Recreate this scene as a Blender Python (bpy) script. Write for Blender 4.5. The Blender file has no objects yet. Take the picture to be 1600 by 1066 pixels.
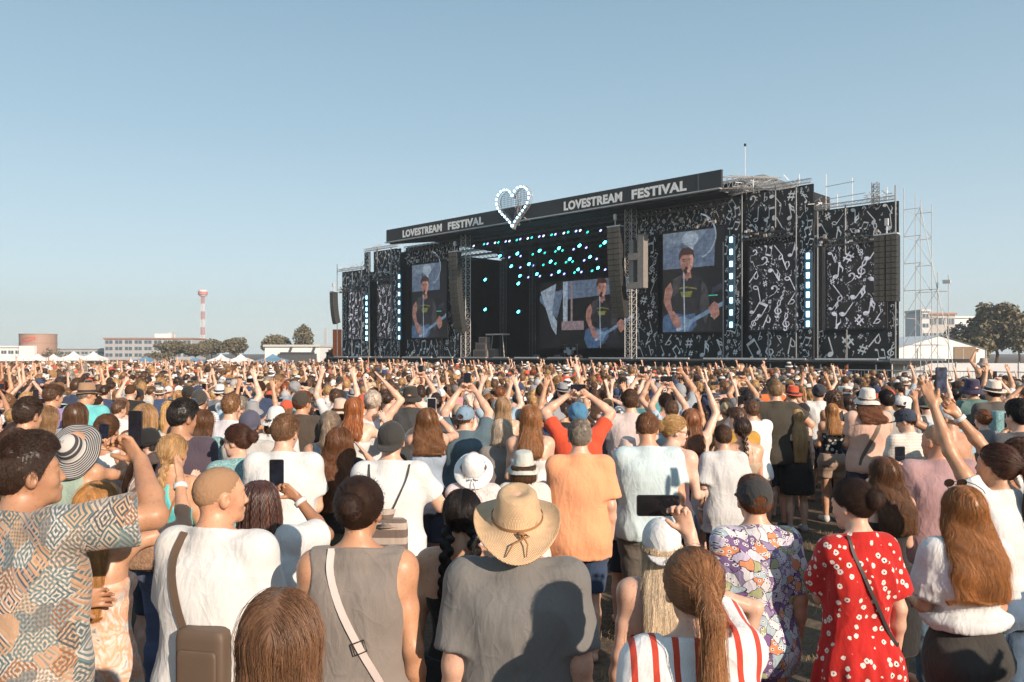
import bpy, math, random
import numpy as np
from mathutils import Vector, Matrix, Euler
R = math.radians
random.seed(7); rng = np.random.default_rng(11)
SC = bpy.context.scene
# ------------------------------------------------------------------ camera
CAM_H = 2.35
cam_d = bpy.data.cameras.new('camera'); cam = bpy.data.objects.new('camera', cam_d)
SC.collection.objects.link(cam)
cam.location = (0, 0, CAM_H); cam.rotation_euler = (R(90), 0, 0)
cam_d.lens = 28.0; cam_d.sensor_width = 36.0; cam_d.shift_y = 0.0125
cam_d.clip_start = 0.05; cam_d.clip_end = 20000
SC.camera = cam
# ------------------------------------------------------------------ light
SUN_EL, SUN_AZ = R(22), R(38)          # the sun stands behind the photographer, to the right
w = bpy.data.worlds.new('World'); SC.world = w; w.use_nodes = True
nt = w.node_tree; bg = nt.nodes['Background']
sky = nt.nodes.new('ShaderNodeTexSky'); sky.sky_type = 'NISHITA'; sky.sun_disc = False
sky.sun_elevation = SUN_EL; sky.sun_rotation = math.pi - SUN_AZ
sky.air_density = 1.0; sky.dust_density = 1.0; sky.ozone_density = 1.0
# summer haze: the Nishita sky pales towards the horizon
tcw = nt.nodes.new('ShaderNodeTexCoord'); spw = nt.nodes.new('ShaderNodeSeparateXYZ'); nt.links.new(tcw.outputs['Generated'], spw.inputs[0])
rmp = nt.nodes.new('ShaderNodeValToRGB'); nt.links.new(spw.outputs[2], rmp.inputs[0]); rmp.color_ramp.elements.new(0.5); rmp.color_ramp.elements.new(0.7)
for e_, (p_, c_) in zip(rmp.color_ramp.elements, ((0.0, (5.1, 5.8, 5.9, 1)), (0.10, (4.0, 5.0, 5.5, 1)), (0.25, (2.7, 3.85, 4.55, 1)), (0.5, (1.45, 2.5, 3.4, 1)))): e_.position = p_; e_.color = c_
mxw = nt.nodes.new('ShaderNodeMix'); mxw.data_type = 'RGBA'; mxw.inputs[0].default_value = 0.8
nt.links.new(sky.outputs[0], mxw.inputs[6]); nt.links.new(rmp.outputs[0], mxw.inputs[7]); nt.links.new(mxw.outputs[2], bg.inputs[0]); bg.inputs[1].default_value = 0.12
sd = bpy.data.lights.new('sun', 'SUN'); sun = bpy.data.objects.new('sun', sd); SC.collection.objects.link(sun)
sd.energy = 4.7; sd.angle = R(0.6); sd.color = (1.0, 0.83, 0.67)
sdir = Vector((math.sin(SUN_AZ)*math.cos(SUN_EL), -math.cos(SUN_AZ)*math.cos(SUN_EL), math.sin(SUN_EL)))  # towards the sun
sun.rotation_euler = sdir.to_track_quat('Z', 'Y').to_euler()
SC.view_settings.view_transform = 'Standard'; SC.view_settings.look = 'None'
SC.view_settings.exposure = 0.42; SC.view_settings.gamma = 1.0; SC.view_settings.use_curve_mapping = False
SC.cycles.use_denoising = True
SC.cycles.max_bounces = 6; SC.cycles.diffuse_bounces = 3; SC.cycles.glossy_bounces = 2
SC.cycles.transmission_bounces = 2; SC.cycles.volume_bounces = 0; SC.cycles.transparent_max_bounces = 6
# ------------------------------------------------------------------ bookkeeping
COL = SC.collection
def link(o, parent=None):
    COL.objects.link(o)
    if parent: o.parent = parent
    return o
def tag(o, label=None, cat=None, group=None, kind=None):
    if label: o['label'] = label
    if cat: o['category'] = cat
    if group: o['group'] = group
    if kind: o['kind'] = kind
    return o
def empty(name, loc=(0, 0, 0), rz=0.0, s=1.0):
    o = bpy.data.objects.new(name, None); COL.objects.link(o)
    o.location = loc; o.rotation_euler = (0, 0, rz); o.scale = (s, s, s); o.empty_display_size = 0.1
    return o
def X(px, d): return (px-800)/1244*d
# ------------------------------------------------------------------ meshes
def mesh_vf(name, V, Fq, mats=(), smooth=True, mi=None, attr=None):
    """V (n,3), Fq (m,3 or 4) arrays"""
    V = np.asarray(V, np.float32); Fq = np.asarray(Fq, np.int32)
    me = bpy.data.meshes.new(name); n, m = len(V), len(Fq); k = Fq.shape[1] if m else 4
    me.vertices.add(n); me.vertices.foreach_set('co', V.ravel())
    me.loops.add(m*k); me.loops.foreach_set('vertex_index', Fq.ravel())
    me.polygons.add(m); me.polygons.foreach_set('loop_start', np.arange(m, dtype=np.int32)*k)
    if smooth: me.polygons.foreach_set('use_smooth', np.ones(m, bool))
    for mt in mats: me.materials.append(mt)
    if mi is not None: me.polygons.foreach_set('material_index', np.asarray(mi, np.int32))
    if attr is not None:
        a = me.attributes.new('shade', 'FLOAT', 'POINT'); a.data.foreach_set('value', np.asarray(attr, np.float32))
    me.update(calc_edges=True); me.validate(verbose=False)
    return me
class MB:
    """collects boxes, bars, tubes and polygons into ONE mesh"""
    def __init__(s): s.v = []; s.f = []; s.m = []; s.mats = []
    def mi(s, mat):
        if mat is None: return 0
        if mat not in s.mats: s.mats.append(mat)
        return s.mats.index(mat)
    def add(s, vs, fs, mat=None):
        b = len(s.v); s.v += [tuple(p) for p in vs]; k = s.mi(mat)
        for f in fs: s.f.append(tuple(b+i for i in f)); s.m.append(k)
    def box(s, c, size, mat=None, M=None):
        x, y, z = (size[0]/2, size[1]/2, size[2]/2)
        vs = [Vector((sx*x, sy*y, sz*z)) for sx in (-1, 1) for sy in (-1, 1) for sz in (-1, 1)]
        if M is not None: vs = [M @ p for p in vs]
        c = Vector(c); vs = [p+c for p in vs]
        s.add(vs, [(0, 1, 3, 2), (4, 6, 7, 5), (0, 4, 5, 1), (2, 3, 7, 6), (0, 2, 6, 4), (1, 5, 7, 3)], mat)
    def bar(s, a, b, r, n=6, mat=None, r2=None, caps=True):
        a = Vector(a); b = Vector(b); d = b-a
        if d.length < 1e-6: return
        q = d.to_track_quat('Z', 'Y'); r2 = r if r2 is None else r2
        vs = []
        for k, (p, rr) in enumerate(((a, r), (b, r2))):
            for i in range(n):
                t = 2*math.pi*(i+.5)/n
                vs.append(p + q @ Vector((rr*math.cos(t), rr*math.sin(t), 0)))
        fs = [(i, (i+1) % n, n+(i+1) % n, n+i) for i in range(n)]
        if caps: fs += [tuple(range(n-1, -1, -1)), tuple(range(n, 2*n))]
        s.add(vs, fs, mat)
    def tube(s, pts, r, n=8, mat=None, flat=None):
        pts = [Vector(p) for p in pts]; m = len(pts); rs = r if hasattr(r, '__len__') else [r]*m
        vs = []; up0 = Vector((0, 0, 1)) if flat is None else Vector(flat[0]); fl = 1.0 if flat is None else flat[1]
        for i, p in enumerate(pts):
            t = (pts[min(i+1, m-1)]-pts[max(i-1, 0)]).normalized()
            a = up0.cross(t)
            if a.length < 1e-3: a = Vector((1, 0, 0)).cross(t)
            a.normalize(); b = t.cross(a)
            for j in range(n):
                an = 2*math.pi*j/n
                vs.append(p + a*rs[i]*math.cos(an) + b*rs[i]*fl*math.sin(an))
        fs = [(i*n+j, i*n+(j+1) % n, (i+1)*n+(j+1) % n, (i+1)*n+j) for i in range(m-1) for j in range(n)]
        fs += [tuple(range(n-1, -1, -1)), tuple(range((m-1)*n, m*n))]
        s.add(vs, fs, mat)
    def poly(s, pts, mat=None): s.add(pts, [tuple(range(len(pts)))], mat)
    def build(s, name, mat=None, parent=None, smooth=False, loc=None):
        me = bpy.data.meshes.new(name); me.from_pydata(s.v, [], s.f)
        for m_ in (s.mats or [mat]):
            if m_ is not None: me.materials.append(m_)
        if s.mats: me.polygons.foreach_set('material_index', s.m)
        if smooth: me.polygons.foreach_set('use_smooth', [True]*len(s.f))
        me.update(); o = bpy.data.objects.new(name, me); link(o, parent)
        if loc: o.location = loc
        return o
def lathe(prof, n=24, ell=(1, 1), deform=None):
    vs = []; m = len(prof)
    for (r, z) in prof:
        for j in range(n):
            a = 2*math.pi*j/n; p = (r*math.cos(a)*ell[0], r*math.sin(a)*ell[1], z)
            vs.append(deform(p, a, r) if deform else p)
    fs = [(i*n+j, i*n+(j+1) % n, (i+1)*n+(j+1) % n, (i+1)*n+j) for i in range(m-1) for j in range(n)]
    return vs, fs
# ------------------------------------------------------------------ materials
MC = {}
def newmat(name):
    m = bpy.data.materials.new(name); m.use_nodes = True
    return m, m.node_tree, m.node_tree.nodes['Principled BSDF']
def N(nt, typ, **kw):
    n = nt.nodes.new(typ)
    for k, v in kw.items():
        if k.startswith('i_'):
            key = k[2:]; key = int(key) if key.isdigit() else key.replace('_', ' ')
            n.inputs[key].default_value = v
        else: setattr(n, k, v)
    return n
def ramp(nt, fac, stops, interp='LINEAR'):
    r = nt.nodes.new('ShaderNodeValToRGB'); r.color_ramp.interpolation = interp
    while len(r.color_ramp.elements) < len(stops): r.color_ramp.elements.new(0.5)
    for e, (p, c) in zip(r.color_ramp.elements, stops): e.position = p; e.color = (*c, 1) if len(c) == 3 else c
    nt.links.new(fac, r.inputs[0]); return r.outputs[0]
def mixc(nt, fac, a, b, mode='MIX'):
    m = nt.nodes.new('ShaderNodeMix'); m.data_type = 'RGBA'; m.blend_type = mode
    for s_, v in ((m.inputs[0], fac), (m.inputs[6], a), (m.inputs[7], b)):
        if isinstance(v, (int, float)): s_.default_value = v
        elif isinstance(v, tuple): s_.default_value = (*v, 1) if len(v) == 3 else v
        else: nt.links.new(v, s_)
    return m.outputs[2]
def bump(nt, b, h, strength=0.3, dist=0.01):
    n = N(nt, 'ShaderNodeBump'); n.inputs['Strength'].default_value = strength; n.inputs['Distance'].default_value = dist
    nt.links.new(h, n.inputs['Height']); nt.links.new(n.outputs[0], b.inputs['Normal'])
def simple(name, col, rough=0.6, metal=0.0, var=0.12, scale=4.0, bmp=0.0, emit=None, es=1.0):
    if name in MC: return MC[name]
    m, nt, b = newmat(name); MC[name] = m
    tc = N(nt, 'ShaderNodeTexCoord'); nz = N(nt, 'ShaderNodeTexNoise', i_Scale=scale, i_Detail=6.0)
    nt.links.new(tc.outputs['Object'], nz.inputs['Vector'])
    lo = tuple(c*(1-var) for c in col); hi = tuple(min(1, c*(1+var)) for c in col)
    nt.links.new(ramp(nt, nz.outputs[0], [(0.3, lo), (0.7, hi)]), b.inputs['Base Color'])
    b.inputs['Roughness'].default_value = rough; b.inputs['Metallic'].default_value = metal
    if bmp: bump(nt, b, nz.outputs[0], bmp, 0.01)
    if emit: b.inputs['Emission Color'].default_value = (*emit, 1); b.inputs['Emission Strength'].default_value = es
    return m
def attr_col(nt, name=None):
    """the object's own colour, or the colour carried by each member of the far crowd"""
    if name is None:
        return N(nt, 'ShaderNodeObjectInfo').outputs['Color']
    a = N(nt, 'ShaderNodeAttribute'); a.attribute_type = 'INSTANCER'; a.attribute_name = name
    return a.outputs['Color']
def skin_mat(name, att=None):
    m, nt, b = newmat(name); c = attr_col(nt, att)
    tc = N(nt, 'ShaderNodeTexCoord'); nz = N(nt, 'ShaderNodeTexNoise', i_Scale=9.0, i_Detail=5.0)
    nt.links.new(tc.outputs['Object'], nz.inputs['Vector'])
    t = ramp(nt, nz.outputs[0], [(0.28, (0.80, 0.70, 0.67)), (0.5, (1.0, 0.94, 0.90)), (0.72, (1.14, 1.08, 1.04))])
    fr = N(nt, 'ShaderNodeTexNoise', i_Scale=75.0, i_Detail=2.0); nt.links.new(tc.outputs['Object'], fr.inputs['Vector']); t = mixc(nt, 1.0, t, ramp(nt, fr.outputs[0], [(0.30, (0.88, 0.80, 0.76)), (0.42, (1.0, 1.0, 1.0))]), 'MULTIPLY')
    nt.links.new(mixc(nt, 1.0, c, t, 'MULTIPLY'), b.inputs['Base Color'])
    b.inputs['Roughness'].default_value = 0.43; b.inputs['Specular IOR Level'].default_value = 0.45
    if att is None:
        b.inputs['Subsurface Weight'].default_value = 0.12; b.inputs['Subsurface Radius'].default_value = (0.012, 0.005, 0.003)
        b.inputs['Subsurface Scale'].default_value = 1.0
        n2 = N(nt, 'ShaderNodeTexNoise', i_Scale=160.0, i_Detail=3.0); nt.links.new(tc.outputs['Object'], n2.inputs['Vector'])
        bump(nt, b, n2.outputs[0], 0.12, 0.002)
    return m
def cloth_mat(name, att=None, pattern=None, rough=0.9, folds=0.22, sheen=0.15):
    m, nt, b = newmat(name)
    tc = N(nt, 'ShaderNodeTexCoord'); ob = tc.outputs['Object']
    c = attr_col(nt, att) if pattern is None else pattern(nt, ob)
    wv = N(nt, 'ShaderNodeTexNoise', i_Scale=420.0, i_Detail=2.0); nt.links.new(ob, wv.inputs['Vector'])
    big = N(nt, 'ShaderNodeTexNoise', i_Scale=5.0, i_Detail=4.0); nt.links.new(ob, big.inputs['Vector'])
    t = ramp(nt, wv.outputs[0], [(0.25, (0.86,)*3), (0.75, (1.05,)*3)])
    t2 = ramp(nt, big.outputs[0], [(0.3, (0.93,)*3), (0.7, (1.03,)*3)])
    nt.links.new(mixc(nt, 1.0, mixc(nt, 1.0, c, t, 'MULTIPLY'), t2, 'MULTIPLY'), b.inputs['Base Color'])
    b.inputs['Roughness'].default_value = rough; b.inputs['Sheen Weight'].default_value = sheen
    b.inputs['Specular IOR Level'].default_value = 0.2
    # small drape folds, stretched down the garment
    mp = N(nt, 'ShaderNodeMapping'); mp.inputs['Scale'].default_value = (16, 16, 5); nt.links.new(ob, mp.inputs[0])
    fz = N(nt, 'ShaderNodeTexNoise', i_Scale=1.0, i_Detail=3.5, i_Distortion=1.3); nt.links.new(mp.outputs[0], fz.inputs['Vector'])
    # sharper diagonal creases on top of the soft drape
    m2 = N(nt, 'ShaderNodeMapping'); m2.inputs['Scale'].default_value = (9, 9, 6); m2.inputs['Rotation'].default_value = (0, 0.6, 0); nt.links.new(ob, m2.inputs[0])
    cz = N(nt, 'ShaderNodeTexNoise', i_Scale=1.0, i_Detail=2.5, i_Distortion=0.8); nt.links.new(m2.outputs[0], cz.inputs['Vector'])
    def mm(op, a, b_):
        q = N(nt, 'ShaderNodeMath', operation=op)
        for i, v in enumerate((a, b_)):
            if isinstance(v, (int, float)): q.inputs[i].default_value = v
            else: nt.links.new(v, q.inputs[i])
        return q.outputs[0]
    rid = mm('POWER', mm('SUBTRACT', 1.0, mm('MULTIPLY', mm('ABSOLUTE', mm('SUBTRACT', cz.outputs[0], 0.5), 0), 5.0)), 3.0)
    bump(nt, b, mm('ADD', fz.outputs[0], mm('MULTIPLY', mm('MAXIMUM', rid, 0.0), 0.30)), folds, 0.035)
    return m
def hair_mat(name, att=None):
    m, nt, b = newmat(name); c = attr_col(nt, att)
    tc = N(nt, 'ShaderNodeTexCoord'); mp = N(nt, 'ShaderNodeMapping'); mp.inputs['Scale'].default_value = (60, 60, 5)
    nt.links.new(tc.outputs['Object'], mp.inputs[0])
    nz = N(nt, 'ShaderNodeTexNoise', i_Scale=1.0, i_Detail=5.0, i_Distortion=0.4); nt.links.new(mp.outputs[0], nz.inputs['Vector'])
    t = ramp(nt, nz.outputs[0], [(0.3, (0.75,)*3), (0.7, (1.2,)*3)])
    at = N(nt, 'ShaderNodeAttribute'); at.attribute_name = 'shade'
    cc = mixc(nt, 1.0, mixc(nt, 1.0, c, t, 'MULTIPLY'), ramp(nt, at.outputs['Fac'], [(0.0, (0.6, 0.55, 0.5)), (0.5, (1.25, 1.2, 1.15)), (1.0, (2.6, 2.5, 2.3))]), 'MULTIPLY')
    nt.links.new(cc, b.inputs['Base Color'])
    b.inputs['Roughness'].default_value = 0.43; b.inputs['Specular IOR Level'].default_value = 0.5
    return m
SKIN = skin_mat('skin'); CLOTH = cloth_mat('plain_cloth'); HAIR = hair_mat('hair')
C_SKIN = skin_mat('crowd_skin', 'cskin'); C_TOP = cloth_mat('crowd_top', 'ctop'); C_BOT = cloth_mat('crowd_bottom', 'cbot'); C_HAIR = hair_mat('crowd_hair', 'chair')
BUZZ = cloth_mat('cropped_hair', folds=0.0, sheen=0.0)
C_HAT = cloth_mat('crowd_hat', 'chat')
# ------------------------------------------------------------------ signed distance modelling
def vec(*a): return np.array(a, np.float32)
def smin(a, b, k):
    if k <= 0: return np.minimum(a, b)
    h = np.clip(0.5+0.5*(b-a)/k, 0, 1)
    return b*(1-h)+a*h-k*h*(1-h)
class Field:
    def __init__(s, lo, hi, h, fine=()):
        s.ax = []
        for k in range(3):
            xs = [lo[k]]
            while xs[-1] < hi[k]:
                st = h
                for (q, a, b, hh) in fine:
                    if q == k and a-0.01 <= xs[-1] <= b: st = min(st, hh)
                xs.append(xs[-1]+st)
            s.ax.append(np.array(xs, np.float32))
        s.F = np.full([len(a) for a in s.ax], 0.5, np.float32)
    def copy(s):
        o = Field.__new__(Field); o.ax = s.ax; o.F = s.F.copy(); return o
    def box(s, lo, hi, pad):
        sl = []; gr = []
        for k in range(3):
            a = max(0, int(np.searchsorted(s.ax[k], lo[k]-pad))-1); b = min(len(s.ax[k]), int(np.searchsorted(s.ax[k], hi[k]+pad))+1)
            if b <= a: return None, None
            sl.append(slice(a, b)); sh = [1, 1, 1]; sh[k] = b-a; gr.append(s.ax[k][a:b].reshape(sh))
        return tuple(sl), gr
    def put(s, fn, lo, hi, k=0.0, sub=False):
        sl, g = s.box(lo, hi, k+0.03)
        if sl is None: return
        d = fn(*g)
        if sub: s.F[sl] = np.maximum(s.F[sl], -d) if k <= 0 else -smin(-s.F[sl], d, k)
        else: s.F[sl] = smin(s.F[sl], d, k)
    def cone(s, a, b, ra, rb, k=0.02, sub=False, sq=None):
        a = np.array(a, np.float64); b = np.array(b, np.float64); ba = b-a; L2 = float(ba@ba)+1e-9; rm = max(ra, rb)
        lo = np.minimum(a, b)-rm; hi = np.maximum(a, b)+rm
        def fn(x, y, z):
            x = x-a[0]; y = y-a[1]; z = z-a[2]
            t = np.clip((x*ba[0]+y*ba[1]+z*ba[2])/L2, 0, 1)
            x = x-t*ba[0]; y = y-t*ba[1]; z = z-t*ba[2]
            if sq is not None:            # squash along a unit vector
                q, f = sq; pr = x*q[0]+y*q[1]+z*q[2]; m = (1/f-1)*pr
                x = x+m*q[0]; y = y+m*q[1]; z = z+m*q[2]
                return (np.sqrt(x*x+y*y+z*z)-(ra+(rb-ra)*t))*(0.5+0.5*f)
            return np.sqrt(x*x+y*y+z*z)-(ra+(rb-ra)*t)
        s.put(fn, lo, hi, k, sub)
    def ell(s, c, r, k=0.02, sub=False, M=None):
        c = np.array(c, np.float64); rm = max(r); ext = np.array([rm]*3) if M is not None else np.array(r)
        def fn(x, y, z):
            x = x-c[0]; y = y-c[1]; z = z-c[2]
            if M is not None:
                x, y, z = (M[0][0]*x+M[1][0]*y+M[2][0]*z, M[0][1]*x+M[1][1]*y+M[2][1]*z, M[0][2]*x+M[1][2]*y+M[2][2]*z)
            q = np.sqrt((x/r[0])**2+(y/r[1])**2+(z/r[2])**2)
            q2 = np.sqrt((x/r[0]**2)**2+(y/r[1]**2)**2+(z/r[2]**2)**2)
            return q*(q-1)/(q2+1e-6)
        s.put(fn, c-ext, c+ext, k, sub)
    def loft(s, keys, k=0.03, p=2.3, fold=None):
        """keys: (z, cx, cy, half width, half depth)"""
        K = np.array(sorted(keys), np.float64); zs = K[:, 0]
        lo = ((K[:, 1]-K[:, 3]).min(), (K[:, 2]-K[:, 4]).min(), zs[0]); hi = ((K[:, 1]+K[:, 3]).max(), (K[:, 2]+K[:, 4]).max(), zs[-1])
        def sm(z, col):
            # smooth interpolation through the keys
            zf = z.ravel(); v = K[:, col]; i = np.clip(np.searchsorted(zs, zf)-1, 0, len(zs)-2)
            t = np.clip((zf-zs[i])/(zs[i+1]-zs[i]), 0, 1)
            dv = np.gradient(v, zs) if len(zs) > 2 else np.full(2, (v[1]-v[0])/(zs[1]-zs[0]))
            h = zs[i+1]-zs[i]; t2 = t*t; t3 = t2*t
            r = (2*t3-3*t2+1)*v[i]+(t3-2*t2+t)*h*dv[i]+(-2*t3+3*t2)*v[i+1]+(t3-t2)*h*dv[i+1]
            return r.reshape(z.shape)
        def fn(x, y, z):
            cx, cy, w_, d_ = sm(z, 1), sm(z, 2), sm(z, 3), sm(z, 4)
            w_ = np.maximum(w_, 0.004); d_ = np.maximum(d_, 0.004)
            q = (np.abs((x-cx)/w_)**p+np.abs((y-cy)/d_)**p)**(1/p)
            d = (q-1)*np.minimum(w_, d_)
            if fold is not None: d = d+fold(x, y, z)
            return np.maximum(d, np.maximum(z-zs[-1], zs[0]-z))
        s.put(fn, lo, hi, k)
    def clip(s, fn):
        """keep only where fn < 0"""
        g = [a.reshape([-1 if i == k else 1 for i in range(3)]) for k, a in enumerate(s.ax)]
        s.F = np.maximum(s.F, fn(*g)); return s
    def crop(s, lo, hi):
        o = Field.__new__(Field); sl = []; o.ax = []
        for k in range(3):
            a = max(0, int(np.searchsorted(s.ax[k], lo[k]))-1); b = min(len(s.ax[k]), int(np.searchsorted(s.ax[k], hi[k]))+2)
            sl.append(slice(a, b)); o.ax.append(s.ax[k][a:b])
        o.F = s.F[tuple(sl)].copy(); return o
    def mesh(s):
        F = s.F.copy(); F[[0, -1]] = 0.5; F[:, [0, -1]] = 0.5; F[:, :, [0, -1]] = 0.5
        S = F < 0
        c = [S[i:S.shape[0]-1+i, j:S.shape[1]-1+j, k:S.shape[2]-1+k] for i in (0, 1) for j in (0, 1) for k in (0, 1)]
        al = c[0].copy(); an = c[0].copy()
        for q in c[1:]: al &= q; an |= q
        act = an & ~al; ijk = np.argwhere(act)
        if len(ijk) == 0: return np.zeros((0, 3), np.float32), np.zeros((0, 4), np.int32)
        i, j, k = ijk.T; P = np.zeros((len(ijk), 3)); cnt = np.zeros(len(ijk))
        cor = [(a, b, cc) for a in (0, 1) for b in (0, 1) for cc in (0, 1)]
        val = {q: F[i+q[0], j+q[1], k+q[2]] for q in cor}
        for q in cor:
            for ax_ in range(3):
                if q[ax_] == 0:
                    q2 = list(q); q2[ax_] = 1; q2 = tuple(q2); a = val[q]; b = val[q2]
                    m = (a < 0) != (b < 0); t = np.where(m, a/np.where(m, a-b, 1), 0)
                    pt = np.tile(np.array(q, float), (len(ijk), 1)); pt[:, ax_] += t
                    P += pt*m[:, None]; cnt += m
        P = P/cnt[:, None]+ijk
        V = np.stack([np.interp(P[:, a], np.arange(len(s.ax[a])), s.ax[a]) for a in range(3)], 1)
        idx = np.full(act.shape, -1, np.int32); idx[i, j, k] = np.arange(len(ijk))
        Q = []
        for ax_ in range(3):
            a = np.take(S, range(0, S.shape[ax_]-1), ax_); b = np.take(S, range(1, S.shape[ax_]), ax_)
            e = np.argwhere(a != b); o1, o2 = (ax_+1) % 3, (ax_+2) % 3
            e = e[(e[:, o1] > 0) & (e[:, o2] > 0) & (e[:, o1] < S.shape[o1]-1) & (e[:, o2] < S.shape[o2]-1)]
            ins = S[e[:, 0], e[:, 1], e[:, 2]]
            def at(d1, d2):
                q = e.copy(); q[:, o1] += d1; q[:, o2] += d2; return idx[q[:, 0], q[:, 1], q[:, 2]]
            qd = np.stack([at(-1, -1), at(0, -1), at(0, 0), at(-1, 0)], 1)
            qd[~ins] = qd[~ins][:, ::-1]
            Q.append(qd)
        return V.astype(np.float32), np.concatenate(Q).astype(np.int32)
    def sample(s, P):
        ii = []; tt = []
        for k in range(3):
            a = s.ax[k]; i = np.clip(np.searchsorted(a, P[:, k])-1, 0, len(a)-2)
            ii.append(i); tt.append(np.clip((P[:, k]-a[i])/(a[i+1]-a[i]), 0, 1))
        r = 0
        for q in ((a, b, c) for a in (0, 1) for b in (0, 1) for c in (0, 1)):
            wt = 1
            for k in range(3): wt = wt*(tt[k] if q[k] else 1-tt[k])
            r = r+wt*s.F[ii[0]+q[0], ii[1]+q[1], ii[2]+q[2]]
        return r
    def grad(s, P, h=0.006):
        g = np.zeros_like(P)
        for k in range(3):
            d = np.zeros(3); d[k] = h; g[:, k] = s.sample(P+d)-s.sample(P-d)
        return g/(np.linalg.norm(g, axis=1, keepdims=True)+1e-9)
def acc(idx, vals, n):
    return np.stack([np.bincount(idx, vals[:, c], n) for c in range(vals.shape[1])], 1)
def vnormals(V, Q):
    n = np.cross(V[Q[:, 2]]-V[Q[:, 0]], V[Q[:, 3]]-V[Q[:, 1]]); out = 0
    for k in range(4): out = out+acc(Q[:, k], n, len(V))
    return out/(np.linalg.norm(out, axis=1, keepdims=True)+1e-9)
_T = np.random.default_rng(3).random((32, 32, 32)).astype(np.float32)
def vnoise(P):
    i = np.floor(P).astype(int); f = P-i; f = f*f*(3-2*f); i &= 31; j = (i+1) & 31
    r = 0
    for a in (0, 1):
        for b in (0, 1):
            for c in (0, 1):
                wt = (f[:, 0] if a else 1-f[:, 0])*(f[:, 1] if b else 1-f[:, 1])*(f[:, 2] if c else 1-f[:, 2])
                r = r+wt*_T[(j if a else i)[:, 0], (j if b else i)[:, 1], (j if c else i)[:, 2]]
    return r*2-1
def smooth_mesh(V, Q, it=1, lam=0.5):
    A = np.concatenate([Q.ravel(), np.roll(Q, -1, 1).ravel()]); B = np.concatenate([np.roll(Q, -1, 1).ravel(), Q.ravel()])
    c_ = np.bincount(A, minlength=len(V))[:, None]
    for _ in range(it): V = V+lam*(acc(A, V[B], len(V))/c_-V)
    return V
# ------------------------------------------------------------------ people
def nrm(v): v = np.array(v, float); return v/(np.linalg.norm(v)+1e-9)
def rotz(a): c, s_ = math.cos(a), math.sin(a); return np.array([[c, -s_, 0], [s_, c, 0], [0, 0, 1]])
def rotx(a): c, s_ = math.cos(a), math.sin(a); return np.array([[1, 0, 0], [0, c, -s_], [0, s_, c]])
HC = np.array([0, 0.022, 1.642])
# wrist target (for the right arm, +x), elbow pole, hand pose, palm direction
ARMS = {
 'down':  ((0.225, 0.02, 0.905), (0.25, -1, 0.1), 'relax', (-1, 0, 0)),
 'bent':  ((0.13, 0.28, 1.12), (0.35, -0.7, -1), 'relax', (-1, 0, 0)),
 'front': ((0.08, 0.30, 1.22), (0.8, -0.3, -1), 'grip', (-0.3, -1, 0)),
 'hip':   ((0.22, -0.02, 1.0), (1, -0.5, 0), 'relax', (-1, 0, 0)),
 'phone': ((0.07, 0.34, 1.60), (0.9, 0.1, -1), 'grip', (-0.35, -1, 0)),
 'phoneup': ((0.09, 0.22, 1.90), (1, 0.3, -0.4), 'grip', (-0.4, -1, 0)),
 'up':    ((0.24, 0.12, 1.93), (1, 0.4, -0.2), 'open', (-0.2, 1, 0.1)),
 'upfist': ((0.20, 0.06, 1.92), (1, 0.4, 0), 'fist', (-1, 0, 0)),
 'wave':  ((0.34, 0.16, 1.82), (1, -0.2, -0.7), 'open', (-0.2, 1, 0)),
 'clap':  ((0.10, 0.28, 1.38), (1, -0.2, -0.8), 'flat', (-1, 0, 0)),
 'clapup': ((0.10, 0.16, 1.84), (1, 0.5, -0.2), 'flat', (-1, 0, 0)),
 'half':  ((0.26, 0.26, 1.50), (0.8, -0.3, -1), 'open', (-0.5, 1, 0)),
}
def arm_points(spec, side, shx, B):
    if isinstance(spec, str): spec = ARMS[spec]
    W, pole, pose, palm = spec
    m = np.array([side, 1, 1.0])
    S = np.array([shx*side, -0.005, 1.432]); W = np.array(W)*m; pole = np.array(pole)*m; palm = np.array(palm)*m
    a, b = 0.29, 0.255
    raised = W[2] > 1.5
    if raised: S = S+np.array([-0.012*side, 0, 0.03])
    v = W-S; L = np.linalg.norm(v); Lm = (a+b)*0.995
    if L > Lm: v = v*Lm/L; L = Lm
    W = S+v; d = v/L; x = (a*a-b*b+L*L)/(2*L); h = math.sqrt(max(a*a-x*x, 0)); p = pole-d*(pole@d); p = nrm(p)
    return S, S+d*x+p*h, W, pose, nrm(palm)
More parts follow.
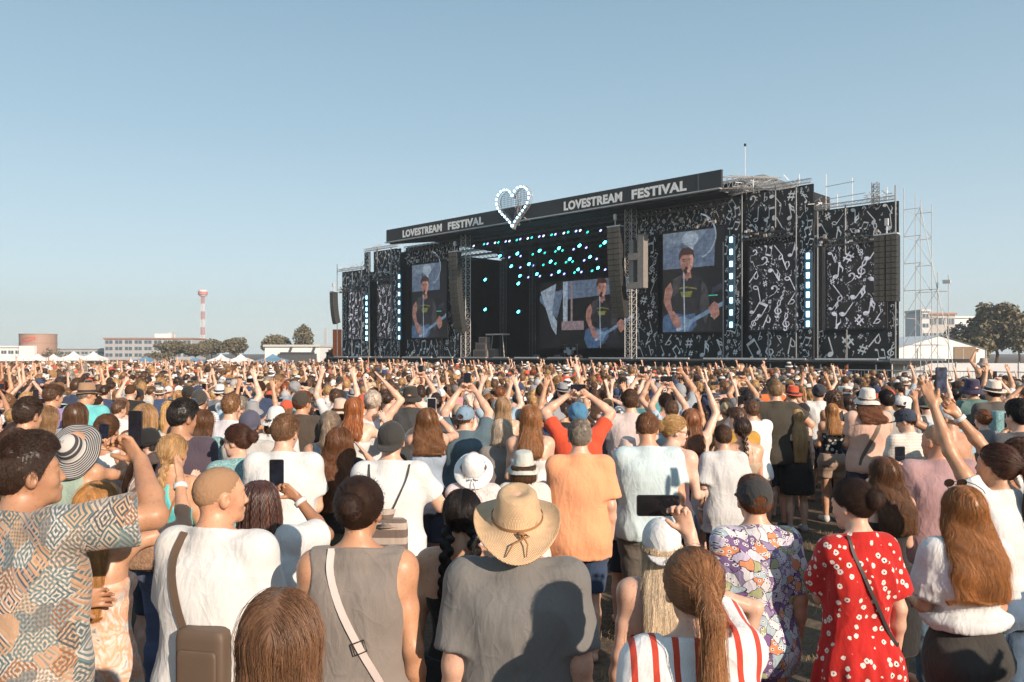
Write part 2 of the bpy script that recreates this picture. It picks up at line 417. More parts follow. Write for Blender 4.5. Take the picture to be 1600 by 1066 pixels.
def add_hand(f, W, fore, pose, palm, side, s=1.0, fing=1.0):
    d = nrm(fore); n = nrm(palm-d*(palm@d)); t = nrm(np.cross(d, n))*side*-1     # t: thumb side
    if pose == 'grip': d = nrm(d*0.85+n*0.35); n = nrm(n-d*(n@d))
    K = W+d*0.088*s
    sq = (n, 0.42)
    f.cone(W+d*0.02*s, K-d*0.012*s, 0.03*s, 0.036*s, 0.012, sq=sq)
    f.cone(W+t*0.012*s+d*0.02*s+n*0.004, K+t*0.006*s-d*0.03*s, 0.016*s, 0.016*s, 0.012)
    curl = {'open': 0.14, 'flat': 0.03, 'relax': 0.55, 'grip': 0.95, 'fist': 1.5}[pose]; spread = {'open': 0.17, 'flat': 0.02, 'relax': 0.05, 'grip': 0.08, 'fist': 0.0}[pose]
    for q, (off, L) in enumerate(((0.028, 0.072), (0.0095, 0.08), (-0.0095, 0.075), (-0.027, 0.059))):
        b = K+t*off*s-d*(0.008*abs(off)/0.028)*s; dirn = nrm(d+t*(off/0.028)*spread); ang = curl*(0.75+0.12*q)
        p = b; r = 0.0088*s*fing; up = n
        for sg, fr in enumerate((0.45, 0.3, 0.25)):
            a = ang*(0.6 if sg == 0 else 1.0); dirn2 = nrm(dirn*math.cos(a)+up*math.sin(a)); up = nrm(up*math.cos(a)-dirn*math.sin(a)); dirn = dirn2
            e = p+dirn*L*fr*s; f.cone(p, e, r, r*0.93, 0.004); p = e; r *= 0.93
    tb = W+d*0.03*s+t*0.026*s; td = nrm(d*0.75+t*(0.75 if pose in ('open', 'relax') else 0.35)+n*(0.25 if pose != 'grip' else 0.7))
    f.cone(tb, tb+td*0.04*s, 0.0125*s, 0.0105*s*fing, 0.01)
    td2 = nrm(td+d*0.4); f.cone(tb+td*0.04*s, tb+td*0.04*s+td2*0.032*s, 0.0105*s*fing, 0.009*s*fing, 0.004)
    return K, d, n, t
TORSO_M = [(0.80, 0, -0.01, 0.150, 0.095), (0.88, 0, -0.02, 0.172, 0.120), (0.97, 0, -0.008, 0.168, 0.112), (1.08, 0, 0.005, 0.148, 0.100), (1.20, 0, 0.003, 0.155, 0.108), (1.32, 0, -0.003, 0.172, 0.118), (1.40, 0, -0.01, 0.160, 0.100), (1.455, 0, -0.012, 0.10, 0.068)]
TORSO_F = [(0.80, 0, -0.015, 0.160, 0.100), (0.88, 0, -0.028, 0.182, 0.128), (0.97, 0, -0.012, 0.172, 0.112), (1.08, 0, 0.005, 0.128, 0.088), (1.20, 0, 0.005, 0.133, 0.096), (1.32, 0, -0.003, 0.150, 0.102), (1.40, 0, -0.01, 0.142, 0.088), (1.455, 0, -0.012, 0.085, 0.060)]
def torso_keys(fem, B, grow=0.0):
    return [(z, cx, cy, w_*B+grow, d_*(0.4+0.6*B)+grow) for z, cx, cy, w_, d_ in (TORSO_F if fem else TORSO_M)]
def body_fields(sp, h, hf):
    fem = sp.get('fem', False); B = sp.get('bulk', 1.0); shx = (0.146 if fem else 0.166)*(0.35+0.65*B)
    aR = arm_points(sp['arms'][1], 1, shx, B); aL = arm_points(sp['arms'][0], -1, shx, B)
    yaw, pitch = sp.get('head', (0, 0)); HM = rotz(-R(yaw)) @ rotx(R(pitch)); hc = HC+np.array([0, 0.02*math.sin(-R(pitch))*3, 0])
    legsp = sp.get('stance', 0.0)
    pts = np.array([aR[1], aR[2], aL[1], aL[2]]); hand = 0.2
    lo = np.minimum(np.array([-0.30*max(1, B), -0.26, -0.02]), pts.min(0)-[hand, hand, 0.2]); hi = np.maximum(np.array([0.30*max(1, B), 0.28, 1.80]), pts.max(0)+[hand, hand, hand])
    lo[2] = max(lo[2], -0.02)
    fine = [(2, hc[2]-0.14, hc[2]+0.13, hf), (0, -0.11, 0.11, hf), (1, -0.12, 0.15, hf)]
    for a in (aR, aL):
        c = a[2]+nrm(a[2]-a[1])*0.09
        for k in range(3): fine.append((k, c[k]-0.11, c[k]+0.11, hf))
    f = Field(lo, hi, h, fine)
    # torso
    f.loft(torso_keys(fem, B), 0.0)
    for s_ in (-1, 1):
        S = (aR if s_ > 0 else aL)[0]
        f.ell(S, (0.058*B, 0.058*B, 0.06*B), 0.06)
        f.cone((0.030*s_, -0.025, 1.500), S+np.array([0, 0, 0.0]), 0.040, 0.042*B, 0.05)
        f.ell((0.075*s_*B, -0.065*B, 0.90), (0.085*B, 0.085*B, 0.095), 0.05)
        f.ell((0.085*s_*B, -0.055*B, 1.32), (0.07, 0.055, 0.10), 0.04)
        if fem: f.ell((0.068*s_, 0.085*B, 1.27), (0.06, 0.06, 0.058), 0.03)
        else: f.ell((0.075*s_*B, 0.07*B, 1.32), (0.08, 0.045, 0.06), 0.04)
    T = f.copy()
    # legs
    def leg(g, gr=0.0, shoe=False):
        for s_ in (-1, 1):
            hx = 0.088*s_*B; kx = (0.095+legsp*0.5)*s_; ax_ = (0.10+legsp)*s_
            g.cone((hx, -0.005, 0.88), (kx, 0.012, 0.48), 0.088*B+gr, 0.056+gr, 0.03)
            g.cone((kx, 0.005, 0.48), (ax_, -0.005, 0.30), 0.053+gr, 0.052+gr, 0.02)
            g.cone((ax_, -0.012, 0.36), (ax_, -0.02, 0.10), 0.056+gr, 0.036+gr, 0.02)
    leg(f)
    for s_ in (-1, 1):
        ax_ = (0.10+legsp)*s_
        f.cone((ax_, -0.035, 0.045), (ax_*1.12, 0.15, 0.028), 0.034, 0.028, 0.02)
    # arms and hands
    ra = (0.040 if fem else 0.048)*B; rf = (0.034 if fem else 0.040)*(0.5+0.5*B); rw = 0.023 if fem else 0.027
    for a, s_ in ((aR, 1), (aL, -1)):
        S, E, W, pose, palm = a
        f.cone(S, S+(E-S)*0.5, ra*1.08, ra*1.04, 0.04); f.cone(S+(E-S)*0.5, E, ra*1.02, rf*1.0, 0.02)
        f.cone(E, E+(W-E)*0.35, rf*1.02, rf*1.04, 0.02); f.cone(E+(W-E)*0.35, W, rf*1.0, rw, 0.02)
        add_hand(f, W, W-E, pose, palm, s_, 0.93 if fem else 1.02, 1.0 if hf < 0.008 else 1.12)
    # neck and head
    def hp(p): return hc+HM @ np.array(p, float)
    f.cone((0, -0.02, 1.44), hp((0, -0.022, -0.04)), (0.047 if fem else 0.058)*(0.5+0.5*B), (0.042 if fem else 0.052)*(0.6+0.4*B), 0.04)
    Ml = HM.tolist()
    fw = 1.0 if not fem else 0.95
    f.ell(hp((0, -0.008, 0.02)), (0.075*fw, 0.095, 0.09), 0.02, M=Ml)
    f.ell(hp((0, 0.028, -0.035)), (0.06*fw, 0.06, 0.082), 0.03, M=Ml)
    f.ell(hp((0, 0.045, -0.082)), (0.042*fw, 0.040, 0.030), 0.025, M=Ml)
    f.ell(hp((0, 0.072, -0.102)), (0.018, 0.016, 0.015), 0.02, M=Ml)
    f.ell(hp((0, 0.073, 0.022)), (0.048, 0.016, 0.012), 0.015, M=Ml)
    for s_ in (-1, 1):
        f.ell(hp((0.040*s_*fw, 0.058, -0.035)), (0.02, 0.02, 0.022), 0.02, M=Ml)
        f.ell(hp((0.031*s_, 0.098, 0.000)), (0.019, 0.016, 0.011), 0.010, sub=True, M=Ml)
        f.ell(hp((0.031*s_, 0.079, 0.000)), (0.012, 0.010, 0.009), 0.003, M=Ml)
        f.ell(hp((0.077*s_*fw, -0.006, -0.012)), (0.013, 0.021, 0.033), 0.006, M=(HM @ rotz(-0.35*s_)).tolist())
        f.ell(hp((0.091*s_*fw, 0.002, -0.010)), (0.009, 0.011, 0.019), 0.003, sub=True, M=Ml)
    f.cone(hp((0, 0.085, 0.0)), hp((0, 0.100, -0.036)), 0.007, 0.0120, 0.014)
    for s_ in (-1, 1): f.ell(hp((0.011*s_, 0.091, -0.040)), (0.008, 0.010, 0.008), 0.006, M=Ml)
    f.ell(hp((0, 0.088, -0.064)), (0.022, 0.010, 0.0055), 0.004, M=Ml); f.ell(hp((0, 0.086, -0.074)), (0.018, 0.010, 0.006), 0.004, M=Ml)
    return f, T, leg, aL, aR, HM, hc
def sleeve(g, S, E, L, r0, r1, k=0.03, cut=True):
    """a sleeve open (flat) at its lower end"""
    S = np.array(S); d = nrm(E-S); end = S+d*L; ext = max(r0, r1)+0.02
    def fn(x, y, z):
        x0, y0, z0 = x-S[0], y-S[1], z-S[2]; t = x0*d[0]+y0*d[1]+z0*d[2]; tt = np.clip(t/L, 0, 1)
        x0 = x0-tt*L*d[0]; y0 = y0-tt*L*d[1]; z0 = z0-tt*L*d[2]
        return np.maximum(np.sqrt(x0*x0+y0*y0+z0*z0)-(r0+(r1-r0)*tt), t-L)
    g.put(fn, np.minimum(S, end)-ext, np.maximum(S, end)+ext, k)
def make_top(sp, T, aL, aR):
    kind = sp['top']; fem = sp.get('fem', False); B = sp.get('bulk', 1.0); L = sp.get('loose', 0.022)
    hem = sp.get('hem', 0.84 if not fem else 0.90); g = T.copy()
    g.F = g.F-0.007
    if kind in ('tee', 'long', 'blouse', 'vest'):
        lowz = np.clip((1.08-g.ax[2])/0.06, 0, 1)[None, None, :]; g.F = g.F-0.020*lowz; g.F[:, :, g.ax[2] < hem-0.02] += 0.5
    if kind in ('tee', 'long', 'blouse', 'dress', 'sundress', 'vest'):
        if kind in ('tee', 'long'):
            tk = torso_keys(fem, B); w0 = max(k[3] for k in tk if k[0] > hem-0.05)
            keys = [(hem-0.05, 0, -0.006, w0+L*0.9, 0.122*B+L), (1.0, 0, -0.004, w0+L*0.6, 0.120*B+L*0.8), (1.12, 0, 0, 0.168*B+L*0.6, 0.113*B+L*0.7), (1.30, 0, -0.005, 0.182*B+L*0.3, 0.122*B+L*0.4), (1.38, 0, -0.012, 0.17*B, 0.108*B), (1.43, 0, -0.012, 0.12*B, 0.07)]
            if fem: keys = [(z, a, b, w_*0.93, d_*0.93) for z, a, b, w_, d_ in keys]
            g.loft(keys, 0.03)
            SL = sp.get('sleeve', 0.19) if kind == 'tee' else 0.27
            for a in (aL, aR):
                sleeve(g, a[0]+np.array([0, 0, 0.004]), a[1], SL, 0.056*B+L*0.15, 0.052*B+L*0.7, 0.035)
                if kind == 'long': sleeve(g, a[1], a[2], 0.235, 0.052*B, 0.042, 0.03)
        elif kind == 'blouse':
            g.loft([(hem, 0, -0.01, 0.178*B, 0.138*B), (hem+0.06, 0, -0.01, 0.16*B, 0.12*B), (1.12, 0, -0.006, 0.185*B, 0.135*B), (1.28, 0, -0.008, 0.195*B, 0.13*B), (1.38, 0, -0.012, 0.17*B, 0.10*B)], 0.04)
            for a in (aL, aR): sleeve(g, a[0], a[1], 0.22, 0.060, 0.090, 0.04)
        elif kind == 'dress':
            g.loft([(hem, 0, -0.01, 0.33, 0.24), (hem+0.25, 0, -0.012, 0.27*B, 0.20*B), (0.90, 0, -0.018, 0.215*B, 0.155*B), (1.08, 0, 0, 0.148*B, 0.11*B), (1.25, 0, 0, 0.168*B, 0.122*B), (1.38, 0, -0.01, 0.15*B, 0.095*B)], 0.03)
            for a in (aL, aR): sleeve(g, a[0], a[1], 0.215, 0.060, 0.078, 0.03)
        elif kind == 'sundress':
            g.loft([(hem, 0, -0.01, 0.24*B, 0.18*B), (0.92, 0, -0.02, 0.205*B, 0.145*B), (1.08, 0, 0, 0.15*B, 0.11*B), (1.2, 0, 0, 0.15*B, 0.11*B)], 0.03)
        elif kind == 'vest':
            g.loft([(hem, 0, -0.006, 0.185*B, 0.135*B), (1.05, 0, 0, 0.168*B, 0.118*B), (1.28, 0, -0.003, 0.165*B, 0.115*B), (1.36, 0, -0.01, 0.155*B, 0.10*B)], 0.03)
    nz = sp.get('neck', 1.495); reg = []
    if kind in ('tee', 'long', 'dress', 'blouse', 'vest'):
        cz = {'blouse': 1.502, 'vest': 1.500}.get(kind, 1.508)+(nz-1.495)
        g.cone((0, -0.02, 1.44), (0, -0.002, 1.58), (0.047 if fem else 0.058)*(0.5+0.5*B)+0.009, (0.042 if fem else 0.052)*(0.6+0.4*B)+0.009, 0.045)
        rr_ = 0.105
        g.clip(lambda x, y, z: np.maximum(hem-z, np.minimum(z-(cz-0.32*y), rr_-np.sqrt(x*x+y*y))))
        if kind == 'vest':
            for a, s_ in ((aL, -1), (aR, 1)): g.ell(a[0]+np.array([0.055*s_, 0, -0.03]), (0.062, 0.16, 0.125), 0.01, sub=True)
    elif kind == 'tank':
        g.clip(lambda x, y, z: np.maximum(hem-z, -(np.sqrt(x**2+(y-0.02)**2+((z-1.53))**2)-0.125))+0*x)
        for a, s_ in ((aL, -1), (aR, 1)): g.ell(a[0]+np.array([0.02*s_, 0, -0.0]), (0.062, 0.17, 0.16), 0.01, sub=True)
    elif kind == 'racer':
        g.clip(lambda x, y, z: np.maximum(hem-z, z-1.46)+0*x+0*y)
        for a, s_ in ((aL, -1), (aR, 1)): g.ell(a[0]+np.array([-0.03*s_, -0.02, -0.01]), (0.085, 0.18, 0.14), 0.01, sub=True)
    elif kind in ('strap', 'sundress', 'tube', 'bikini'):
        te = {'strap': 1.33, 'sundress': 1.31, 'tube': 1.35, 'bikini': 1.26}[kind]; bt = hem if kind != 'bikini' else 1.225
        sx = 0.078*(0.5+0.5*B); sw = 0.007 if kind != 'sundress' else 0.009
        def rf(x, y, z):
            body = np.maximum(bt-z, z-te-0.25*np.abs(x)*0)
            st = np.maximum(te-0.02-z, np.abs(np.abs(x)-sx)-sw)
            if kind in ('tube',): return body+0*x+0*y
            return np.minimum(body, st)+0*y
        g.clip(rf)
    lo = [-0.5, -0.4, max(hem-0.03, 0)]; hi = [0.5, 0.4, 1.56]
    for a in (aL, aR):
        for p in (a[0], a[1], a[2]): lo = np.minimum(lo, np.array(p)-0.12); hi = np.maximum(hi, np.array(p)+0.12)
    lo[2] = min(max(hem-0.03, 0), lo[2]) if kind == 'long' else max(hem-0.03, 0)
    V, Q = g.crop(lo, hi).mesh()
    if len(V) == 0: return V, Q
    V = smooth_mesh(V, Q, 2)
    # drape: long soft folds, strongest low on the garment
    n = vnormals(V, Q); seed = sp.get('seed', 1)*1.7; z = V[:, 2]
    amp = {'tee': 0.008, 'long': 0.008, 'blouse': 0.014, 'dress': 0.014, 'sundress': 0.007, 'vest': 0.007}.get(kind, 0.0015)*sp.get('fold', 1.0)
    up = np.clip((z-1.30)/0.18, 0, 1); wt = amp*(1-0.75*up)
    P1 = np.stack([V[:, 0]*9.5+seed+V[:, 2]*2.5, V[:, 1]*9.5, V[:, 2]*3.6+seed], 1); P2 = np.stack([V[:, 0]*26+seed-V[:, 2]*9, V[:, 1]*26, V[:, 2]*13], 1)
    rd = 1-np.abs(vnoise(P1))*2; rd2 = 1-np.abs(vnoise(P2))*2
    d = wt*(rd*0.9+rd2*0.18)+wt*0.2
    if kind == 'dress':
        wl = np.clip((1.05-z)/0.3, 0, 1); a = np.arctan2(V[:, 1], V[:, 0]); d = d*(1-wl)+wl*0.014*np.sin(a*13+vnoise(P1*0.5)*2.5)
    return V+n*d[:, None], Q
def make_bottom(sp, T, leg):
    kind = sp.get('bottom', 'shorts'); B = sp.get('bulk', 1.0); fem = sp.get('fem', False)
    g = T.copy(); g.F = g.F-0.011
    cut = {'shorts': 0.52, 'hotpants': 0.76, 'jeans': 0.06, 'skirt': 0.55, 'midi': 0.42, 'cargo': 0.50}[kind]; cut = sp.get('bcut', cut); top = sp.get('waist', 1.02)
    if kind in ('skirt', 'midi'): g.loft([(cut, 0, -0.01, 0.21*B, 0.17*B), (0.88, 0, -0.02, 0.20*B, 0.145*B), (top, 0, 0, 0.16*B, 0.115*B)], 0.03)
    else: leg(g, {'shorts': 0.03, 'hotpants': 0.018, 'jeans': 0.014, 'cargo': 0.034}[kind])
    g.clip(lambda x, y, z: np.maximum(cut-z, z-top)+0*x+0*y)
    V, Q = g.crop([-0.45, -0.4, max(0, cut-0.03)], [0.45, 0.4, top+0.03]).mesh()
    if len(V) == 0: return V, Q
    V = smooth_mesh(V, Q, 2); n = vnormals(V, Q)
    a = 0.006 if kind != 'hotpants' else 0.003
    if sp.get('nofold'): return V, Q
    P1 = np.stack([V[:, 0]*9, V[:, 1]*9, V[:, 2]*18+sp.get('seed', 1)], 1)
    return V+n*(a*(1-2*np.abs(vnoise(P1))))[:, None], Q
# ---- hair, in the frame of the head
def hair_field(kind, h, q):
    ln = q.get('len', 0.42); cz0 = -0.12
    lo = [-0.17, -0.26, -0.14]; hi = [0.17, 0.15, 0.17]
    if kind in ('long', 'wavy', 'ponytail', 'braid', 'braids', 'dreads', 'pigtail'): lo[2] = -ln-0.12; lo[0] = -0.2; hi[0] = 0.2; lo[1] = -0.3
    if kind in ('bun', 'topbun', 'curly'): hi[2] = 0.22; lo[1] = -0.26
    f = Field(lo, hi, h)
    vol = {'buzz': 0.004, 'short': 0.010, 'quiff': 0.010, 'long': 0.013, 'wavy': 0.017, 'ponytail': 0.011, 'bun': 0.011, 'topbun': 0.011, 'braid': 0.012, 'braids': 0.011, 'dreads': 0.003, 'bob': 0.021, 'curly': 0.045, 'pigtail': 0.011}[kind]
    if kind in ('short', 'quiff'):
        f.ell((0, -0.010, 0.018), (0.075+0.006, 0.095+0.008, 0.09+0.006), 0.0)
        f.ell((0, -0.006, 0.050), (0.074, 0.094, 0.072+(0.02 if kind == 'quiff' else 0.006)), 0.02)
        f.ell((0, 0.04, 0.075), (0.06, 0.055, 0.045+(0.012 if kind == 'quiff' else 0)), 0.02)
    elif kind == 'buzz': f.ell((0, -0.009, 0.019), (0.0772, 0.0972, 0.0922), 0.0)
    else: f.ell((0, -0.012, 0.022), (0.075+vol, 0.095+vol, 0.09+vol*0.8), 0.0)
    yy = [-0.15, -0.09, -0.05, -0.012, 0.012, 0.05, 0.08, 0.13]
    zz = [-0.075, -0.075, -0.045, -0.005, -0.020, 0.035, 0.065, 0.085] if kind in ('short', 'quiff', 'buzz') else ([-0.13, -0.13, -0.10, -0.07, -0.04, 0.03, 0.062, 0.08] if kind in ('long', 'wavy', 'bob', 'dreads') else [-0.07, -0.07, -0.055, -0.005, 0.0, 0.04, 0.065, 0.085])
    f.clip(lambda x, y, z: np.interp(y.ravel(), yy, zz).astype(np.float32).reshape(y.shape)-z+0*x)
    if q.get('hat'): f.clip(lambda x, y, z: z-0.014-0.12*y+0*x)
    if kind in ('long', 'wavy'):
        e = -ln; wv = 1.32 if kind == 'wavy' else 1.0
        f.loft([(0.02 if not q.get('hat') else -0.005, 0, -0.02, 0.084, 0.083), (-0.07, 0, -0.035, 0.086*wv, 0.072), (-0.16, 0, -0.100, 0.093*wv, 0.048), (-0.26 if ln > 0.3 else e*0.8, 0, -0.150, 0.095*wv, 0.034), (e, 0, -0.172, (0.07 if kind == 'long' else 0.10), 0.018)], 0.02)
        f.clip(lambda x, y, z: np.where((z < 0.02), y-0.035, -1).astype(np.float32)+0*x)
    elif kind == 'bob':
        f.loft([(0.02 if not q.get('hat') else -0.005, 0, -0.015, 0.095, 0.10), (-0.06, 0, -0.02, 0.100, 0.095), (-0.115, 0, -0.03, 0.092, 0.08), (-0.13, 0, -0.03, 0.08, 0.07)], 0.02)
        f.clip(lambda x, y, z: np.where((z < 0.0), y-0.045, -1).astype(np.float32)+0*x)
    elif kind == 'ponytail':
        tx = q.get('tx', 0.0); tz = q.get('tz', 0.045)
        f.ell((tx, -0.115, tz), (0.03, 0.03, 0.028), 0.02)
        f.cone((tx, -0.13, tz), (tx*1.3+0.004, -0.175, tz-0.06), 0.017, 0.026, 0.015); f.cone((tx*1.3+0.004, -0.175, tz-0.06), (tx*1.5, -0.18, -ln*0.6), 0.026, 0.031, 0.02); f.cone((tx*1.5, -0.18, -ln*0.6), (tx*1.5-0.01, -0.165, -ln), 0.030, 0.010, 0.02)
    elif kind in ('bun', 'topbun'):
        c = (0, -0.125, 0.02) if kind == 'bun' else (0, -0.075, 0.115)
        f.ell(c, (0.045, 0.036, 0.042), 0.012)
    elif kind in ('braid', 'braids'):
        for s_ in ((0,) if kind == 'braid' else (-1, 1)):
            x0 = 0.058*s_; p = np.array([x0, -0.09, -0.055])
            for i in range(int(ln/0.026)):
                off = 0.009*(1 if i % 2 else -1); c = (x0*(1+i*0.03)+off, -0.095-0.045*min(1, i/4)-(0.01 if i > 6 else 0), -0.055-0.026*i)
                r = 0.021*(1-0.45*i/(ln/0.026)); f.ell(c, (r, r*0.8, 0.021), 0.006)
    elif kind == 'pigtail':
        for s_ in (-1, 1): f.cone((0.07*s_, -0.07, 0.01), (0.10*s_, -0.11, -0.22), 0.025, 0.012, 0.02)
    elif kind == 'curly':
        f.clip(lambda x, y, z: np.where(z < 0.03, y-0.04, -1).astype(np.float32)+0*x)
        f.ell((0, -0.03, -0.03), (0.11, 0.10, 0.10), 0.02)
    return f
def hair_flow(kind, P, q, g_):
    x, y, z = P.T; o = np.zeros_like(P); ln = q.get('len', 0.42)
    if kind in ('long', 'wavy', 'bob', 'dreads'):
        up = np.clip((z-0.03)/0.06, 0, 1); o[:, 0] = np.sign(x+1e-4)*up*0.9; o[:, 1] = -0.35*up; o[:, 2] = -1
        if kind == 'wavy': o[:, 0] += 0.55*np.sin(z*42+x*22); o[:, 1] += 0.3*np.cos(z*36+x*15)
    elif kind in ('ponytail', 'bun', 'topbun', 'braid'):
        t = {'ponytail': (q.get('tx', 0), -0.13, q.get('tz', 0.045)), 'bun': (0, -0.13, 0.02), 'topbun': (0, -0.08, 0.12), 'braid': (0, -0.10, -0.06)}[kind]
        o = np.array(t)-P; o /= np.linalg.norm(o, axis=1, keepdims=True)+1e-6
        tail = (y < -0.125) if kind == 'ponytail' else (z < -0.06)
        if kind in ('ponytail', 'braid'): o[tail] = (0, -0.05, -1)
    elif kind in ('braids', 'pigtail'):
        o = np.stack([np.sign(x)*0.05-x, -0.09-y, -0.06-z], 1); o /= np.linalg.norm(o, axis=1, keepdims=True)+1e-6; o[z < -0.07] = (0, 0, -1)
    elif kind == 'curly': o = g_.normal(size=P.shape); o[:, 2] -= 0.6
    else:
        o = np.stack([x*2.5, -0.25+0*y+np.where(z > 0.07, 0.9, 0), -0.9-0*z+np.where(z > 0.07, 0.7, 0)], 1)
    o += g_.normal(size=P.shape)*{'curly': 0.5, 'short': 0.35, 'quiff': 0.35}.get(kind, 0.09)
    return o/(np.linalg.norm(o, axis=1, keepdims=True)+1e-9)
def hair_mesh(kind, lod, q=None, seed=1):
    q = q or {}; h = {0: 0.006, 1: 0.008, 2: 0.011}[lod]; f = hair_field(kind, h, q); V, Q = f.mesh(); V = smooth_mesh(V, Q, 1)
    g_ = np.random.default_rng(seed); n = vnormals(V, Q)
    if kind == 'curly': V = V+n*(0.016*vnoise(V*38+seed))[:, None]
    elif kind in ('long', 'wavy'): V = V+n*(0.0018*vnoise(np.stack([V[:, 0]*60, V[:, 1]*60, V[:, 2]*6+seed], 1)))[:, None]
    elif kind in ('short', 'quiff'): V = V+n*(0.0035*vnoise(V*75+seed)+0.005*vnoise(V*34+seed))[:, None]
    elif kind == 'buzz':
        ed = np.clip((V[:, 2]-np.interp(V[:, 1], [-.12, -.05, .02, .09], [-.06, -.03, .0, .07]))/.035, 0, 1); V = V+n*((ed-.75)*.004+0.0022*vnoise(V*240+seed))[:, None]
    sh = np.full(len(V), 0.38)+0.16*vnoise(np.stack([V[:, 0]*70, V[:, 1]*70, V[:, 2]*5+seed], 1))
    nst = {0: 15000, 1: 3200, 2: 320}[lod]; rad = {0: 0.0006, 1: 0.0012, 2: 0.003}[lod]
    if kind == 'buzz': return V, Q, sh
    if kind == 'dreads':
        VV, QQ, SS, off = [V], [Q], [sh*.6], len(V); ln = q.get('len', .3)
        for i in range(84):
            lay = i % 3; a = R(-2-176*((i*0.618) % 1)); kk = (1.06, .98, .86)[lay]; x0 = .085*math.cos(a); y0 = .105*math.sin(a)-.008; th = g_.uniform(.25, .55); e = g_.normal(size=2)*.016
            ctl = [(x0*math.sin(th), y0*math.sin(th), .022+.092*math.cos(th)), (x0*.88, y0*.9, .075*(1-.1*lay)), (x0*kk*1.06, y0*kk*1.05, 0), (x0*kk*1.15, y0*kk*1.12, -.09), (x0*kk*1.2+e[0]*.5, y0*kk*1.1-.02, -.17), (x0*kk*1.25+e[0], y0*kk-.03+e[1], -.22-.13*g_.random()*ln/.3)]
            ctl = np.array(ctl); t = np.linspace(0, len(ctl)-1.001, 34); j = t.astype(int); u = (t-j)[:, None]; p0 = ctl[np.maximum(j-1, 0)]; p1 = ctl[j]; p2 = ctl[j+1]; p3 = ctl[np.minimum(j+2, len(ctl)-1)]
            C_ = .5*(2*p1+(p2-p0)*u+(2*p0-5*p1+4*p2-p3)*u*u+(3*p1-p0-3*p2+p3)*u**3); d = np.gradient(C_, axis=0); d /= np.linalg.norm(d, axis=1, keepdims=True); A = np.cross(d, [.2, .9, .3]); A /= np.linalg.norm(A, axis=1, keepdims=True); B_ = np.cross(d, A)
            rr = .0066*(1+.22*np.sin(np.arange(34)*2.1+i))[:, None]*np.where(np.arange(34) > 31, .5, 1)[:, None]
            ring = np.stack([C_+rr*(math.cos(w_)*A+math.sin(w_)*B_) for w_ in np.linspace(0, 2*math.pi, 7)[:-1]], 1).reshape(-1, 3)
            bs = off+np.arange(33)[:, None]*6; QQ.append(np.concatenate([np.stack([bs[:, 0]+k, bs[:, 0]+(k+1) % 6, bs[:, 0]+6+(k+1) % 6, bs[:, 0]+6+k], 1) for k in range(6)])); VV.append(ring); SS.append(np.repeat(.35+.25*np.sin(np.arange(34)*2.1+i), 6)*(1+1.2*(i % 7 == 0))); off += len(ring)
        return np.concatenate(VV), np.concatenate(QQ), np.concatenate(SS)
    if kind in ('short', 'quiff'): ns, stp = 4, {0: 0.006, 1: 0.007, 2: 0.008}[lod]
    elif kind == 'curly': ns, stp = 6, 0.011
    elif kind in ('dreads', 'braids', 'braid', 'bun', 'topbun', 'pigtail'): ns, stp = 6, 0.009
    else: ns, stp = (11, 0.02) if lod < 2 else (8, 0.027)
    if kind in ('dreads',): nst //= 12
    if kind in ('short', 'quiff'): nst = int(nst*1.1)
    P = V[g_.integers(0, len(V), nst)].astype(float)+g_.normal(size=(nst, 3))*0.002
    lift = 0.001+g_.random(nst)*{0: 0.0045, 1: 0.005, 2: 0.006}[lod]+(g_.random(nst) < .025)*g_.random(nst)*.012; lv = {'short': 0.004, 'quiff': 0.005, 'curly': 0.012, 'wavy': 0.008}.get(kind, 0.001)
    path = [P.copy()]
    for i in range(ns):
        fl = hair_flow(kind, P, q, g_); gr = f.grad(P); t = fl-gr*(np.sum(fl*gr, 1, keepdims=True))*0.95; t /= np.linalg.norm(t, axis=1, keepdims=True)+1e-6
        P = P+t*stp; d = f.sample(P); P = P-gr*np.clip(d-lift-lv*(i+1)/ns*g_.random(nst), -0.01, 0.02)[:, None]; path.append(P.copy())
    path = np.stack(path, 1); S = path.shape[1]                                   # strands as thin three-sided tubes
    d = np.gradient(path, axis=1); d /= np.linalg.norm(d, axis=2, keepdims=True)+1e-9
    a = np.cross(d, np.array([0.3, 0.9, 0.2])); a /= np.linalg.norm(a, axis=2, keepdims=True)+1e-9; b = np.cross(d, a)
    rr = (rad*(0.6+0.8*g_.random((nst, 1)))*np.linspace(1, 0.15, S)[None, :]**0.6)[..., None]
    rings = np.stack([path+rr*(math.cos(t)*a+math.sin(t)*b) for t in (0, 2.094, 4.189)], 2).reshape(-1, 3)
    base = np.arange(nst)[:, None]*S*3+np.arange(S-1)[None, :]*3; fq = []
    for k in range(3):
        k2 = (k+1) % 3; fq.append(np.stack([base+k, base+k2, base+3+k2, base+3+k], -1).reshape(-1, 4))
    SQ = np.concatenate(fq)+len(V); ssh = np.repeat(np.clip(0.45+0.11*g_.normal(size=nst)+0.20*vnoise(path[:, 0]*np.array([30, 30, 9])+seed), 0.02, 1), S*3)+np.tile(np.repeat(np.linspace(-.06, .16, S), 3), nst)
    return np.concatenate([V, rings]), np.concatenate([Q, SQ]), np.concatenate([sh, ssh])
MESHES = {}
def cached(key, fn):
    if key is None: return fn()
    if key not in MESHES: MESHES[key] = fn()
    return MESHES[key]
LODH = {0: (0.011, 0.0055), 1: (0.014, 0.008), 2: (0.022, 0.011)}
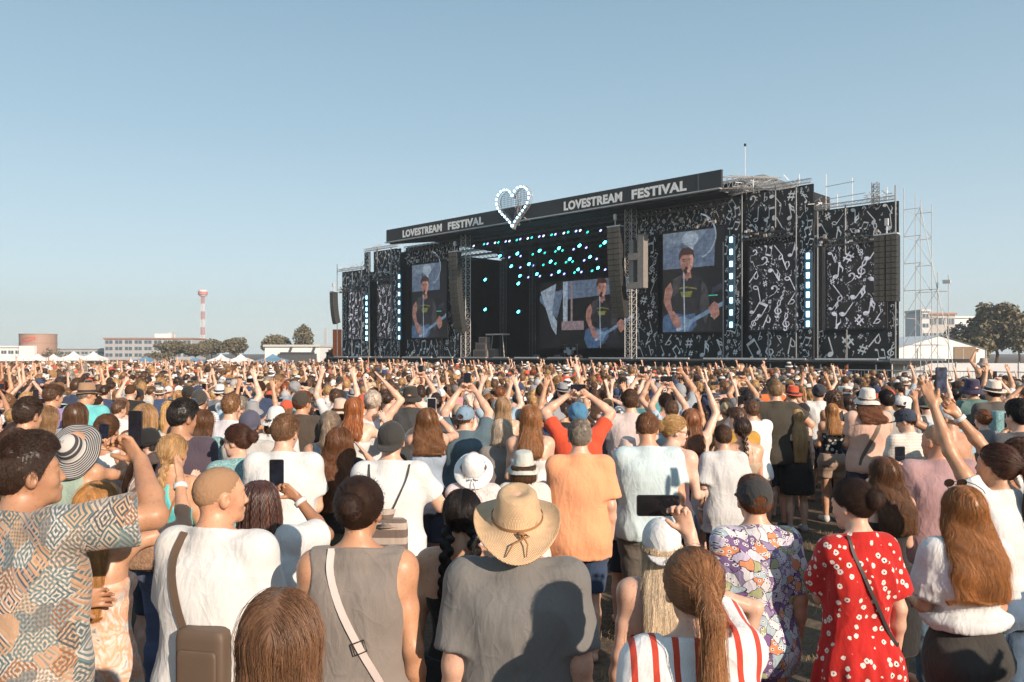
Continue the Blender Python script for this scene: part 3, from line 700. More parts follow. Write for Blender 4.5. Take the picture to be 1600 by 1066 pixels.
def person(label, x, y, H, yaw=0.0, skin=(0.50, 0.28, 0.17), lod=1, cache=None, group='people in the crowd', name='person', **sp):
    """builds one person standing at (x, y); yaw turns the body to the right of the stage direction (degrees)"""
    s_ = H/1.75
    sp.setdefault('arms', ('down', 'down')); sp.setdefault('top', 'tee'); sp.setdefault('hair', 'short'); sp['seed'] = sp.get('seed', int(abs(x*31+y*17)*10) % 97)
    root = empty(name, (x, y, 0), -R(yaw), s_)
    tag(root, label, 'person', group)
    def make():
        h, hf = LODH[lod]; f, T, leg, aL, aR, HM, hc = body_fields(sp, h, hf)
        V, Q = f.mesh(); V = smooth_mesh(V, Q, 1, 0.35); body = mesh_vf('body', V, Q, [SKIN])
        V, Q = make_top(sp, T, aL, aR) if sp['top'] else ((), ()); top = mesh_vf('top', V, Q, [CLOTH]) if len(V) else None
        bot = None
        if sp.get('bottom', 'shorts'):
            V, Q = make_bottom(sp, T, leg); bot = mesh_vf('bottom', V, Q, [CLOTH]) if len(V) else None
        return body, top, bot, (aL, aR), HM, hc
    body, top, bot, (aL, aR), HM, hc = cached(cache, make)
    def child(nm, me, col, mat=None):
        if mat is not None:
            me = me.copy() if cache else me
            me.materials.clear(); me.materials.append(mat)
        o = bpy.data.objects.new(nm, me); link(o, root); o.color = (*col, 1); return o
    child('body', body, skin)
    tn = {'tee': 't_shirt', 'long': 'long_sleeved_shirt', 'blouse': 'blouse', 'dress': 'dress', 'sundress': 'dress', 'vest': 'sleeveless_top', 'tank': 'tank_top', 'racer': 'tank_top', 'strap': 'strappy_top', 'tube': 'tube_top', 'bikini': 'bikini_top'}
    if top: child(tn[sp['top']], top, sp.get('tcol', (0.75, 0.75, 0.75)), sp.get('tmat'))
    if bot: child({'shorts': 'shorts', 'hotpants': 'shorts', 'jeans': 'trousers', 'skirt': 'skirt', 'midi': 'skirt', 'cargo': 'shorts'}[sp.get('bottom', 'shorts')], bot, sp.get('bcol', (0.05, 0.06, 0.09)), sp.get('bmat'))
    Mh = Matrix([list(r) for r in HM]); hm = Matrix.Translation(Vector(hc)) @ Mh.to_4x4()
    hk = sp['hair']; hatk = sp.get('hat')
    if hk:
        q = {k: sp[k] for k in ('len', 'tx', 'tz') if k in sp}
        if hatk and not (hatk == 'cap' and hk == 'short'): q['hat'] = 1
        key = (hk, lod, tuple(sorted(q.items())), 0 if lod == 2 else sp['seed'])
        def mk():
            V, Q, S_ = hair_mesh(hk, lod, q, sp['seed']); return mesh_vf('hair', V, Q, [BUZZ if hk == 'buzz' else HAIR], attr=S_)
        me = cached(('hair',)+key, mk)
        o = child('hair', me, sp.get('hcol', (0.06, 0.03, 0.015))); o.matrix_basis = hm
    if hatk:
        o = make_hat(hatk, root, hm, sp.get('hatcol', (0.7, 0.7, 0.68)), lod, sp.get('tilt', 0))
    if sp.get('shoes') is not None:
        for sd_ in (-1, 1):
            ax_ = (0.10+sp.get('stance', 0))*sd_
            def mk():
                f = Field((-0.08, -0.12, -0.02), (0.08, 0.24, 0.14), 0.008)
                f.cone((0, -0.035, 0.045), (0.012*sd_, 0.155, 0.032), 0.045, 0.040, 0.02); f.cone((0, -0.03, 0.05), (0, -0.02, 0.10), 0.046, 0.046, 0.02)
                f.clip(lambda x, y, z: np.maximum(0.002-z, z-0.10)+0*x+0*y); V, Q = f.mesh(); return mesh_vf('shoe', V, Q, [CLOTH])
            o = child('shoe', cached(('shoe', sd_), mk), sp['shoes']); o.location = (ax_, 0, 0)
    if sp.get('glasses'): make_glasses(root, hm, sp['glasses'])
    if sp.get('eyes'):
        for sd_ in (-1, 1):
            b = MB(); vs, fs = lathe([(0.0005, -0.0105), (0.006, -0.0085), (0.010, -0.003), (0.0105, 0.002), (0.007, 0.008), (0.0005, 0.0105)], 10); b.add(vs, fs, simple('eye_white', (0.75, 0.72, 0.68), 0.2))
            vs, fs = lathe([(0.0045, 0.0), (0.0005, 0.0012)], 10); b.add([(p[0], 0.0101+p[2], p[1]) for p in vs], fs, simple('iris', (0.05, 0.03, 0.02), 0.2))
            o = b.build('eye', None, root, True); o.matrix_basis = hm @ Matrix.Translation((0.030*sd_, 0.0755, 0))
    if sp.get('watch'):
        a = (aL, aR)[sp['watch'] > 0]; d = nrm(a[2]-a[1]); c = a[2]-d*0.035; b = MB(); col = simple('watch_band', sp.get('wcol', (0.6, 0.6, 0.6)), 0.4)
        b.bar(c-d*0.011, c+d*0.011, 0.034, 14, col); b.build('wristband', None, root, True)
    root['_'] = 1; del root['_']
    Mw = Matrix.Translation((x, y, 0)) @ Matrix.Rotation(-R(yaw), 4, 'Z') @ Matrix.Scale(s_, 4)
    info = dict(root=root, M=Mw, aL=aL, aR=aR, s=s_, hm=Mw @ hm)
    return info
# ---- hats, in the frame of the head
def make_hat(kind, root, hm, col, lod, tilt=0):
    def mk():
        n = 40 if lod < 2 else 20; b = MB(); b2 = None
        straw = straw_mat(); c_ = CLOTH
        if kind in ('cap', 'cap_back'):
            f = Field((-0.11, -0.22, -0.06), (0.11, 0.24, 0.15), 0.005 if lod < 2 else 0.009)
            f.ell((0, -0.010, 0.030), (0.089, 0.110, 0.102), 0.0); f.clip(lambda x, y, z: np.maximum((-0.008+0*y)-z, -2)+0*x)
            s_ = 1 if kind == 'cap' else -1
            def visor(x, y, z):
                yy = (y-0.075*s_)*s_; zz = z+0.002-0.01*(s_ > 0)+1.9*x*x+0.25*np.clip(yy, 0, 1)
                return np.maximum(np.maximum(np.sqrt((x/0.078)**2+(yy/0.105)**2)-1, -1)*0.07, np.abs(zz)-0.0045)
            f.put(visor, np.array((-0.1, -0.21 if s_ < 0 else 0.0, -0.06)), np.array((0.1, 0.0 if s_ < 0 else 0.21, 0.03)), 0.006)
            f.ell((0, -0.01, 0.133), (0.009, 0.009, 0.006), 0.002)
            if kind == 'cap': f.ell((0, -0.122, 0.028), (0.034, 0.034, 0.024), 0.0, sub=True)
            V, Q = f.mesh(); return mesh_vf('cap', V, Q, [c_]), None
        if kind == 'beanie':
            f = Field((-0.12, -0.14, -0.06), (0.12, 0.14, 0.17), 0.005 if lod < 2 else 0.009)
            f.ell((0, -0.012, 0.035), (0.092, 0.112, 0.10), 0.0); f.ell((0, -0.04, 0.06), (0.09, 0.10, 0.085), 0.02); f.clip(lambda x, y, z: -0.02+0.25*y-z+0*x)
            V, Q = f.mesh(); n_ = vnormals(V, Q); a = np.arctan2(V[:, 1]+0.02, V[:, 0]); V = V+n_*(0.004*np.sin(a*5+V[:, 2]*60))[:, None]
            return mesh_vf('beanie', V, Q, [c_]), None
        if kind == 'bucket':
            pr = [(0.001, 0.128), (0.045, 0.126), (0.068, 0.120), (0.076, 0.105), (0.088, 0.03), (0.092, 0.018), (0.118, -0.008), (0.140, -0.036), (0.139, -0.040), (0.115, -0.014), (0.088, 0.010)]
            vs, fs = lathe(pr, n, (0.98, 1.12), lambda p, a, r: (p[0], p[1], p[2]+0.006*math.sin(3*a)*(r > 0.1)))
        elif kind in ('fedora', 'panama'):
            pr = [(0.001, 0.118), (0.03, 0.124), (0.062, 0.132), (0.074, 0.122), (0.088, 0.03), (0.092, 0.018), (0.12, 0.010), (0.140, 0.012), (0.140, 0.007), (0.115, 0.004), (0.088, 0.008)]
            vs, fs = lathe(pr, n, (0.96, 1.12), lambda p, a, r: (p[0]*(1-0.18*(p[1] > 0)*(p[2] > 0.1)), p[1], p[2]+(0.014*abs(math.cos(a))**2 if r > 0.1 else 0)-(0.015*max(0, math.sin(a)) if r > 0.1 else 0)))
            b2 = MB(); v2, f2 = lathe([(0.0915, 0.020), (0.0905, 0.050)], n, (0.965, 1.125)); b2.add(v2, f2, simple('hat_band_dark', (0.04, 0.03, 0.03), 0.8))
        elif kind == 'cowboy':
            pr = [(0.001, 0.106), (0.022, 0.110), (0.042, 0.122), (0.058, 0.122), (0.072, 0.108), (0.083, 0.065), (0.090, 0.03), (0.095, 0.016), (0.12, 0.004), (0.15, -0.002), (0.168, -0.006), (0.176, -0.006), (0.176, -0.011), (0.15, -0.008), (0.115, -0.002), (0.09, 0.006)]
            def df(p, a, r):
                k = max(0, (r-0.10)/0.086); return (p[0]*(1-0.10*k*abs(math.cos(a))), p[1]*(1+0.02*k), p[2]+0.038*k*k*abs(math.cos(a))**2.5-0.045*k*(math.sin(a) < 0)*abs(math.sin(a))**2+0.004*math.sin(5*a)*k)
            vs, fs = lathe(pr, 72, (0.97, 1.12), df)
            b2 = MB(); v2, f2 = lathe([(0.0965, 0.018), (0.0955, 0.028)], 48, (0.975, 1.13)); b2.add(v2, f2, simple('hat_cord', (0.30, 0.15, 0.06), 0.7))
            for q in range(2): b2.tube([(0.01, -0.118, 0.024), (0.02+0.02*q, -0.135, 0.02), (0.035-0.05*q, -0.16, 0.004), (0.03-0.07*q, -0.185, -0.03)], [0.004, 0.0035, 0.003, 0.002], 6, simple('hat_cord', (0.3, 0.15, 0.06), 0.7))
            b2.tube([(0.0, -0.118, 0.02), (0.012, -0.132, 0.03), (0.03, -0.125, 0.02), (0.012, -0.13, 0.014), (0.0, -0.118, 0.02)], 0.005, 6, simple('hat_cord', (0.3, 0.15, 0.06), 0.7))
        elif kind in ('sunhat', 'bowhat', 'blackhat'):
            R1 = {'sunhat': 0.20, 'bowhat': 0.155, 'blackhat': 0.15}[kind]; dz = {'sunhat': 0.02, 'bowhat': 0.04, 'blackhat': 0.0}[kind]
            pr = [(0.001, 0.135), (0.035, 0.131), (0.062, 0.116), (0.080, 0.085), (0.090, 0.04), (0.094, 0.018)]+[(0.094+(R1-0.094)*t, 0.014-dz*t) for t in (0.15, 0.35, 0.55, 0.75, 0.9, 1.0)]+[(R1, 0.009-dz), (0.12, 0.0), (0.09, 0.006)]
            vs, fs = lathe(pr, 64, (0.98, 1.1), lambda p, a, r: (p[0], p[1], p[2]+(0.012*math.sin(3*a+1)+0.006*math.sin(7*a))*max(0, (r-0.1)/0.1)+(0.02*abs(math.cos(a))*(r > 0.12) if kind == 'blackhat' else 0)))
            if kind == 'bowhat':
                bm_ = simple('hat_ribbon', (0.62, 0.62, 0.63), 0.6); b2 = MB(); v2, f2 = lathe([(0.0955, 0.014), (0.094, 0.036)], 40, (0.985, 1.105)); b2.add(v2, f2, bm_)
                for s_ in (-1, 1):
                    b2.tube([(0, -0.108, 0.026), (0.02*s_, -0.125, 0.04), (0.035*s_, -0.125, 0.025), (0.0, -0.108, 0.022)], 0.006, 6, bm_); b2.tube([(0, -0.11, 0.02), (0.012*s_, -0.145, 0.0), (0.02*s_, -0.178, -0.034)], [0.006, 0.008, 0.007], 6, bm_)
        b.add(vs, fs); mat = {'cowboy': straw, 'panama': straw, 'sunhat': stripe_hat_mat()}.get(kind, c_)
        me = bpy.data.meshes.new(kind); me.from_pydata(b.v, [], b.f); me.materials.append(mat); me.polygons.foreach_set('use_smooth', [True]*len(b.f)); me.update()
        m2 = None
        if b2:
            m2 = bpy.data.meshes.new('hat_band'); m2.from_pydata(b2.v, [], b2.f)
            for q in b2.mats: m2.materials.append(q)
            m2.polygons.foreach_set('use_smooth', [True]*len(b2.f)); m2.update()
        return me, m2
    me, m2 = cached(('hat', kind, min(lod, 2)), mk)
    o = bpy.data.objects.new({'cap': 'cap', 'cap_back': 'cap', 'beanie': 'beanie', 'bucket': 'bucket_hat'}.get(kind, 'hat'), me); link(o, root); o.color = (*col, 1); o.matrix_basis = hm @ Matrix.Translation((0, -0.0011*tilt, -0.0005*tilt)) @ Matrix.Rotation(R(8+tilt), 4, 'X') @ Matrix.Translation((0, 0, 0.002))
    if m2:
        q = bpy.data.objects.new('hat_band', m2); link(q, o)
    return o
def straw_mat():
    if 'straw' in MC: return MC['straw']
    m, nt, b = newmat('straw'); MC['straw'] = m; tc = N(nt, 'ShaderNodeTexCoord'); sx = N(nt, 'ShaderNodeSeparateXYZ'); nt.links.new(tc.outputs['Object'], sx.inputs[0])
    an = N(nt, 'ShaderNodeMath', operation='ARCTAN2'); nt.links.new(sx.outputs[1], an.inputs[0]); nt.links.new(sx.outputs[0], an.inputs[1])
    ln = N(nt, 'ShaderNodeVectorMath', operation='LENGTH'); nt.links.new(tc.outputs['Object'], ln.inputs[0])
    def sn(v, k):
        a = N(nt, 'ShaderNodeMath', operation='MULTIPLY'); nt.links.new(v, a.inputs[0]); a.inputs[1].default_value = k
        c = N(nt, 'ShaderNodeMath', operation='SINE'); nt.links.new(a.outputs[0], c.inputs[0]); return c.outputs[0]
    mu = N(nt, 'ShaderNodeMath', operation='MULTIPLY'); nt.links.new(sn(an.outputs[0], 110), mu.inputs[0]); nt.links.new(sn(ln.outputs['Value'], 900), mu.inputs[1])
    nz = N(nt, 'ShaderNodeTexNoise', i_Scale=30.0, i_Detail=4.0); nt.links.new(tc.outputs['Object'], nz.inputs['Vector'])
    c1 = ramp(nt, mu.outputs[0], [(0.0, (0.58, 0.37, 0.20)), (0.7, (0.80, 0.57, 0.36))]); c2 = ramp(nt, nz.outputs[0], [(0.3, (0.85,)*3), (0.7, (1.05,)*3)])
    nt.links.new(mixc(nt, 1.0, c1, c2, 'MULTIPLY'), b.inputs['Base Color']); b.inputs['Roughness'].default_value = 0.7; bump(nt, b, mu.outputs[0], 0.5, 0.003); return m
def stripe_hat_mat():
    if 'striped_hat' in MC: return MC['striped_hat']
    m, nt, b = newmat('striped_hat'); MC['striped_hat'] = m; tc = N(nt, 'ShaderNodeTexCoord')
    mp = N(nt, 'ShaderNodeMapping'); mp.inputs['Scale'].default_value = (1, 0.9, 0.9); nt.links.new(tc.outputs['Object'], mp.inputs[0])
    ln = N(nt, 'ShaderNodeVectorMath', operation='LENGTH'); nt.links.new(mp.outputs[0], ln.inputs[0])
    a = N(nt, 'ShaderNodeMath', operation='MULTIPLY'); nt.links.new(ln.outputs['Value'], a.inputs[0]); a.inputs[1].default_value = 480
    c = N(nt, 'ShaderNodeMath', operation='SINE'); nt.links.new(a.outputs[0], c.inputs[0])
    nt.links.new(ramp(nt, c.outputs[0], [(0.35, (0.05, 0.05, 0.055)), (0.6, (0.5, 0.47, 0.44))]), b.inputs['Base Color']); b.inputs['Roughness'].default_value = 0.8; return m
def make_glasses(root, hm, mode):
    b = MB(); fr = simple('glasses_frame', (0.02, 0.015, 0.012), 0.25); ls = simple('dark_lens', (0.03, 0.02, 0.015), 0.08)
    for s_ in (-1, 1):
        pts = [(0.033*s_+0.026*math.cos(t), 0.104+0.0*math.cos(t), -0.002+0.021*math.sin(t)) for t in np.linspace(0, 2*math.pi, 14)]
        b.poly(pts[:-1] if s_ < 0 else pts[:-1], ls); b.tube(pts, 0.002, 5, fr)
        b.tube([(0.058*s_, 0.102, 0.004), (0.078*s_, 0.06, 0.004), (0.083*s_, 0.0, 0.0), (0.084*s_, -0.02, -0.012)], 0.0022, 5, fr)
    b.tube([(-0.01, 0.106, 0.002), (0, 0.107, 0.004), (0.01, 0.106, 0.002)], 0.002, 5, fr)
    o = b.build('sunglasses', None, root, False); o.matrix_basis = hm if mode == 'on' else hm @ Matrix.Translation((0, -0.035, 0.108)) @ Matrix.Rotation(R(12), 4, 'X')
# ---- things people hold and carry
def phone_mesh():
    def rr(w_, h_, r, y):
        pts = []
        for cx, cz, a0 in ((w_-r, h_-r, 0), (-w_+r, h_-r, 90), (-w_+r, -h_+r, 180), (w_-r, -h_+r, 270)):
            for q in range(5): a = R(a0+q*22.5); pts.append((cx+r*math.cos(a), y, cz+r*math.sin(a)))
        return pts
    b = MB(); o = rr(0.037, 0.076, 0.009, -0.0042); i = rr(0.037, 0.076, 0.009, 0.0042); n = len(o)
    b.add(o+i, [(k, (k+1) % n, n+(k+1) % n, n+k) for k in range(n)]+[tuple(range(n)), tuple(range(2*n-1, n-1, -1))])
    s_ = MB(); s_.add(rr(0.0345, 0.0725, 0.007, -0.0052), [tuple(range(n))]); l = MB()
    for q in (0.014, -0.002): l.bar((-0.022, 0.0042, 0.055+q-0.012), (-0.022, 0.0065, 0.055+q-0.012), 0.0062, 10)
    return b, s_, l
PH = {}
def phone(label, loc, rot=(0, 0, 0), case=(0.02, 0.02, 0.025), screen=None, s_=1.0, group='phones held up to film the stage'):
    if not PH:
        b, sc_, l = phone_mesh(); m, nt, bb = newmat('phone_screen'); c = attr_col(nt); tc = N(nt, 'ShaderNodeTexCoord'); nz = N(nt, 'ShaderNodeTexNoise', i_Scale=22.0); nt.links.new(tc.outputs['Object'], nz.inputs['Vector'])
        nt.links.new(mixc(nt, 1.0, c, ramp(nt, nz.outputs[0], [(0.35, (0.2,)*3), (0.7, (1.4,)*3)]), 'MULTIPLY'), bb.inputs['Emission Color']); bb.inputs['Emission Strength'].default_value = 0.22
        bb.inputs['Base Color'].default_value = (0.008, 0.008, 0.01, 1); bb.inputs['Roughness'].default_value = 0.12
        m2, nt, bb = newmat('phone_case'); nt.links.new(attr_col(nt), bb.inputs['Base Color']); bb.inputs['Roughness'].default_value = 0.35
        for k, q, mt in (('case', b, m2), ('screen', sc_, m), ('camera_lens', l, simple('lens_glass', (0.02, 0.02, 0.03), 0.1))):
            me = bpy.data.meshes.new(k); me.from_pydata(q.v, [], q.f); me.materials.append(mt); me.update(); PH[k] = me
    r = empty('phone', loc, 0, s_); r.rotation_euler = rot; tag(r, label, 'phone', group)
    for k, c in (('case', case), ('screen', screen or (0.02, 0.03, 0.06)), ('camera_lens', (0, 0, 0))):
        o = bpy.data.objects.new(k, PH[k]); link(o, r); o.color = (*c, 1)
    return r
def hand_world(info, side):
    a = info['aR'] if side > 0 else info['aL']; d = nrm(a[2]-a[1]); p = a[2]+d*0.10
    return info['M'] @ Vector(p)
# ------------------------------------------------------------------ the ground
def ground():
    m, nt, b = newmat('dry_turf'); tc = N(nt, 'ShaderNodeTexCoord'); n1 = N(nt, 'ShaderNodeTexNoise', i_Scale=0.5, i_Detail=8.0); n2 = N(nt, 'ShaderNodeTexNoise', i_Scale=14.0, i_Detail=6.0)
    for q in (n1, n2): nt.links.new(tc.outputs['Object'], q.inputs['Vector'])
    c = mixc(nt, 0.5, ramp(nt, n1.outputs[0], [(0.35, (0.075, 0.055, 0.038)), (0.65, (0.13, 0.098, 0.065))]), ramp(nt, n2.outputs[0], [(0.3, (0.05, 0.038, 0.026)), (0.7, (0.19, 0.14, 0.09))]))
    nt.links.new(c, b.inputs['Base Color']); b.inputs['Roughness'].default_value = 0.95; bump(nt, b, n2.outputs[0], 0.6, 0.03)
    g = MB(); S = 3000; g.add([(-S, -200, 0), (S, -200, 0), (S, S*1.5, 0), (-S, S*1.5, 0)], [(0, 1, 2, 3)])
    o = g.build('ground', m); tag(o, kind='structure')
    # dry grass blades where the trampled field shows between the feet
    g_ = np.random.default_rng(4); n = 26000; x = g_.uniform(0.2, 5.2, n); y = g_.uniform(2.4, 10.5, n)
    keep = vnoise(np.stack([x*1.3, y*1.3, y*0], 1))+0.4*vnoise(np.stack([x*5, y*5, y*0], 1)) > -0.25; x, y = x[keep], y[keep]; n = len(x); a = g_.uniform(0, 6.28, n); h = g_.uniform(0.015, 0.05, n); ln = g_.normal(0, 0.02, (n, 2)); w_ = 0.0035
    V = np.zeros((n, 4, 3)); V[:, 0] = np.stack([x-np.cos(a)*w_, y-np.sin(a)*w_, 0*x], 1); V[:, 1] = np.stack([x+np.cos(a)*w_, y+np.sin(a)*w_, 0*x], 1); V[:, 2] = np.stack([x+ln[:, 0]+np.cos(a)*w_*.3, y+ln[:, 1], h], 1); V[:, 3] = np.stack([x+ln[:, 0]-np.cos(a)*w_*.3, y+ln[:, 1], h], 1)
    me = mesh_vf('dry_grass', V.reshape(-1, 3), np.arange(n*4).reshape(-1, 4), [simple('grass_blade', (0.30, 0.22, 0.10), 0.8, var=0.5, scale=3.0)], smooth=False)
    o = bpy.data.objects.new('dry_grass', me); link(o); tag(o, 'short dry yellow grass on the trampled field', 'grass', kind='stuff')
ground()
# ------------------------------------------------------------------ the stage, in its own frame: u along the front, v towards the back, z up
SO = Vector((1.05, 80.85, 0.15)); SA = -R(44.64)
SM = Matrix.Translation(SO) @ Matrix.Rotation(SA, 4, 'Z')
def sthing(name, u, v, z, label=None, cat=None, group=None, kind=None):
    o = empty(name, SM @ Vector((u, v, z)), SA); tag(o, label, cat, group, kind); return o
BLK = simple('stage_black', (0.018, 0.018, 0.02), 0.85, var=0.3); ALU = simple('aluminium_truss', (0.42, 0.41, 0.40), 0.45, 0.3); GREY = simple('galvanised_tube', (0.55, 0.55, 0.55), 0.5, 0.2)
SCRIM = simple('black_scrim', (0.017, 0.019, 0.021), 0.9, var=0.35, scale=1.2); NOTE = simple('printed_note_white', (0.70, 0.72, 0.73), 0.8, var=0.25, scale=1.0)
def truss(b, a, c, w_=0.4, mat=None, seg=None, r=0.035, up=None):
    """square lattice truss between two points"""
    a = Vector(a); c = Vector(c); d = (c-a); L = d.length; d.normalize(); s_ = Vector((0, 0, 1)) if abs(d.z) < 0.9 else Vector((1, 0, 0)); x = d.cross(s_).normalized(); y = d.cross(x); n = seg or max(2, int(L/w_/1.6))
    co = [(sx*w_/2*x+sy*w_/2*y) for sx, sy in ((-1, -1), (1, -1), (1, 1), (-1, 1))]
    for q in co: b.bar(a+q, c+q, r, 5, mat)
    for i in range(n):
        p = a+d*L*i/n; e = a+d*L*(i+1)/n
        for k in range(4):
            q1, q2 = co[k], co[(k+1) % 4]; b.bar(p+q1, e+q2, r*0.6, 4, mat, caps=False)
            b.bar(p+q1, p+q2, r*0.6, 4, mat, caps=False)
# --- flat music notes (x right, z up), unit size about 1
def ell2(cx, cz, rx, rz, rot=0, n=12): return [(cx+rx*math.cos(t)*math.cos(rot)-rz*math.sin(t)*math.sin(rot), cz+rx*math.cos(t)*math.sin(rot)+rz*math.sin(t)*math.cos(rot)) for t in [2*math.pi*i/n for i in range(n)]]
def stroke(pts, w_):
    out = []; ws = list(w_)+[w_[-1]]*len(pts) if hasattr(w_, '__len__') else [w_]*len(pts); L = []; Rr = []
    for i, p in enumerate(pts):
        a = pts[max(i-1, 0)]; c = pts[min(i+1, len(pts)-1)]; dx, dz = c[0]-a[0], c[1]-a[1]; l = math.hypot(dx, dz)+1e-9; nx, nz = -dz/l*ws[i]/2, dx/l*ws[i]/2
        L.append((p[0]+nx, p[1]+nz)); Rr.append((p[0]-nx, p[1]-nz))
    for i in range(len(pts)-1): out.append([L[i], Rr[i], Rr[i+1], L[i+1]])
    return out
def arc(cx, cz, r, a0, a1, n=10, rz=None): return [(cx+r*math.cos(R(a0+(a1-a0)*i/n)), cz+(rz or r)*math.sin(R(a0+(a1-a0)*i/n))) for i in range(n+1)]
NOTES2 = {
 'quarter': [ell2(-.12, -.38, .17, .125, .35)]+stroke([(.03, -.36), (.03, .5)], .06),
 'half': stroke(ell2(-.12, -.38, .15, .105, .35)+[ell2(-.12, -.38, .15, .105, .35)[0]], .06)+stroke([(.03, -.36), (.03, .5)], .06),
 'eighth': [ell2(-.12, -.38, .17, .125, .35)]+stroke([(.03, -.36), (.03, .5)], .06)+stroke([(.03, .5), (.10, .28), (.28, .12), (.27, -.12)], [.16, .12, .08, .02]),
 'sixteenth': [ell2(-.12, -.38, .17, .125, .35)]+stroke([(.03, -.36), (.03, .5)], .06)+stroke([(.03, .5), (.12, .32), (.28, .20), (.27, .0)], [.14, .11, .08, .02])+stroke([(.03, .28), (.12, .1), (.28, -.02), (.27, -.2)], [.14, .11, .08, .02]),
 'beamed': [ell2(-.30, -.42, .15, .11, .35), ell2(.26, -.34, .15, .11, .35)]+stroke([(-.17, -.4), (-.17, .42)], .06)+stroke([(.39, -.32), (.39, .5)], .06)+[[(-.20, .28), (.42, .36), (.42, .53), (-.20, .45)]],
 'treble': stroke([(.0, -.52)]+arc(-.10, -.50, .10, 0, -180, 6)[::1]+[], .08)+stroke([(0, -.52), (-.07, .28), (.02, .48), (.13, .40), (.10, .2), (-.12, .02), (-.24, -.18), (-.14, -.36), (.05, -.38), (.18, -.25), (.14, -.10), (.0, -.06), (-.08, -.17), (-.02, -.25)], [.06, .06, .07, .07, .08, .09, .09, .08, .08, .08, .07, .06, .05, .03]),
 'sharp': stroke([(-.12, -.35), (-.12, .32)], .07)+stroke([(.12, -.32), (.12, .35)], .07)+stroke([(-.26, -.16), (.26, -.06)], .1)+stroke([(-.26, .08), (.26, .18)], .1),
 'flat': stroke([(-.12, .5), (-.12, -.35), (.12, -.15), (.16, .05), (.02, .10), (-.12, -.02)], .07),
 'bass': [ell2(-.17, .16, .09, .09)]+stroke([(-.22, .18)]+arc(-.02, .14, .2, 150, -20, 8)+[(.08, -.15), (-.2, -.40)], [.09, .07, .07, .08, .1, .11, .11, .1, .09, .08, .03])+[ell2(.28, .22, .05, .05, n=8), ell2(.28, .02, .05, .05, n=8)],
}
NK = list(NOTES2)
def scatter_notes(b, x0, x1, z0, z1, y, n, smin_, smax, seed, mat, face=-1):
    g_ = random.Random(seed); put = []; tries = 0
    while len(put) < n and tries < n*40:
        tries += 1; f = min(1, max(len(put)/n, tries/(n*18))); s_ = smax*(1-f)**1.3+smin_; x = g_.uniform(x0+s_*.42, x1-s_*.42) if x1-x0 > s_ else (x0+x1)/2; z = g_.uniform(z0+s_*.5, z1-s_*.5) if z1-z0 > s_*1.05 else None
        if z is None: continue
        if any((x-a)**2+(z-c)**2 < ((s_+t)*.45)**2 for a, c, t in put): continue
        put.append((x, z, s_)); k = g_.choice(NK); ro = g_.uniform(-.7, .7); fl = g_.choice((1, -1)) if k not in ('treble', 'sharp', 'bass') else 1; cr, sr = math.cos(ro), math.sin(ro)
        for i, pl in enumerate(NOTES2[k]):
            b.add([(x+s_*(p[0]*cr-p[1]*sr), y-0.003-0.0006*i, z+s_*(p[0]*sr+p[1]*cr)*fl) for p in pl], [tuple(range(len(pl)))], mat)
def lettering(text, u0, u1, z0, z1, v, parent, mat, name='lettering', off=0.045):
    cu = bpy.data.curves.new(name, 'FONT'); cu.body = text; cu.offset = off; cu.extrude = 0.01; cu.space_character = 1.08; cu.space_word = 1.25; cu.resolution_u = 3
    ob = bpy.data.objects.new(name, cu); COL.objects.link(ob); dg = bpy.context.evaluated_depsgraph_get()
    me = bpy.data.meshes.new_from_object(ob.evaluated_get(dg)); COL.objects.unlink(ob); bpy.data.objects.remove(ob); me.name = name
    V = np.array([p.co[:] for p in me.vertices]); a, c = V.min(0), V.max(0)
    V2 = np.stack([u0+(V[:, 0]-a[0])/(c[0]-a[0])*(u1-u0), v-(V[:, 2]-a[2]), z0+(V[:, 1]-a[1])/(c[1]-a[1])*(z1-z0)], 1)
    me.vertices.foreach_set('co', V2.astype(np.float32).ravel()); me.materials.clear(); me.materials.append(mat); me.update()
    o = bpy.data.objects.new(name, me); return link(o, parent)
DZ = 1.75                      # deck height
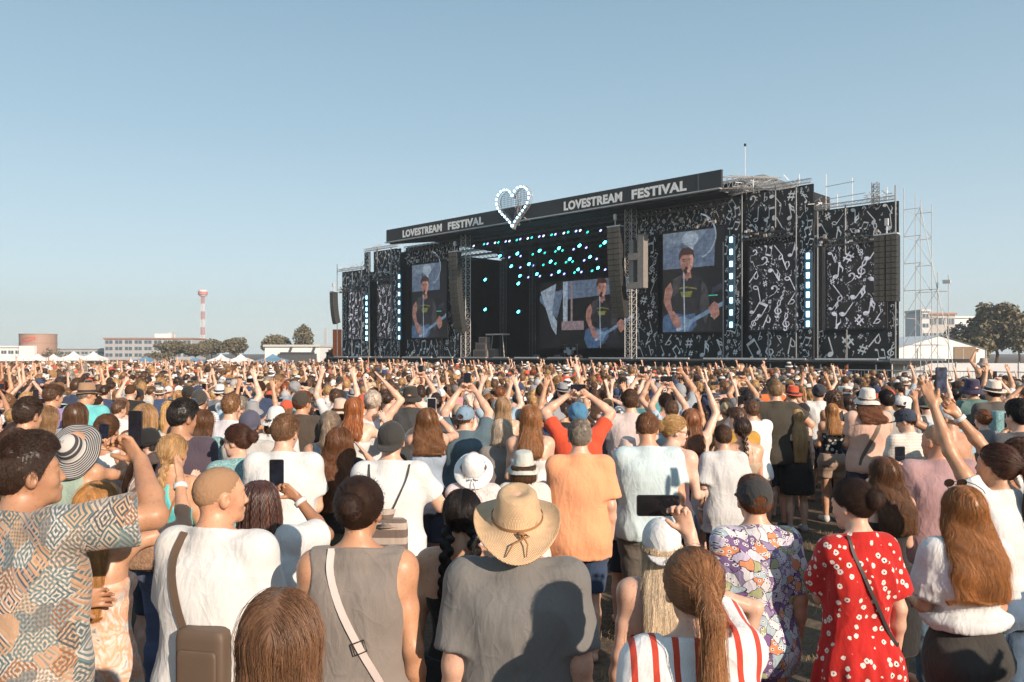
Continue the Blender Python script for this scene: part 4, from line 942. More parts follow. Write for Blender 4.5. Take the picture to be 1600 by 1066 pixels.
def build_stage():
    st = sthing('festival_stage', 0.9, 0, 0, 'huge black open-air stage with a name banner, stepped side walls and white music notes', 'stage')
    U = -0.9                   # local u = stage u - 0.9
    def mk(name, fn, parent=st, mat=None):
        b = MB(); fn(b); return b.build(name, mat, parent)
    def deck(b):
        b.box((-.9, 9.5, DZ-0.15), (71.4, 19, 0.3), BLK); b.box((-.9, 0.06, DZ-0.06), (71.4, 0.12, 0.16), ALU)
        for i in range(36): b.bar((-36.2+2*i, 0.2, -.15), (-36.2+2*i, 0.2, DZ-0.3), 0.05, 6, GREY)
    mk('deck', deck); mk('deck_skirt', lambda b: b.box((-.9, 0.35, 0.65), (71.4, 0.06, 1.6), BLK))
    def runner(b):   # bright front edge in sections
        g_ = random.Random(3); u = -35
        while u < 35:
            L = g_.uniform(2, 6); b.box((u+L/2, -0.12, DZ+0.06), (L, 0.2, 0.14), GREY if g_.random() < .7 else ALU); u += L+g_.uniform(.15, 1.5)
    mk('deck_edge_rail', runner)
    mk('back_wall', lambda b: (b.box((0, 18.9, 8.5), (46, 0.2, 13.6), BLK)))
    def roof(b):
        z0, z1 = 15.45, 16.9
        prof = [(-0.9, 15.6), (6, 16.6), (16, 16.3), (20, 15.2)]
        vs = []; n = len(prof)
        for u in (-22, 22):
            for v, z in prof: vs.append((u, v, z))
            for v, z in prof[::-1]: vs.append((u, v, z-0.35))
        m = 2*n; fs = [(i, (i+1) % m, m+(i+1) % m, m+i) for i in range(m)]+[tuple(range(m-1, -1, -1)), tuple(range(m, 2*m))]
        b.add(vs, fs, BLK)
    mk('roof', roof)
    ROOFC = simple('roof_canvas_grey', (0.13, 0.14, 0.15), 0.7)
    def top(b):    # the grey canvas hump behind the banner
        vs = [(8, 2, 16.5), (22.5, 2, 16.5), (22.5, 5.5, 17.6), (8, 5.5, 17.6), (22.5, 15, 17.6), (8, 15, 17.6), (22.5, 19, 15.8), (8, 19, 15.8)]
        b.add(vs, [(0, 1, 2, 3), (3, 2, 4, 5), (5, 4, 6, 7), (1, 6, 4, 2), (0, 3, 5, 7)], ROOFC)
    mk('roof_canvas', top)
    bw = simple('banner_black', (0.022, 0.022, 0.022), 0.6)
    fa = mk('name_banner', lambda b: (b.box((0, -1.05, 16.2), (44.6, 0.25, 1.42), bw), b.box((0, -1.22, 15.43), (44.6, 0.45, 0.10), ALU), b.box((0, -1.0, 16.94), (44.6, 0.3, 0.05), bw), b.box((20.2, -1.19, 16.2), (0.05, 0.04, 1.4), simple('dark_truss', (0.10, 0.10, 0.10), 0.5, 0.3))))
    wt = simple('letter_white', (0.80, 0.80, 0.78), 0.6, var=0.05)
    for a, c, e, f in ((-19.1, -12.1, -11.05, -5.4), (5.7, 12.5, 13.55, 19.1)):
        lettering('LOVESTREAM', a, c, 15.72, 16.58, -1.19, fa, wt); lettering('FESTIVAL', e, f, 15.72, 16.58, -1.19, fa, wt)
    # towers of truss
    for u, v in ((-10.8, 1.2), (12.3-0.9+0.3, 1.2)):
        o = mk('truss_tower', lambda b: truss(b, (u, v, DZ), (u, v, 15.4), 0.75, ALU, 22, 0.045))
    for u, v in ((-8.2, 4.5), (-7.0, 8.0), (9.2, 8.0), (-5.0, 15.5), (9.0, 15.5)):
        mk('truss_tower', lambda b: truss(b, (u, v, DZ), (u, v, 15.2), 0.5, simple('dark_truss', (0.10, 0.10, 0.10), 0.5, 0.3), 24, 0.03))
    for v in (1.5, 4.5, 8, 11.5):
        mk('roof_truss', lambda b: truss(b, (-22, v, 14.9 if v < 3 else 14.6), (22, v, 14.9 if v < 3 else 14.6), 0.5, simple('dark_truss', (0.10, 0.10, 0.10), 0.5, 0.3), 60, 0.035))
    # printed walls beside the opening and on the wings
    def wall(b, u0, u1, z0, z1, v, n, sm, sx, seed, lights=True):
        b.box(((u0+u1)/2, v+0.06, (z0+z1)/2), (u1-u0, 0.12, z1-z0), SCRIM); scatter_notes(b, u0, u1, z0, z1, v, int(n*2.5), sm*.6, sx*.66, seed, NOTE)
    def mkw(*a_, **k_):
        o = mk(*a_, **k_); o.location.x = -.9; return o
    for s_ in (-1, 1):
        def rng_(a, c): return (a, c) if s_ > 0 else (-c, -a)
        mkw('note_wall', lambda b: wall(b, *rng_(12.2, 22.0), 12.9, 15.2, 2.2, 40, .28, .9, 5+s_))
        mkw('note_wall', lambda b: wall(b, *rng_(12.2, 14.9), DZ, 12.9, 2.2, 34, .3, 1.7, 15+s_))
        mkw('note_wall', lambda b: wall(b, *rng_(14.9, 21.8), DZ, 4.0, 2.0, 11, .5, 1.7, 25+s_))
        mkw('note_wall', lambda b: wall(b, *rng_(22.0, 23.6), DZ, 15.1, 1.4, 26, .35, 1.0, 35+s_))
        mkw('note_wall', lambda b: wall(b, *rng_(23.6, 28.4), 12.0, 15.3, 2.0, 24, .35, 1.6, 45+s_))
        mkw('note_wall', lambda b: wall(b, *rng_(23.6, 28.4), DZ, 4.0, 2.0, 9, .5, 1.9, 55+s_))
        mkw('note_wall', lambda b: wall(b, *rng_(23.6, 28.4), 10.9, 12.0, 2.6, 26, .2, .4, 65+s_))
        mkw('note_wall', lambda b: wall(b, *rng_(28.4, 29.6), DZ, 15.25, 1.4, 24, .3, .9, 75+s_))
        mkw('note_wall', lambda b: wall(b, *rng_(29.6, 35.6), 10.6, 13.2, 2.0, 26, .35, 1.5, 85+s_))
        mkw('note_wall', lambda b: wall(b, *rng_(29.6, 35.6), DZ, 4.0, 2.0, 10, .5, 1.9, 95+s_))
        mkw('note_wall', lambda b: wall(b, *rng_(34.4, 35.6), 4.0, 10.6, 2.0, 20, .3, .7, 105+s_))
        def box_(b):
            for a, c, zt, dp in ((22.0, 29.6, 15.0, 3.0), (29.6, 35.6, 13.0, 0.8)):
                u0, u1 = rng_(a, c); b.box(((u0+u1)/2, 3.1+dp/2, (zt+DZ)/2), (u1-u0-1.4, dp, zt-DZ-.1), BLK)
            b.box((s_*22, 10.5, 8.4), (0.3, 16.4, 13.2), BLK)
        mkw('wing_body', box_)
        # lattice along the top edges and the rigging under the wing headers
        mkw('wing_truss', lambda b: (truss(b, (s_*22.5, 1.3, 15.5), (s_*29.5, 1.3, 15.5), 0.28, ALU, 20, .022), truss(b, (s_*29.8, 1.3, 13.35), (s_*35.6, 1.3, 13.35), 0.26, ALU, 18, .02)))
        mkw('wing_truss', lambda b: (truss(b, (s_*23.6, 1.5, 11.7), (s_*28.4, 1.5, 11.7), 0.45, simple('dark_truss', (0.1,)*3), 14, .03), truss(b, (s_*29.6, 1.5, 10.6), (s_*35.4, 1.5, 10.6), 0.45, simple('dark_truss', (0.1,)*3), 16, .03)))
        def clut(b):
            g_ = random.Random(8+s_); col = simple('rigging_warm', (0.40, 0.33, 0.28), 0.6)
            for (ua, ub, z) in ((22.3, 24.3, 15.7), (26.6, 28.2, 15.5), (29.6, 31.2, 13.5), (33.2, 34.8, 13.5)):
                for i in range(16):
                    p = Vector((s_*g_.uniform(ua, ub), g_.uniform(1, 3), z+g_.uniform(-.1, .35))); q = p+Vector((g_.uniform(-.6, .6), g_.uniform(-.4, .4), g_.uniform(-.3, .45))); b.bar(p, q, .03, 4, GREY if i % 2 else col)
                b.bar((s_*ub, 2, z-.3), (s_*ub, 2, z+.8), .03, 5, GREY)
            for (ua, ub, z) in ((23.8, 28.2, 11.9), (29.8, 35.2, 10.8), (13, 21.5, 13.4)):
                for i in range(34): b.box((s_*g_.uniform(ua, ub), g_.uniform(1.1, 1.6), z+g_.uniform(-.45, .5)), (g_.uniform(.08, .3), .15, g_.uniform(.08, .25)), g_.choice([col, BLK, GREY, BLK]))
        tag(mkw('rigging', clut), kind='stuff')
        for (u, z0, z1) in ((23.7, DZ, 15.3), (26.6, 12.2, 15.6), (28.3, DZ, 15.2), (30.0, DZ, 13.4), (32.1, 9.6, 13.2), (35.65, DZ, 14.2), (26.0, DZ, 4.0), (32.2, DZ, 4.0), (22.0, DZ, 11.5)):
            mkw('upright', lambda b: b.bar((s_*u, 1.25, z0), (s_*u, 1.25, z1), .055, 8, simple('upright_grey', (0.22, 0.22, 0.22), .5, .3)))
    def roof_end(b):
        g_ = random.Random(2)
        truss(b, (22.5, -0.6, 16.0), (22.5, 8, 17.2), .9, ALU, 10, .035)
        for i in range(26):
            p = Vector((g_.uniform(21.8, 24), g_.uniform(0, 5), g_.uniform(15.3, 16.6))); b.bar(p, p+Vector((g_.uniform(-1, 1), g_.uniform(-.5, .5), g_.uniform(-.4, .5))), .035, 4, GREY)
    tag(mk('roof_end_truss', roof_end), kind='stuff')
    mk('mast', lambda b: (b.bar((21.6, 4, 16.4), (21.6, 4, 19.9), .02, 5, GREY), b.box((21.6, 4, 20.0), (.14, .14, .22), BLK)))
    mk('front_mesh', lambda b: b.box((0, 14, 3.2), (16, .1, 2.6), BLK))
    return st
STAGE = build_stage()
# --- the lit heart
def heart():
    h = sthing('heart_sign', 0.75, -2.2, 14.4, 'large heart-shaped sign ringed with glowing white lamps in front of the roof banner', 'sign')
    pts = []
    for i in range(64):
        t = 2*math.pi*i/64; x = 16*math.sin(t)**3; z = 13*math.cos(t)-5*math.cos(2*t)-2*math.cos(3*t)-math.cos(4*t); pts.append(Vector((x/16*2.35, 0, (z+17)/29*4.1+0.15)))
    def off(k, y): c = Vector((0, 0, 2.6)); return [Vector((c.x+(p.x-c.x)*k, y, c.z+(p.z-c.z)*k)) for p in pts]
    b = MB()
    for k in (1.0, 0.88):
        for y in (0, 0.4): b.tube(off(k, y)+[off(k, y)[0]], .03, 5, ALU)
    for i in range(0, 64, 2):
        q = [off(k, y)[i] for k in (1.0, .88) for y in (0, .4)]; b.bar(q[0], q[3], .018, 4, ALU); b.bar(q[0], q[1], .018, 4, ALU); b.bar(q[0], q[2], .018, 4, ALU); b.bar(q[1], q[3], .018, 4, ALU)
    b.build('frame', None, h)
    b = MB(); mesh_m = simple('dark_wire_mesh', (0.03, 0.035, 0.04), 0.6)
    inn = off(.88, .3)
    for i in range(-10, 11):
        x = i*.2
        zs = []
        for a, c in zip(inn, inn[1:]+inn[:1]):
            if (a.x-x)*(c.x-x) < 0: zs.append(a.z+(c.z-a.z)*(x-a.x)/(c.x-a.x))
        zs.sort()
        if len(zs) >= 2: b.bar((x, .3, zs[0]), (x, .3, zs[-1]), .018, 4, mesh_m)
    for k in range(3, 22):
        z = k*.2; xs = []
        for a, c in zip(inn, inn[1:]+inn[:1]):
            if (a.z-z)*(c.z-z) < 0: xs.append(a.x+(c.x-a.x)*(z-a.z)/(c.z-a.z))
        xs.sort()
        for j in range(0, len(xs)-1, 2): b.bar((xs[j], .3, z), (xs[j+1], .3, z), .018, 4, mesh_m)
    b.build('wire_mesh', None, h)
    LW = simple('lamp_white', (0.8, 0.9, 1), 0.5, emit=(0.42, 0.78, 1.0), es=3.6)
    # 30 lamps evenly along the outline
    L = [0]; o2 = off(.96, -0.05); o2 = o2+[o2[0]]
    for a, c in zip(o2, o2[1:]): L.append(L[-1]+(c-a).length)
    n = 30; lamp = None
    for i in range(n):
        s_ = L[-1]*(i+.5)/n; k = max(j for j in range(len(L)) if L[j] <= s_); k = min(k, 63); f = (s_-L[k])/(L[k+1]-L[k]); p = o2[k].lerp(o2[k+1], f); d = (o2[k+1]-o2[k]).normalized()
        if lamp is None:
            bb = MB(); bb.box((0, 0, 0), (.23, .10, .15), LW); lamp = bb.build('lamp', None, h); o = lamp
        else: o = lamp.copy(); COL.objects.link(o); o.parent = h
        o.location = p; o.rotation_euler = (0, -math.atan2(d.z, d.x), 0)
    b = MB(); truss(b, (0, .6, .6), (0, 1.0, 3.9), .4, ALU, 8, .02); b.bar((1.2, .4, 1.2), (1.2, 1.3, .9), .05, 5, ALU); b.bar((-1.2, .4, 1.2), (-1.2, 1.3, .9), .05, 5, ALU); b.build('bracket', None, h)
heart()
# --- light strips on the wings
def strip(u, z0, z1, label):
    h = sthing('light_strip', u, 1.1, z0, label, 'light strip', 'vertical light strips on the stage wings'); b = MB(); b.box((0, .1, (z1-z0)/2), (.6, .12, z1-z0+.7), simple('strip_backing', (.05, .09, .12), .5)); b.build('backing', None, h)  # bluish backing colour has the spill of the strip lamps painted in
    LB = simple('strip_lamp', (0.7, 0.9, 1), 0.5, emit=(0.28, 0.72, 1.0), es=4.5); n = 8; g = None
    for i in range(n):
        if g is None: bb = MB(); bb.box((0, 0, 0), (.22, .09, .44), LB); g = bb.build('lamp', None, h); o = g
        else: o = g.copy(); COL.objects.link(o); o.parent = h
        o.location = (0, 0, (z1-z0)*i/(n-1))
strip(-28.7, 4.1, 9.4, 'leftmost column of eight glowing blue-white lamps, between the two far left wings'); strip(-21.9, 4.2, 11.6, 'column of blue-white lamps left of the left video screen')
strip(22.8, 4.6, 11.6, 'column of blue-white lamps right of the right video screen'); strip(29.3, 4.5, 9.7, 'rightmost column of glowing lamps, between the two right wing screens')
# --- video screens
SCRC = {}
def scol(name, c, e=1.0):
    if name not in SCRC:
        m, nt, b = newmat('screen_'+name); tc = N(nt, 'ShaderNodeTexCoord'); nz = N(nt, 'ShaderNodeTexNoise', i_Scale=2.2, i_Detail=7.0, i_Roughness=.7); nt.links.new(tc.outputs['Object'], nz.inputs['Vector'])
        cc = ramp(nt, nz.outputs[0], [(0.32, tuple(q*.45 for q in c)), (0.68, tuple(q*1.45 for q in c))]); nt.links.new(cc, b.inputs['Emission Color']); b.inputs['Emission Strength'].default_value = e
        b.inputs['Base Color'].default_value = (0.012, 0.012, 0.012, 1); b.inputs['Roughness'].default_value = 0.75; SCRC[name] = m
    return SCRC[name]
def guitarist(b, cx, z0, s_, W, Hh):
    """a flat picture on the screen: a singer with a guitar at a microphone; s_ = height of the figure"""
    lay = [0]
    def clip(P_, k, lim, sg):
        out = []
        for a, c in zip(P_, P_[1:]+P_[:1]):
            ia, ic = (a[k]-lim)*sg <= 0, (c[k]-lim)*sg <= 0
            if ia: out.append(a)
            if ia != ic: t = (lim-a[k])/(c[k]-a[k]); out.append((a[0]+(c[0]-a[0])*t, a[1]+(c[1]-a[1])*t))
        return out
    def put(q, m):
        q = [(cx+x*s_, z0+z*s_) for x, z in q]
        for k, lim, sg in ((0, W, 1), (0, -W, -1), (1, 0.01, -1), (1, Hh, 1)): q = clip(q, k, lim, sg)
        if len(q) > 2: b.add([(x, -0.006-0.0025*lay[0], z) for x, z in q], [tuple(range(len(q)))], m)
    def P(pts, m): lay[0] += 1; put(pts, m)
    def SK(pts, w_, m):
        lay[0] += 1
        for q in stroke(pts, w_): put(q, m)
    sk = scol('skin', (0.20, 0.10, 0.08)); blk = scol('shirt', (0.012, 0.011, 0.013)); hr = scol('hair', (0.035, 0.015, 0.012)); gt = scol('guitar', (0.035, 0.065, 0.12)); gl = scol('guitar_light', (0.09, 0.14, 0.21)); wh = scol('white', (0.24, 0.28, 0.33)); ol = scol('olive', (0.10, 0.10, 0.02)); mo = scol('mouth', (0.03, 0.006, 0.005))
    P([(-.26, 0), (.30, 0), (.28, .25), (.25, .47), (.20, .585), (.06, .64), (-.06, .64), (-.17, .60), (-.25, .50), (-.20, .30)], blk)
    P([(-.055, .60), (.055, .60), (.04, .70), (-.05, .70)], sk); P([(-.05, .645), (.045, .645), (0, .565)], sk)
    P([(-.085, .79), (-.075, .72), (-.035, .665), (.02, .66), (.065, .71), (.08, .79), (.07, .86), (-.07, .86)], sk)
    P([(.0, .665), (.02, .66), (.065, .71), (.08, .79), (.07, .86), (.03, .86), (.035, .75)], scol('skin_light', (0.32, 0.17, 0.13))); P([(-.01, .735), (.015, .735), (.008, .79)], scol('skin_shade', (0.15, 0.065, 0.05)))
    P([(-.05, .775), (-.02, .775), (-.02, .783), (-.05, .783)], hr); P([(-.05, .66), (.045, .66), (.02, .62), (-.03, .62)], scol('skin_shade', (0.15, 0.065, 0.05)))
    P([(-.095, .79), (-.10, .86), (-.06, .92), (.02, .93), (.08, .89), (.095, .80), (.07, .845), (-.055, .85)], hr)
    P(ell2(-.035, .80, .013, .007, 0, 8), hr); P(ell2(.03, .80, .013, .007, 0, 8), hr); P(ell2(-.005, .705, .018, .022, 0, 8), mo)
    P([(-.15, .50), (.0, .515), (.12, .49), (.12, .475), (0, .495), (-.15, .485)], ol); P([(-.08, .46), (.07, .46), (.05, .40), (-.06, .40)], ol)
    P([(.18, .58), (.25, .47), (.28, .25), (.22, .10), (.16, .3)], scol('shirt_fold', (0.03, 0.028, 0.03))); P([(-.17, .60), (-.06, .64), (-.1, .45), (-.2, .40)], scol('shirt_fold', (0.03, 0.028, 0.03)))
    P([(-.20, .57), (-.27, .50), (-.29, .36), (-.22, .22), (-.17, .24), (-.20, .38), (-.17, .48)], sk)
    P([(-.29, .20), (-.20, .25), (-.02, .21), (.10, .23), (.12, .10), (.02, .0), (-.12, -.08), (-.26, -.05), (-.32, .07)], gt)
    P([(-.12, .19), (-.04, .20), (.08, .14), (.02, .04), (-.08, .06)], gl); P(ell2(-.10, .06, .03, .02, 0, 8), wh)
    SK([(.0, .12), (.46, .33)], .042, gl); SK([(.46, .33), (.56, .385)], .06, wh)
    for q in range(4): P(ell2(.48+.03*q, .37+.014*q, .008, .012, 0, 6), wh)
    P([(-.22, .23), (-.16, .26), (-.08, .17), (-.07, .09), (-.12, .07), (-.17, .12)], sk)
    P([(.26, .28), (.33, .34), (.38, .31), (.39, .20), (.33, .15), (.29, .20)], sk)
    for q in range(4): P(ell2(.30+.022*q, .295-.008*q, .010, .03, -.3, 8), sk)
    SK([(-.03, .68), (-.03, .44), (-.02, .0), (-.02, -.08)], .014, wh); P(ell2(-.015, .675, .022, .03, .6, 10), blk)
def screen(name, u, v, z0, w_, h_, label, group, kind):
    t = sthing(name, u, v, z0, label, 'screen', group); b = MB(); fr = .12
    b.box((0, .12, h_/2), (w_+2*fr, .2, h_+2*fr), BLK); b.build('housing', None, t)
    b = MB(); W = w_/2; y = -0.0; dk = scol('dark', (0.007, 0.006, 0.006)); b.add([(-W, y, 0), (W, y, 0), (W, y, h_), (-W, y, h_)], [(0, 1, 2, 3)], dk)
    def P(pts, m, k): b.add([(x, -0.0015*k, z) for x, z in pts], [tuple(range(len(pts)))], m)
    skyc = scol('sky', (0.07, 0.095, 0.14)); lt = scol('light_sky', (0.18, 0.22, 0.27)); wh = scol('white', (0.20, 0.24, 0.29)); gn = scol('green', (0.05, 0.30, 0.20)); st_ = scol('stone', (0.16, 0.12, 0.13))
    if kind == 'portrait':
        P([(-W, h_*.63), (W*.62, h_*.63), (W*.66, h_*.99), (-W, h_*.99)], skyc, 1); P([(-W, h_*.84), (W*.2, h_*.9), (W*.4, h_*.99), (-W, h_*.99)], scol('cloud', (0.10, 0.13, 0.17)), 2)
        P([(x, z) for x, z in ell2(-.12*W, h_*.915, W*.26, W*.20, 0, 14)], wh, 3); P([(-.2*W, h_*.80), (-.02*W, h_*.80), (.02*W, h_*.9), (-.2*W, h_*.9)], wh, 3)
        for q in stroke([(x, z) for x, z in arc(.05*W, h_*.93, W*.62, 75, -70, 10)], .14): P(q, lt, 3)
        P([(W*.55, h_*.36), (W*.85, h_*.40), (W*.85, h_*.46), (W*.55, h_*.42)], scol('panel', (0.02, 0.02, 0.03)), 3)
        for q in (.34, .14): P([(W*.45, h_*q), (W*.72, h_*q), (W*.72, h_*(q+.012)), (W*.45, h_*(q+.012))], gn, 3)
        guitarist(b, -W*.22, -h_*.03, h_*.93, W, h_)
    elif kind == 'landscape':
        P([(-W, h_*.80), (-W*.45, h_*.88), (-W*.6, h_*.45), (-W*.78, h_*.55), (-W, h_*.72)], skyc, 1); P([(-W*.98, h_*.86), (-W*.62, h_*.97), (-W*.70, h_*.62), (-W*.72, h_*.30), (-W*.62, h_*.2), (-W*.60, h_*.4)], lt, 2)
        P([(-W*.45, h_*.72), (W, h_*.78), (W, h_*.99), (-W*.45, h_*.99)], skyc, 1); P([(-W*.47, h_*.30), (-W*.37, h_*.30), (-W*.37, h_*.99), (-W*.47, h_*.99)], wh, 2); P([(-W*.30, h_*.30), (-W*.26, h_*.3), (-W*.26, h_*.98), (-W*.30, h_*.98)], st_, 2)
        P([(-W*.5, h_*.27), (-W*.02, h_*.27), (-W*.02, h_*.40), (-W*.5, h_*.40)], st_, 3)
        for q in stroke([(x, z) for x, z in arc(.62*W, h_*.96, W*.30, 20, -80, 8)], .12): P(q, lt, 3)
        guitarist(b, W*.36, h_*.06, h_*1.02, W, h_)
    else:
        scatter_notes(b, -W, W, 0, h_, -.004, 200, .13, 1.2, kind, scol('note', (0.36, 0.36, 0.40)))
    b.build('picture', None, t)
    jb = MB(); nx = int(round(w_/1.05)); nz_ = int(round(h_/1.1))
    for i in range(1, nx): jb.box((-W+i*w_/nx, -.10, h_/2), (.012, .004, h_), BLK)
    for i in range(1, nz_): jb.box((0, -.10, i*h_/nz_), (w_, .004, .012), BLK)
    jb.build('panel_joints', None, t)
IM = 'video screens showing the guitarist'; NS = 'wing screens patterned with notes'
screen('video_screen', -16.7, 1.5, 4.1, 6.3, 8.8, 'tall left-hand video screen showing a singer with a blue guitar', IM, 'portrait')
screen('video_screen', 19.05, 1.5, 4.1, 6.3, 8.8, 'tall right-hand video screen showing a singer with a blue guitar, the largest of the three', IM, 'portrait')
screen('video_screen', -2.2, 12.6, 2.85, 14.0, 7.9, 'wide video screen at the back of the stage showing a singer with a blue guitar', IM, 'landscape')
screen('wing_screen', -25.2, 1.85, 4.1, 4.4, 6.9, 'dark screen with lilac music notes on the inner left wing', NS, 3); screen('wing_screen', -31.8, 1.85, 4.1, 4.3, 6.3, 'small dark screen with music notes on the outermost left wing', NS, 4)
screen('wing_screen', 26.25, 1.85, 4.1, 4.5, 6.9, 'dark screen with lilac music notes on the inner right wing', NS, 6); screen('wing_screen', 32.6, 1.85, 4.1, 4.3, 6.3, 'dark screen with lilac music notes on the outer right wing, beside the twin speaker columns', NS, 7)
# --- hanging loudspeakers
SPK = simple('speaker_grille', (0.10, 0.085, 0.065), 0.75, var=0.3, scale=9); SPD = simple('speaker_box', (0.025, 0.025, 0.025), 0.6)
def line_array(u, v, ztop, n, bh, bw, curve, label, cols=1, grp='curved line arrays hanging from the roof'):
    t = sthing('line_array', u, v, ztop, label, 'loudspeaker', grp); cab = None
    for c in range(cols):
        z = 0; y = 0; a = 0
        for i in range(n):
            a = curve*(i/n)**1.3; 
            if cab is None:
                b = MB(); b.box((0, .35, -bh/2), (bw, .7, bh*.95), SPD); b.box((0, -.01, -bh/2), (bw*.98, .03, bh*.86), SPK); b.box((bw*.0, -.03, -bh/2), (.03, .02, bh*.86), SPD); cab = b.build('cabinet', None, t); o = cab
            else: o = cab.copy(); COL.objects.link(o); o.parent = t
            o.location = ((c-(cols-1)/2)*bw*1.12, y, z); o.rotation_euler = (a, 0, 0); z -= bh*math.cos(a); y += bh*math.sin(a)*.6
    b = MB(); b.box((0, .3, .08), (bw*cols*1.1, .6, .1), GREY); b.bar((0, .3, .1), (0, .3, 1.2), .05, 6, GREY); b.box((0, .3, .95), (.22, .22, .5), GREY); b.build('rigging_frame', None, t)
line_array(-9.7, -.9, 13.3, 18, .50, 1.35, R(24), 'long curved line array hanging at the left edge of the stage opening'); line_array(12.2, -.9, 13.6, 17, .49, 1.35, R(24), 'long curved line array hanging at the right edge of the stage opening')
line_array(35.6, -.6, 10.45, 12, .385, .72, 0, 'twin straight columns of brown-grey loudspeakers hanging off the right end of the stage', 2); line_array(-34.3, -.5, 10.3, 12, .36, .85, R(26), 'small curved line array hanging off the far left end of the stage')
t = sthing('speaker_cluster', 14.7-.9+.5, -.2, 7.9, 'grey H-shaped cluster of loudspeakers on the right truss tower', 'loudspeaker')
for nm, c, s_ in (('cabinet', (.62, 0, 2.45), (.62, .7, 4.7)), ('cabinet', (-.5, .1, 2.45), (.5, .6, 3.9)), ('crossbar', (-.1, -.12, 2.9), (1.2, .5, .6)), ('crossbar', (-.1, -.12, .35), (1.5, .5, .55))):
    b = MB(); b.box(c, s_, simple('speaker_grey', (0.22, 0.20, 0.18), 0.7)); b.build(nm, None, t)
# --- spotlights under the roof
ORD = ['first', 'second', 'third', 'fourth', 'fifth', 'sixth', 'seventh', 'eighth', 'ninth', 'tenth', 'eleventh', 'twelfth', 'thirteenth', 'fourteenth', 'fifteenth']
def spot(u, v, z, col, es, lab=None, first=[None]):
    key = (col, es); g_ = 'stage spotlights hanging under the roof'; names = {'c': 'turquoise', 'g': 'dim green', 'v': 'dim violet', 'w': 'pale'}
    t = sthing('stage_light', u, v, z, lab or f'{names[col]} spotlight hanging in the rows under the dark stage roof', 'spotlight', 'lit %s spotlights under the stage roof' % names[col])
    if first[0] is None:
        b = MB(); vs, fs = lathe([(.06, .22), (.16, .16), (.19, .0), (.19, -.12)], 12); b.add([(p[0], p[2], p[1]) for p in vs], fs, BLK); b.box((0, .1, .28), (.3, .14, .16), BLK); b.bar((.2, 0, 0), (.2, .05, .35), .02, 4, BLK); b.bar((-.2, 0, 0), (-.2, .05, .35), .02, 4, BLK); h = b.build('housing', None, None, True); COL.objects.unlink(h); first[0] = h.data
    o = bpy.data.objects.new('housing', first[0]); link(o, t)
    c = {'c': (0.05, 0.80, 0.90), 'g': (0.02, 0.45, 0.35), 'v': (0.25, 0.28, 0.75), 'w': (0.5, 0.6, 0.7)}[col]
    b = MB(); vs, fs = lathe([(.001, .0), (.20 if col == 'c' else .15, .0)], 12); b.add([(p[0], -.13, p[1]) for p in vs], [f[::-1] for f in fs], simple('spot_'+col, c, .4, emit=c, es=es)); lens = b.build('lens', None, t)
    t.rotation_euler = (R(-28), 0, SA)
def SP(px, py, v):
    rx, rz = (px-800)/1244, (553-py)/1244; ev = (.7027, .7115); eu = (.7115, -.7027); s_ = (SO.x*ev[0]+SO.y*ev[1]+v)/(rx*ev[0]+ev[1]); x, y = s_*rx-SO.x, s_-SO.y
    return x*eu[0]+y*eu[1], v, 2.2+s_*rz
for q_, (x, y) in enumerate(sorted(((303, 199), (434, 181), (602, 160), (749, 141), (904, 122), (1095, 98)), key=lambda a: a[0])): spot(*SP(720+x/4.847, 360+y/4.847, 4.6), 'c', 14, 'bright turquoise spotlight, %s from the left in the top row' % ORD[q_])
for q_, (x, y) in enumerate(sorted(((387, 277), (521, 261), (685, 242), (830, 223), (984, 207)), key=lambda a: a[0])): spot(*SP(720+x/4.847, 360+y/4.847, 7.6), 'c', 14, 'bright turquoise spotlight, %s from the left in the middle row' % ORD[q_])
for q_, (x, y) in enumerate(sorted(((453, 349), (580, 336), (748, 318), (893, 302), (1044, 289)), key=lambda a: a[0])): spot(*SP(720+x/4.847, 360+y/4.847, 10.6), 'c', 14, 'bright turquoise spotlight, %s from the left in the lowest row' % ORD[q_])
for q_, (x, y) in enumerate(sorted(((190, 378), (190, 604), (441, 408), (441, 621)), key=lambda a: a[0])): spot(*SP(720+x/4.847, 360+y/4.847, 7.0), 'c', 12, ('turquoise lamp high on the left inner tower', 'turquoise lamp low on the left inner tower', 'turquoise lamp high on the tower left of the back screen', 'turquoise lamp low on the tower left of the back screen')[q_])
for q_, (x, y) in enumerate(sorted(((550, 187), (641, 176), (722, 165), (775, 158), (630, 267), (802, 247), (852, 242), (866, 325), (999, 312), (1062, 124), (722, 257)), key=lambda a: a[0])): spot(*SP(720+x/4.847, 360+y/4.847, 7.4), 'g', 3.5, 'small dim green spotlight, %s in the hanging rows' % ORD[q_])
for q_, (x, y) in enumerate(sorted(((372, 209), (458, 200), (859, 149), (955, 137), (456, 286), (939, 233), (1034, 222), (517, 360), (604, 352), (692, 343), (788, 335), (918, 321), (1098, 303), (552, 272)), key=lambda a: a[0])): spot(*SP(720+x/4.847, 360+y/4.847, 8.4), 'v', 3.5, 'small dim violet spotlight, %s in the hanging rows' % ORD[q_])
for k, (x, y) in enumerate(((103, 124), (182, 110), (208, 107), (265, 100), (290, 97), (346, 90), (374, 87), (430, 79), (456, 72), (513, 67), (543, 61), (600, 53), (632, 48), (693, 40), (722, 36), (786, 27), (818, 20), (878, 12), (910, 7), (965, 20), (1064, 8))): spot(*SP(720+x/4.847, 360+y/4.847, 3.0), 'wgv'[k % 3], 2.6, '%s lamp of the frontmost row under the roof edge, %s of its colour' % (('pale', 'green', 'violet')[k % 3], ORD[k//3]))
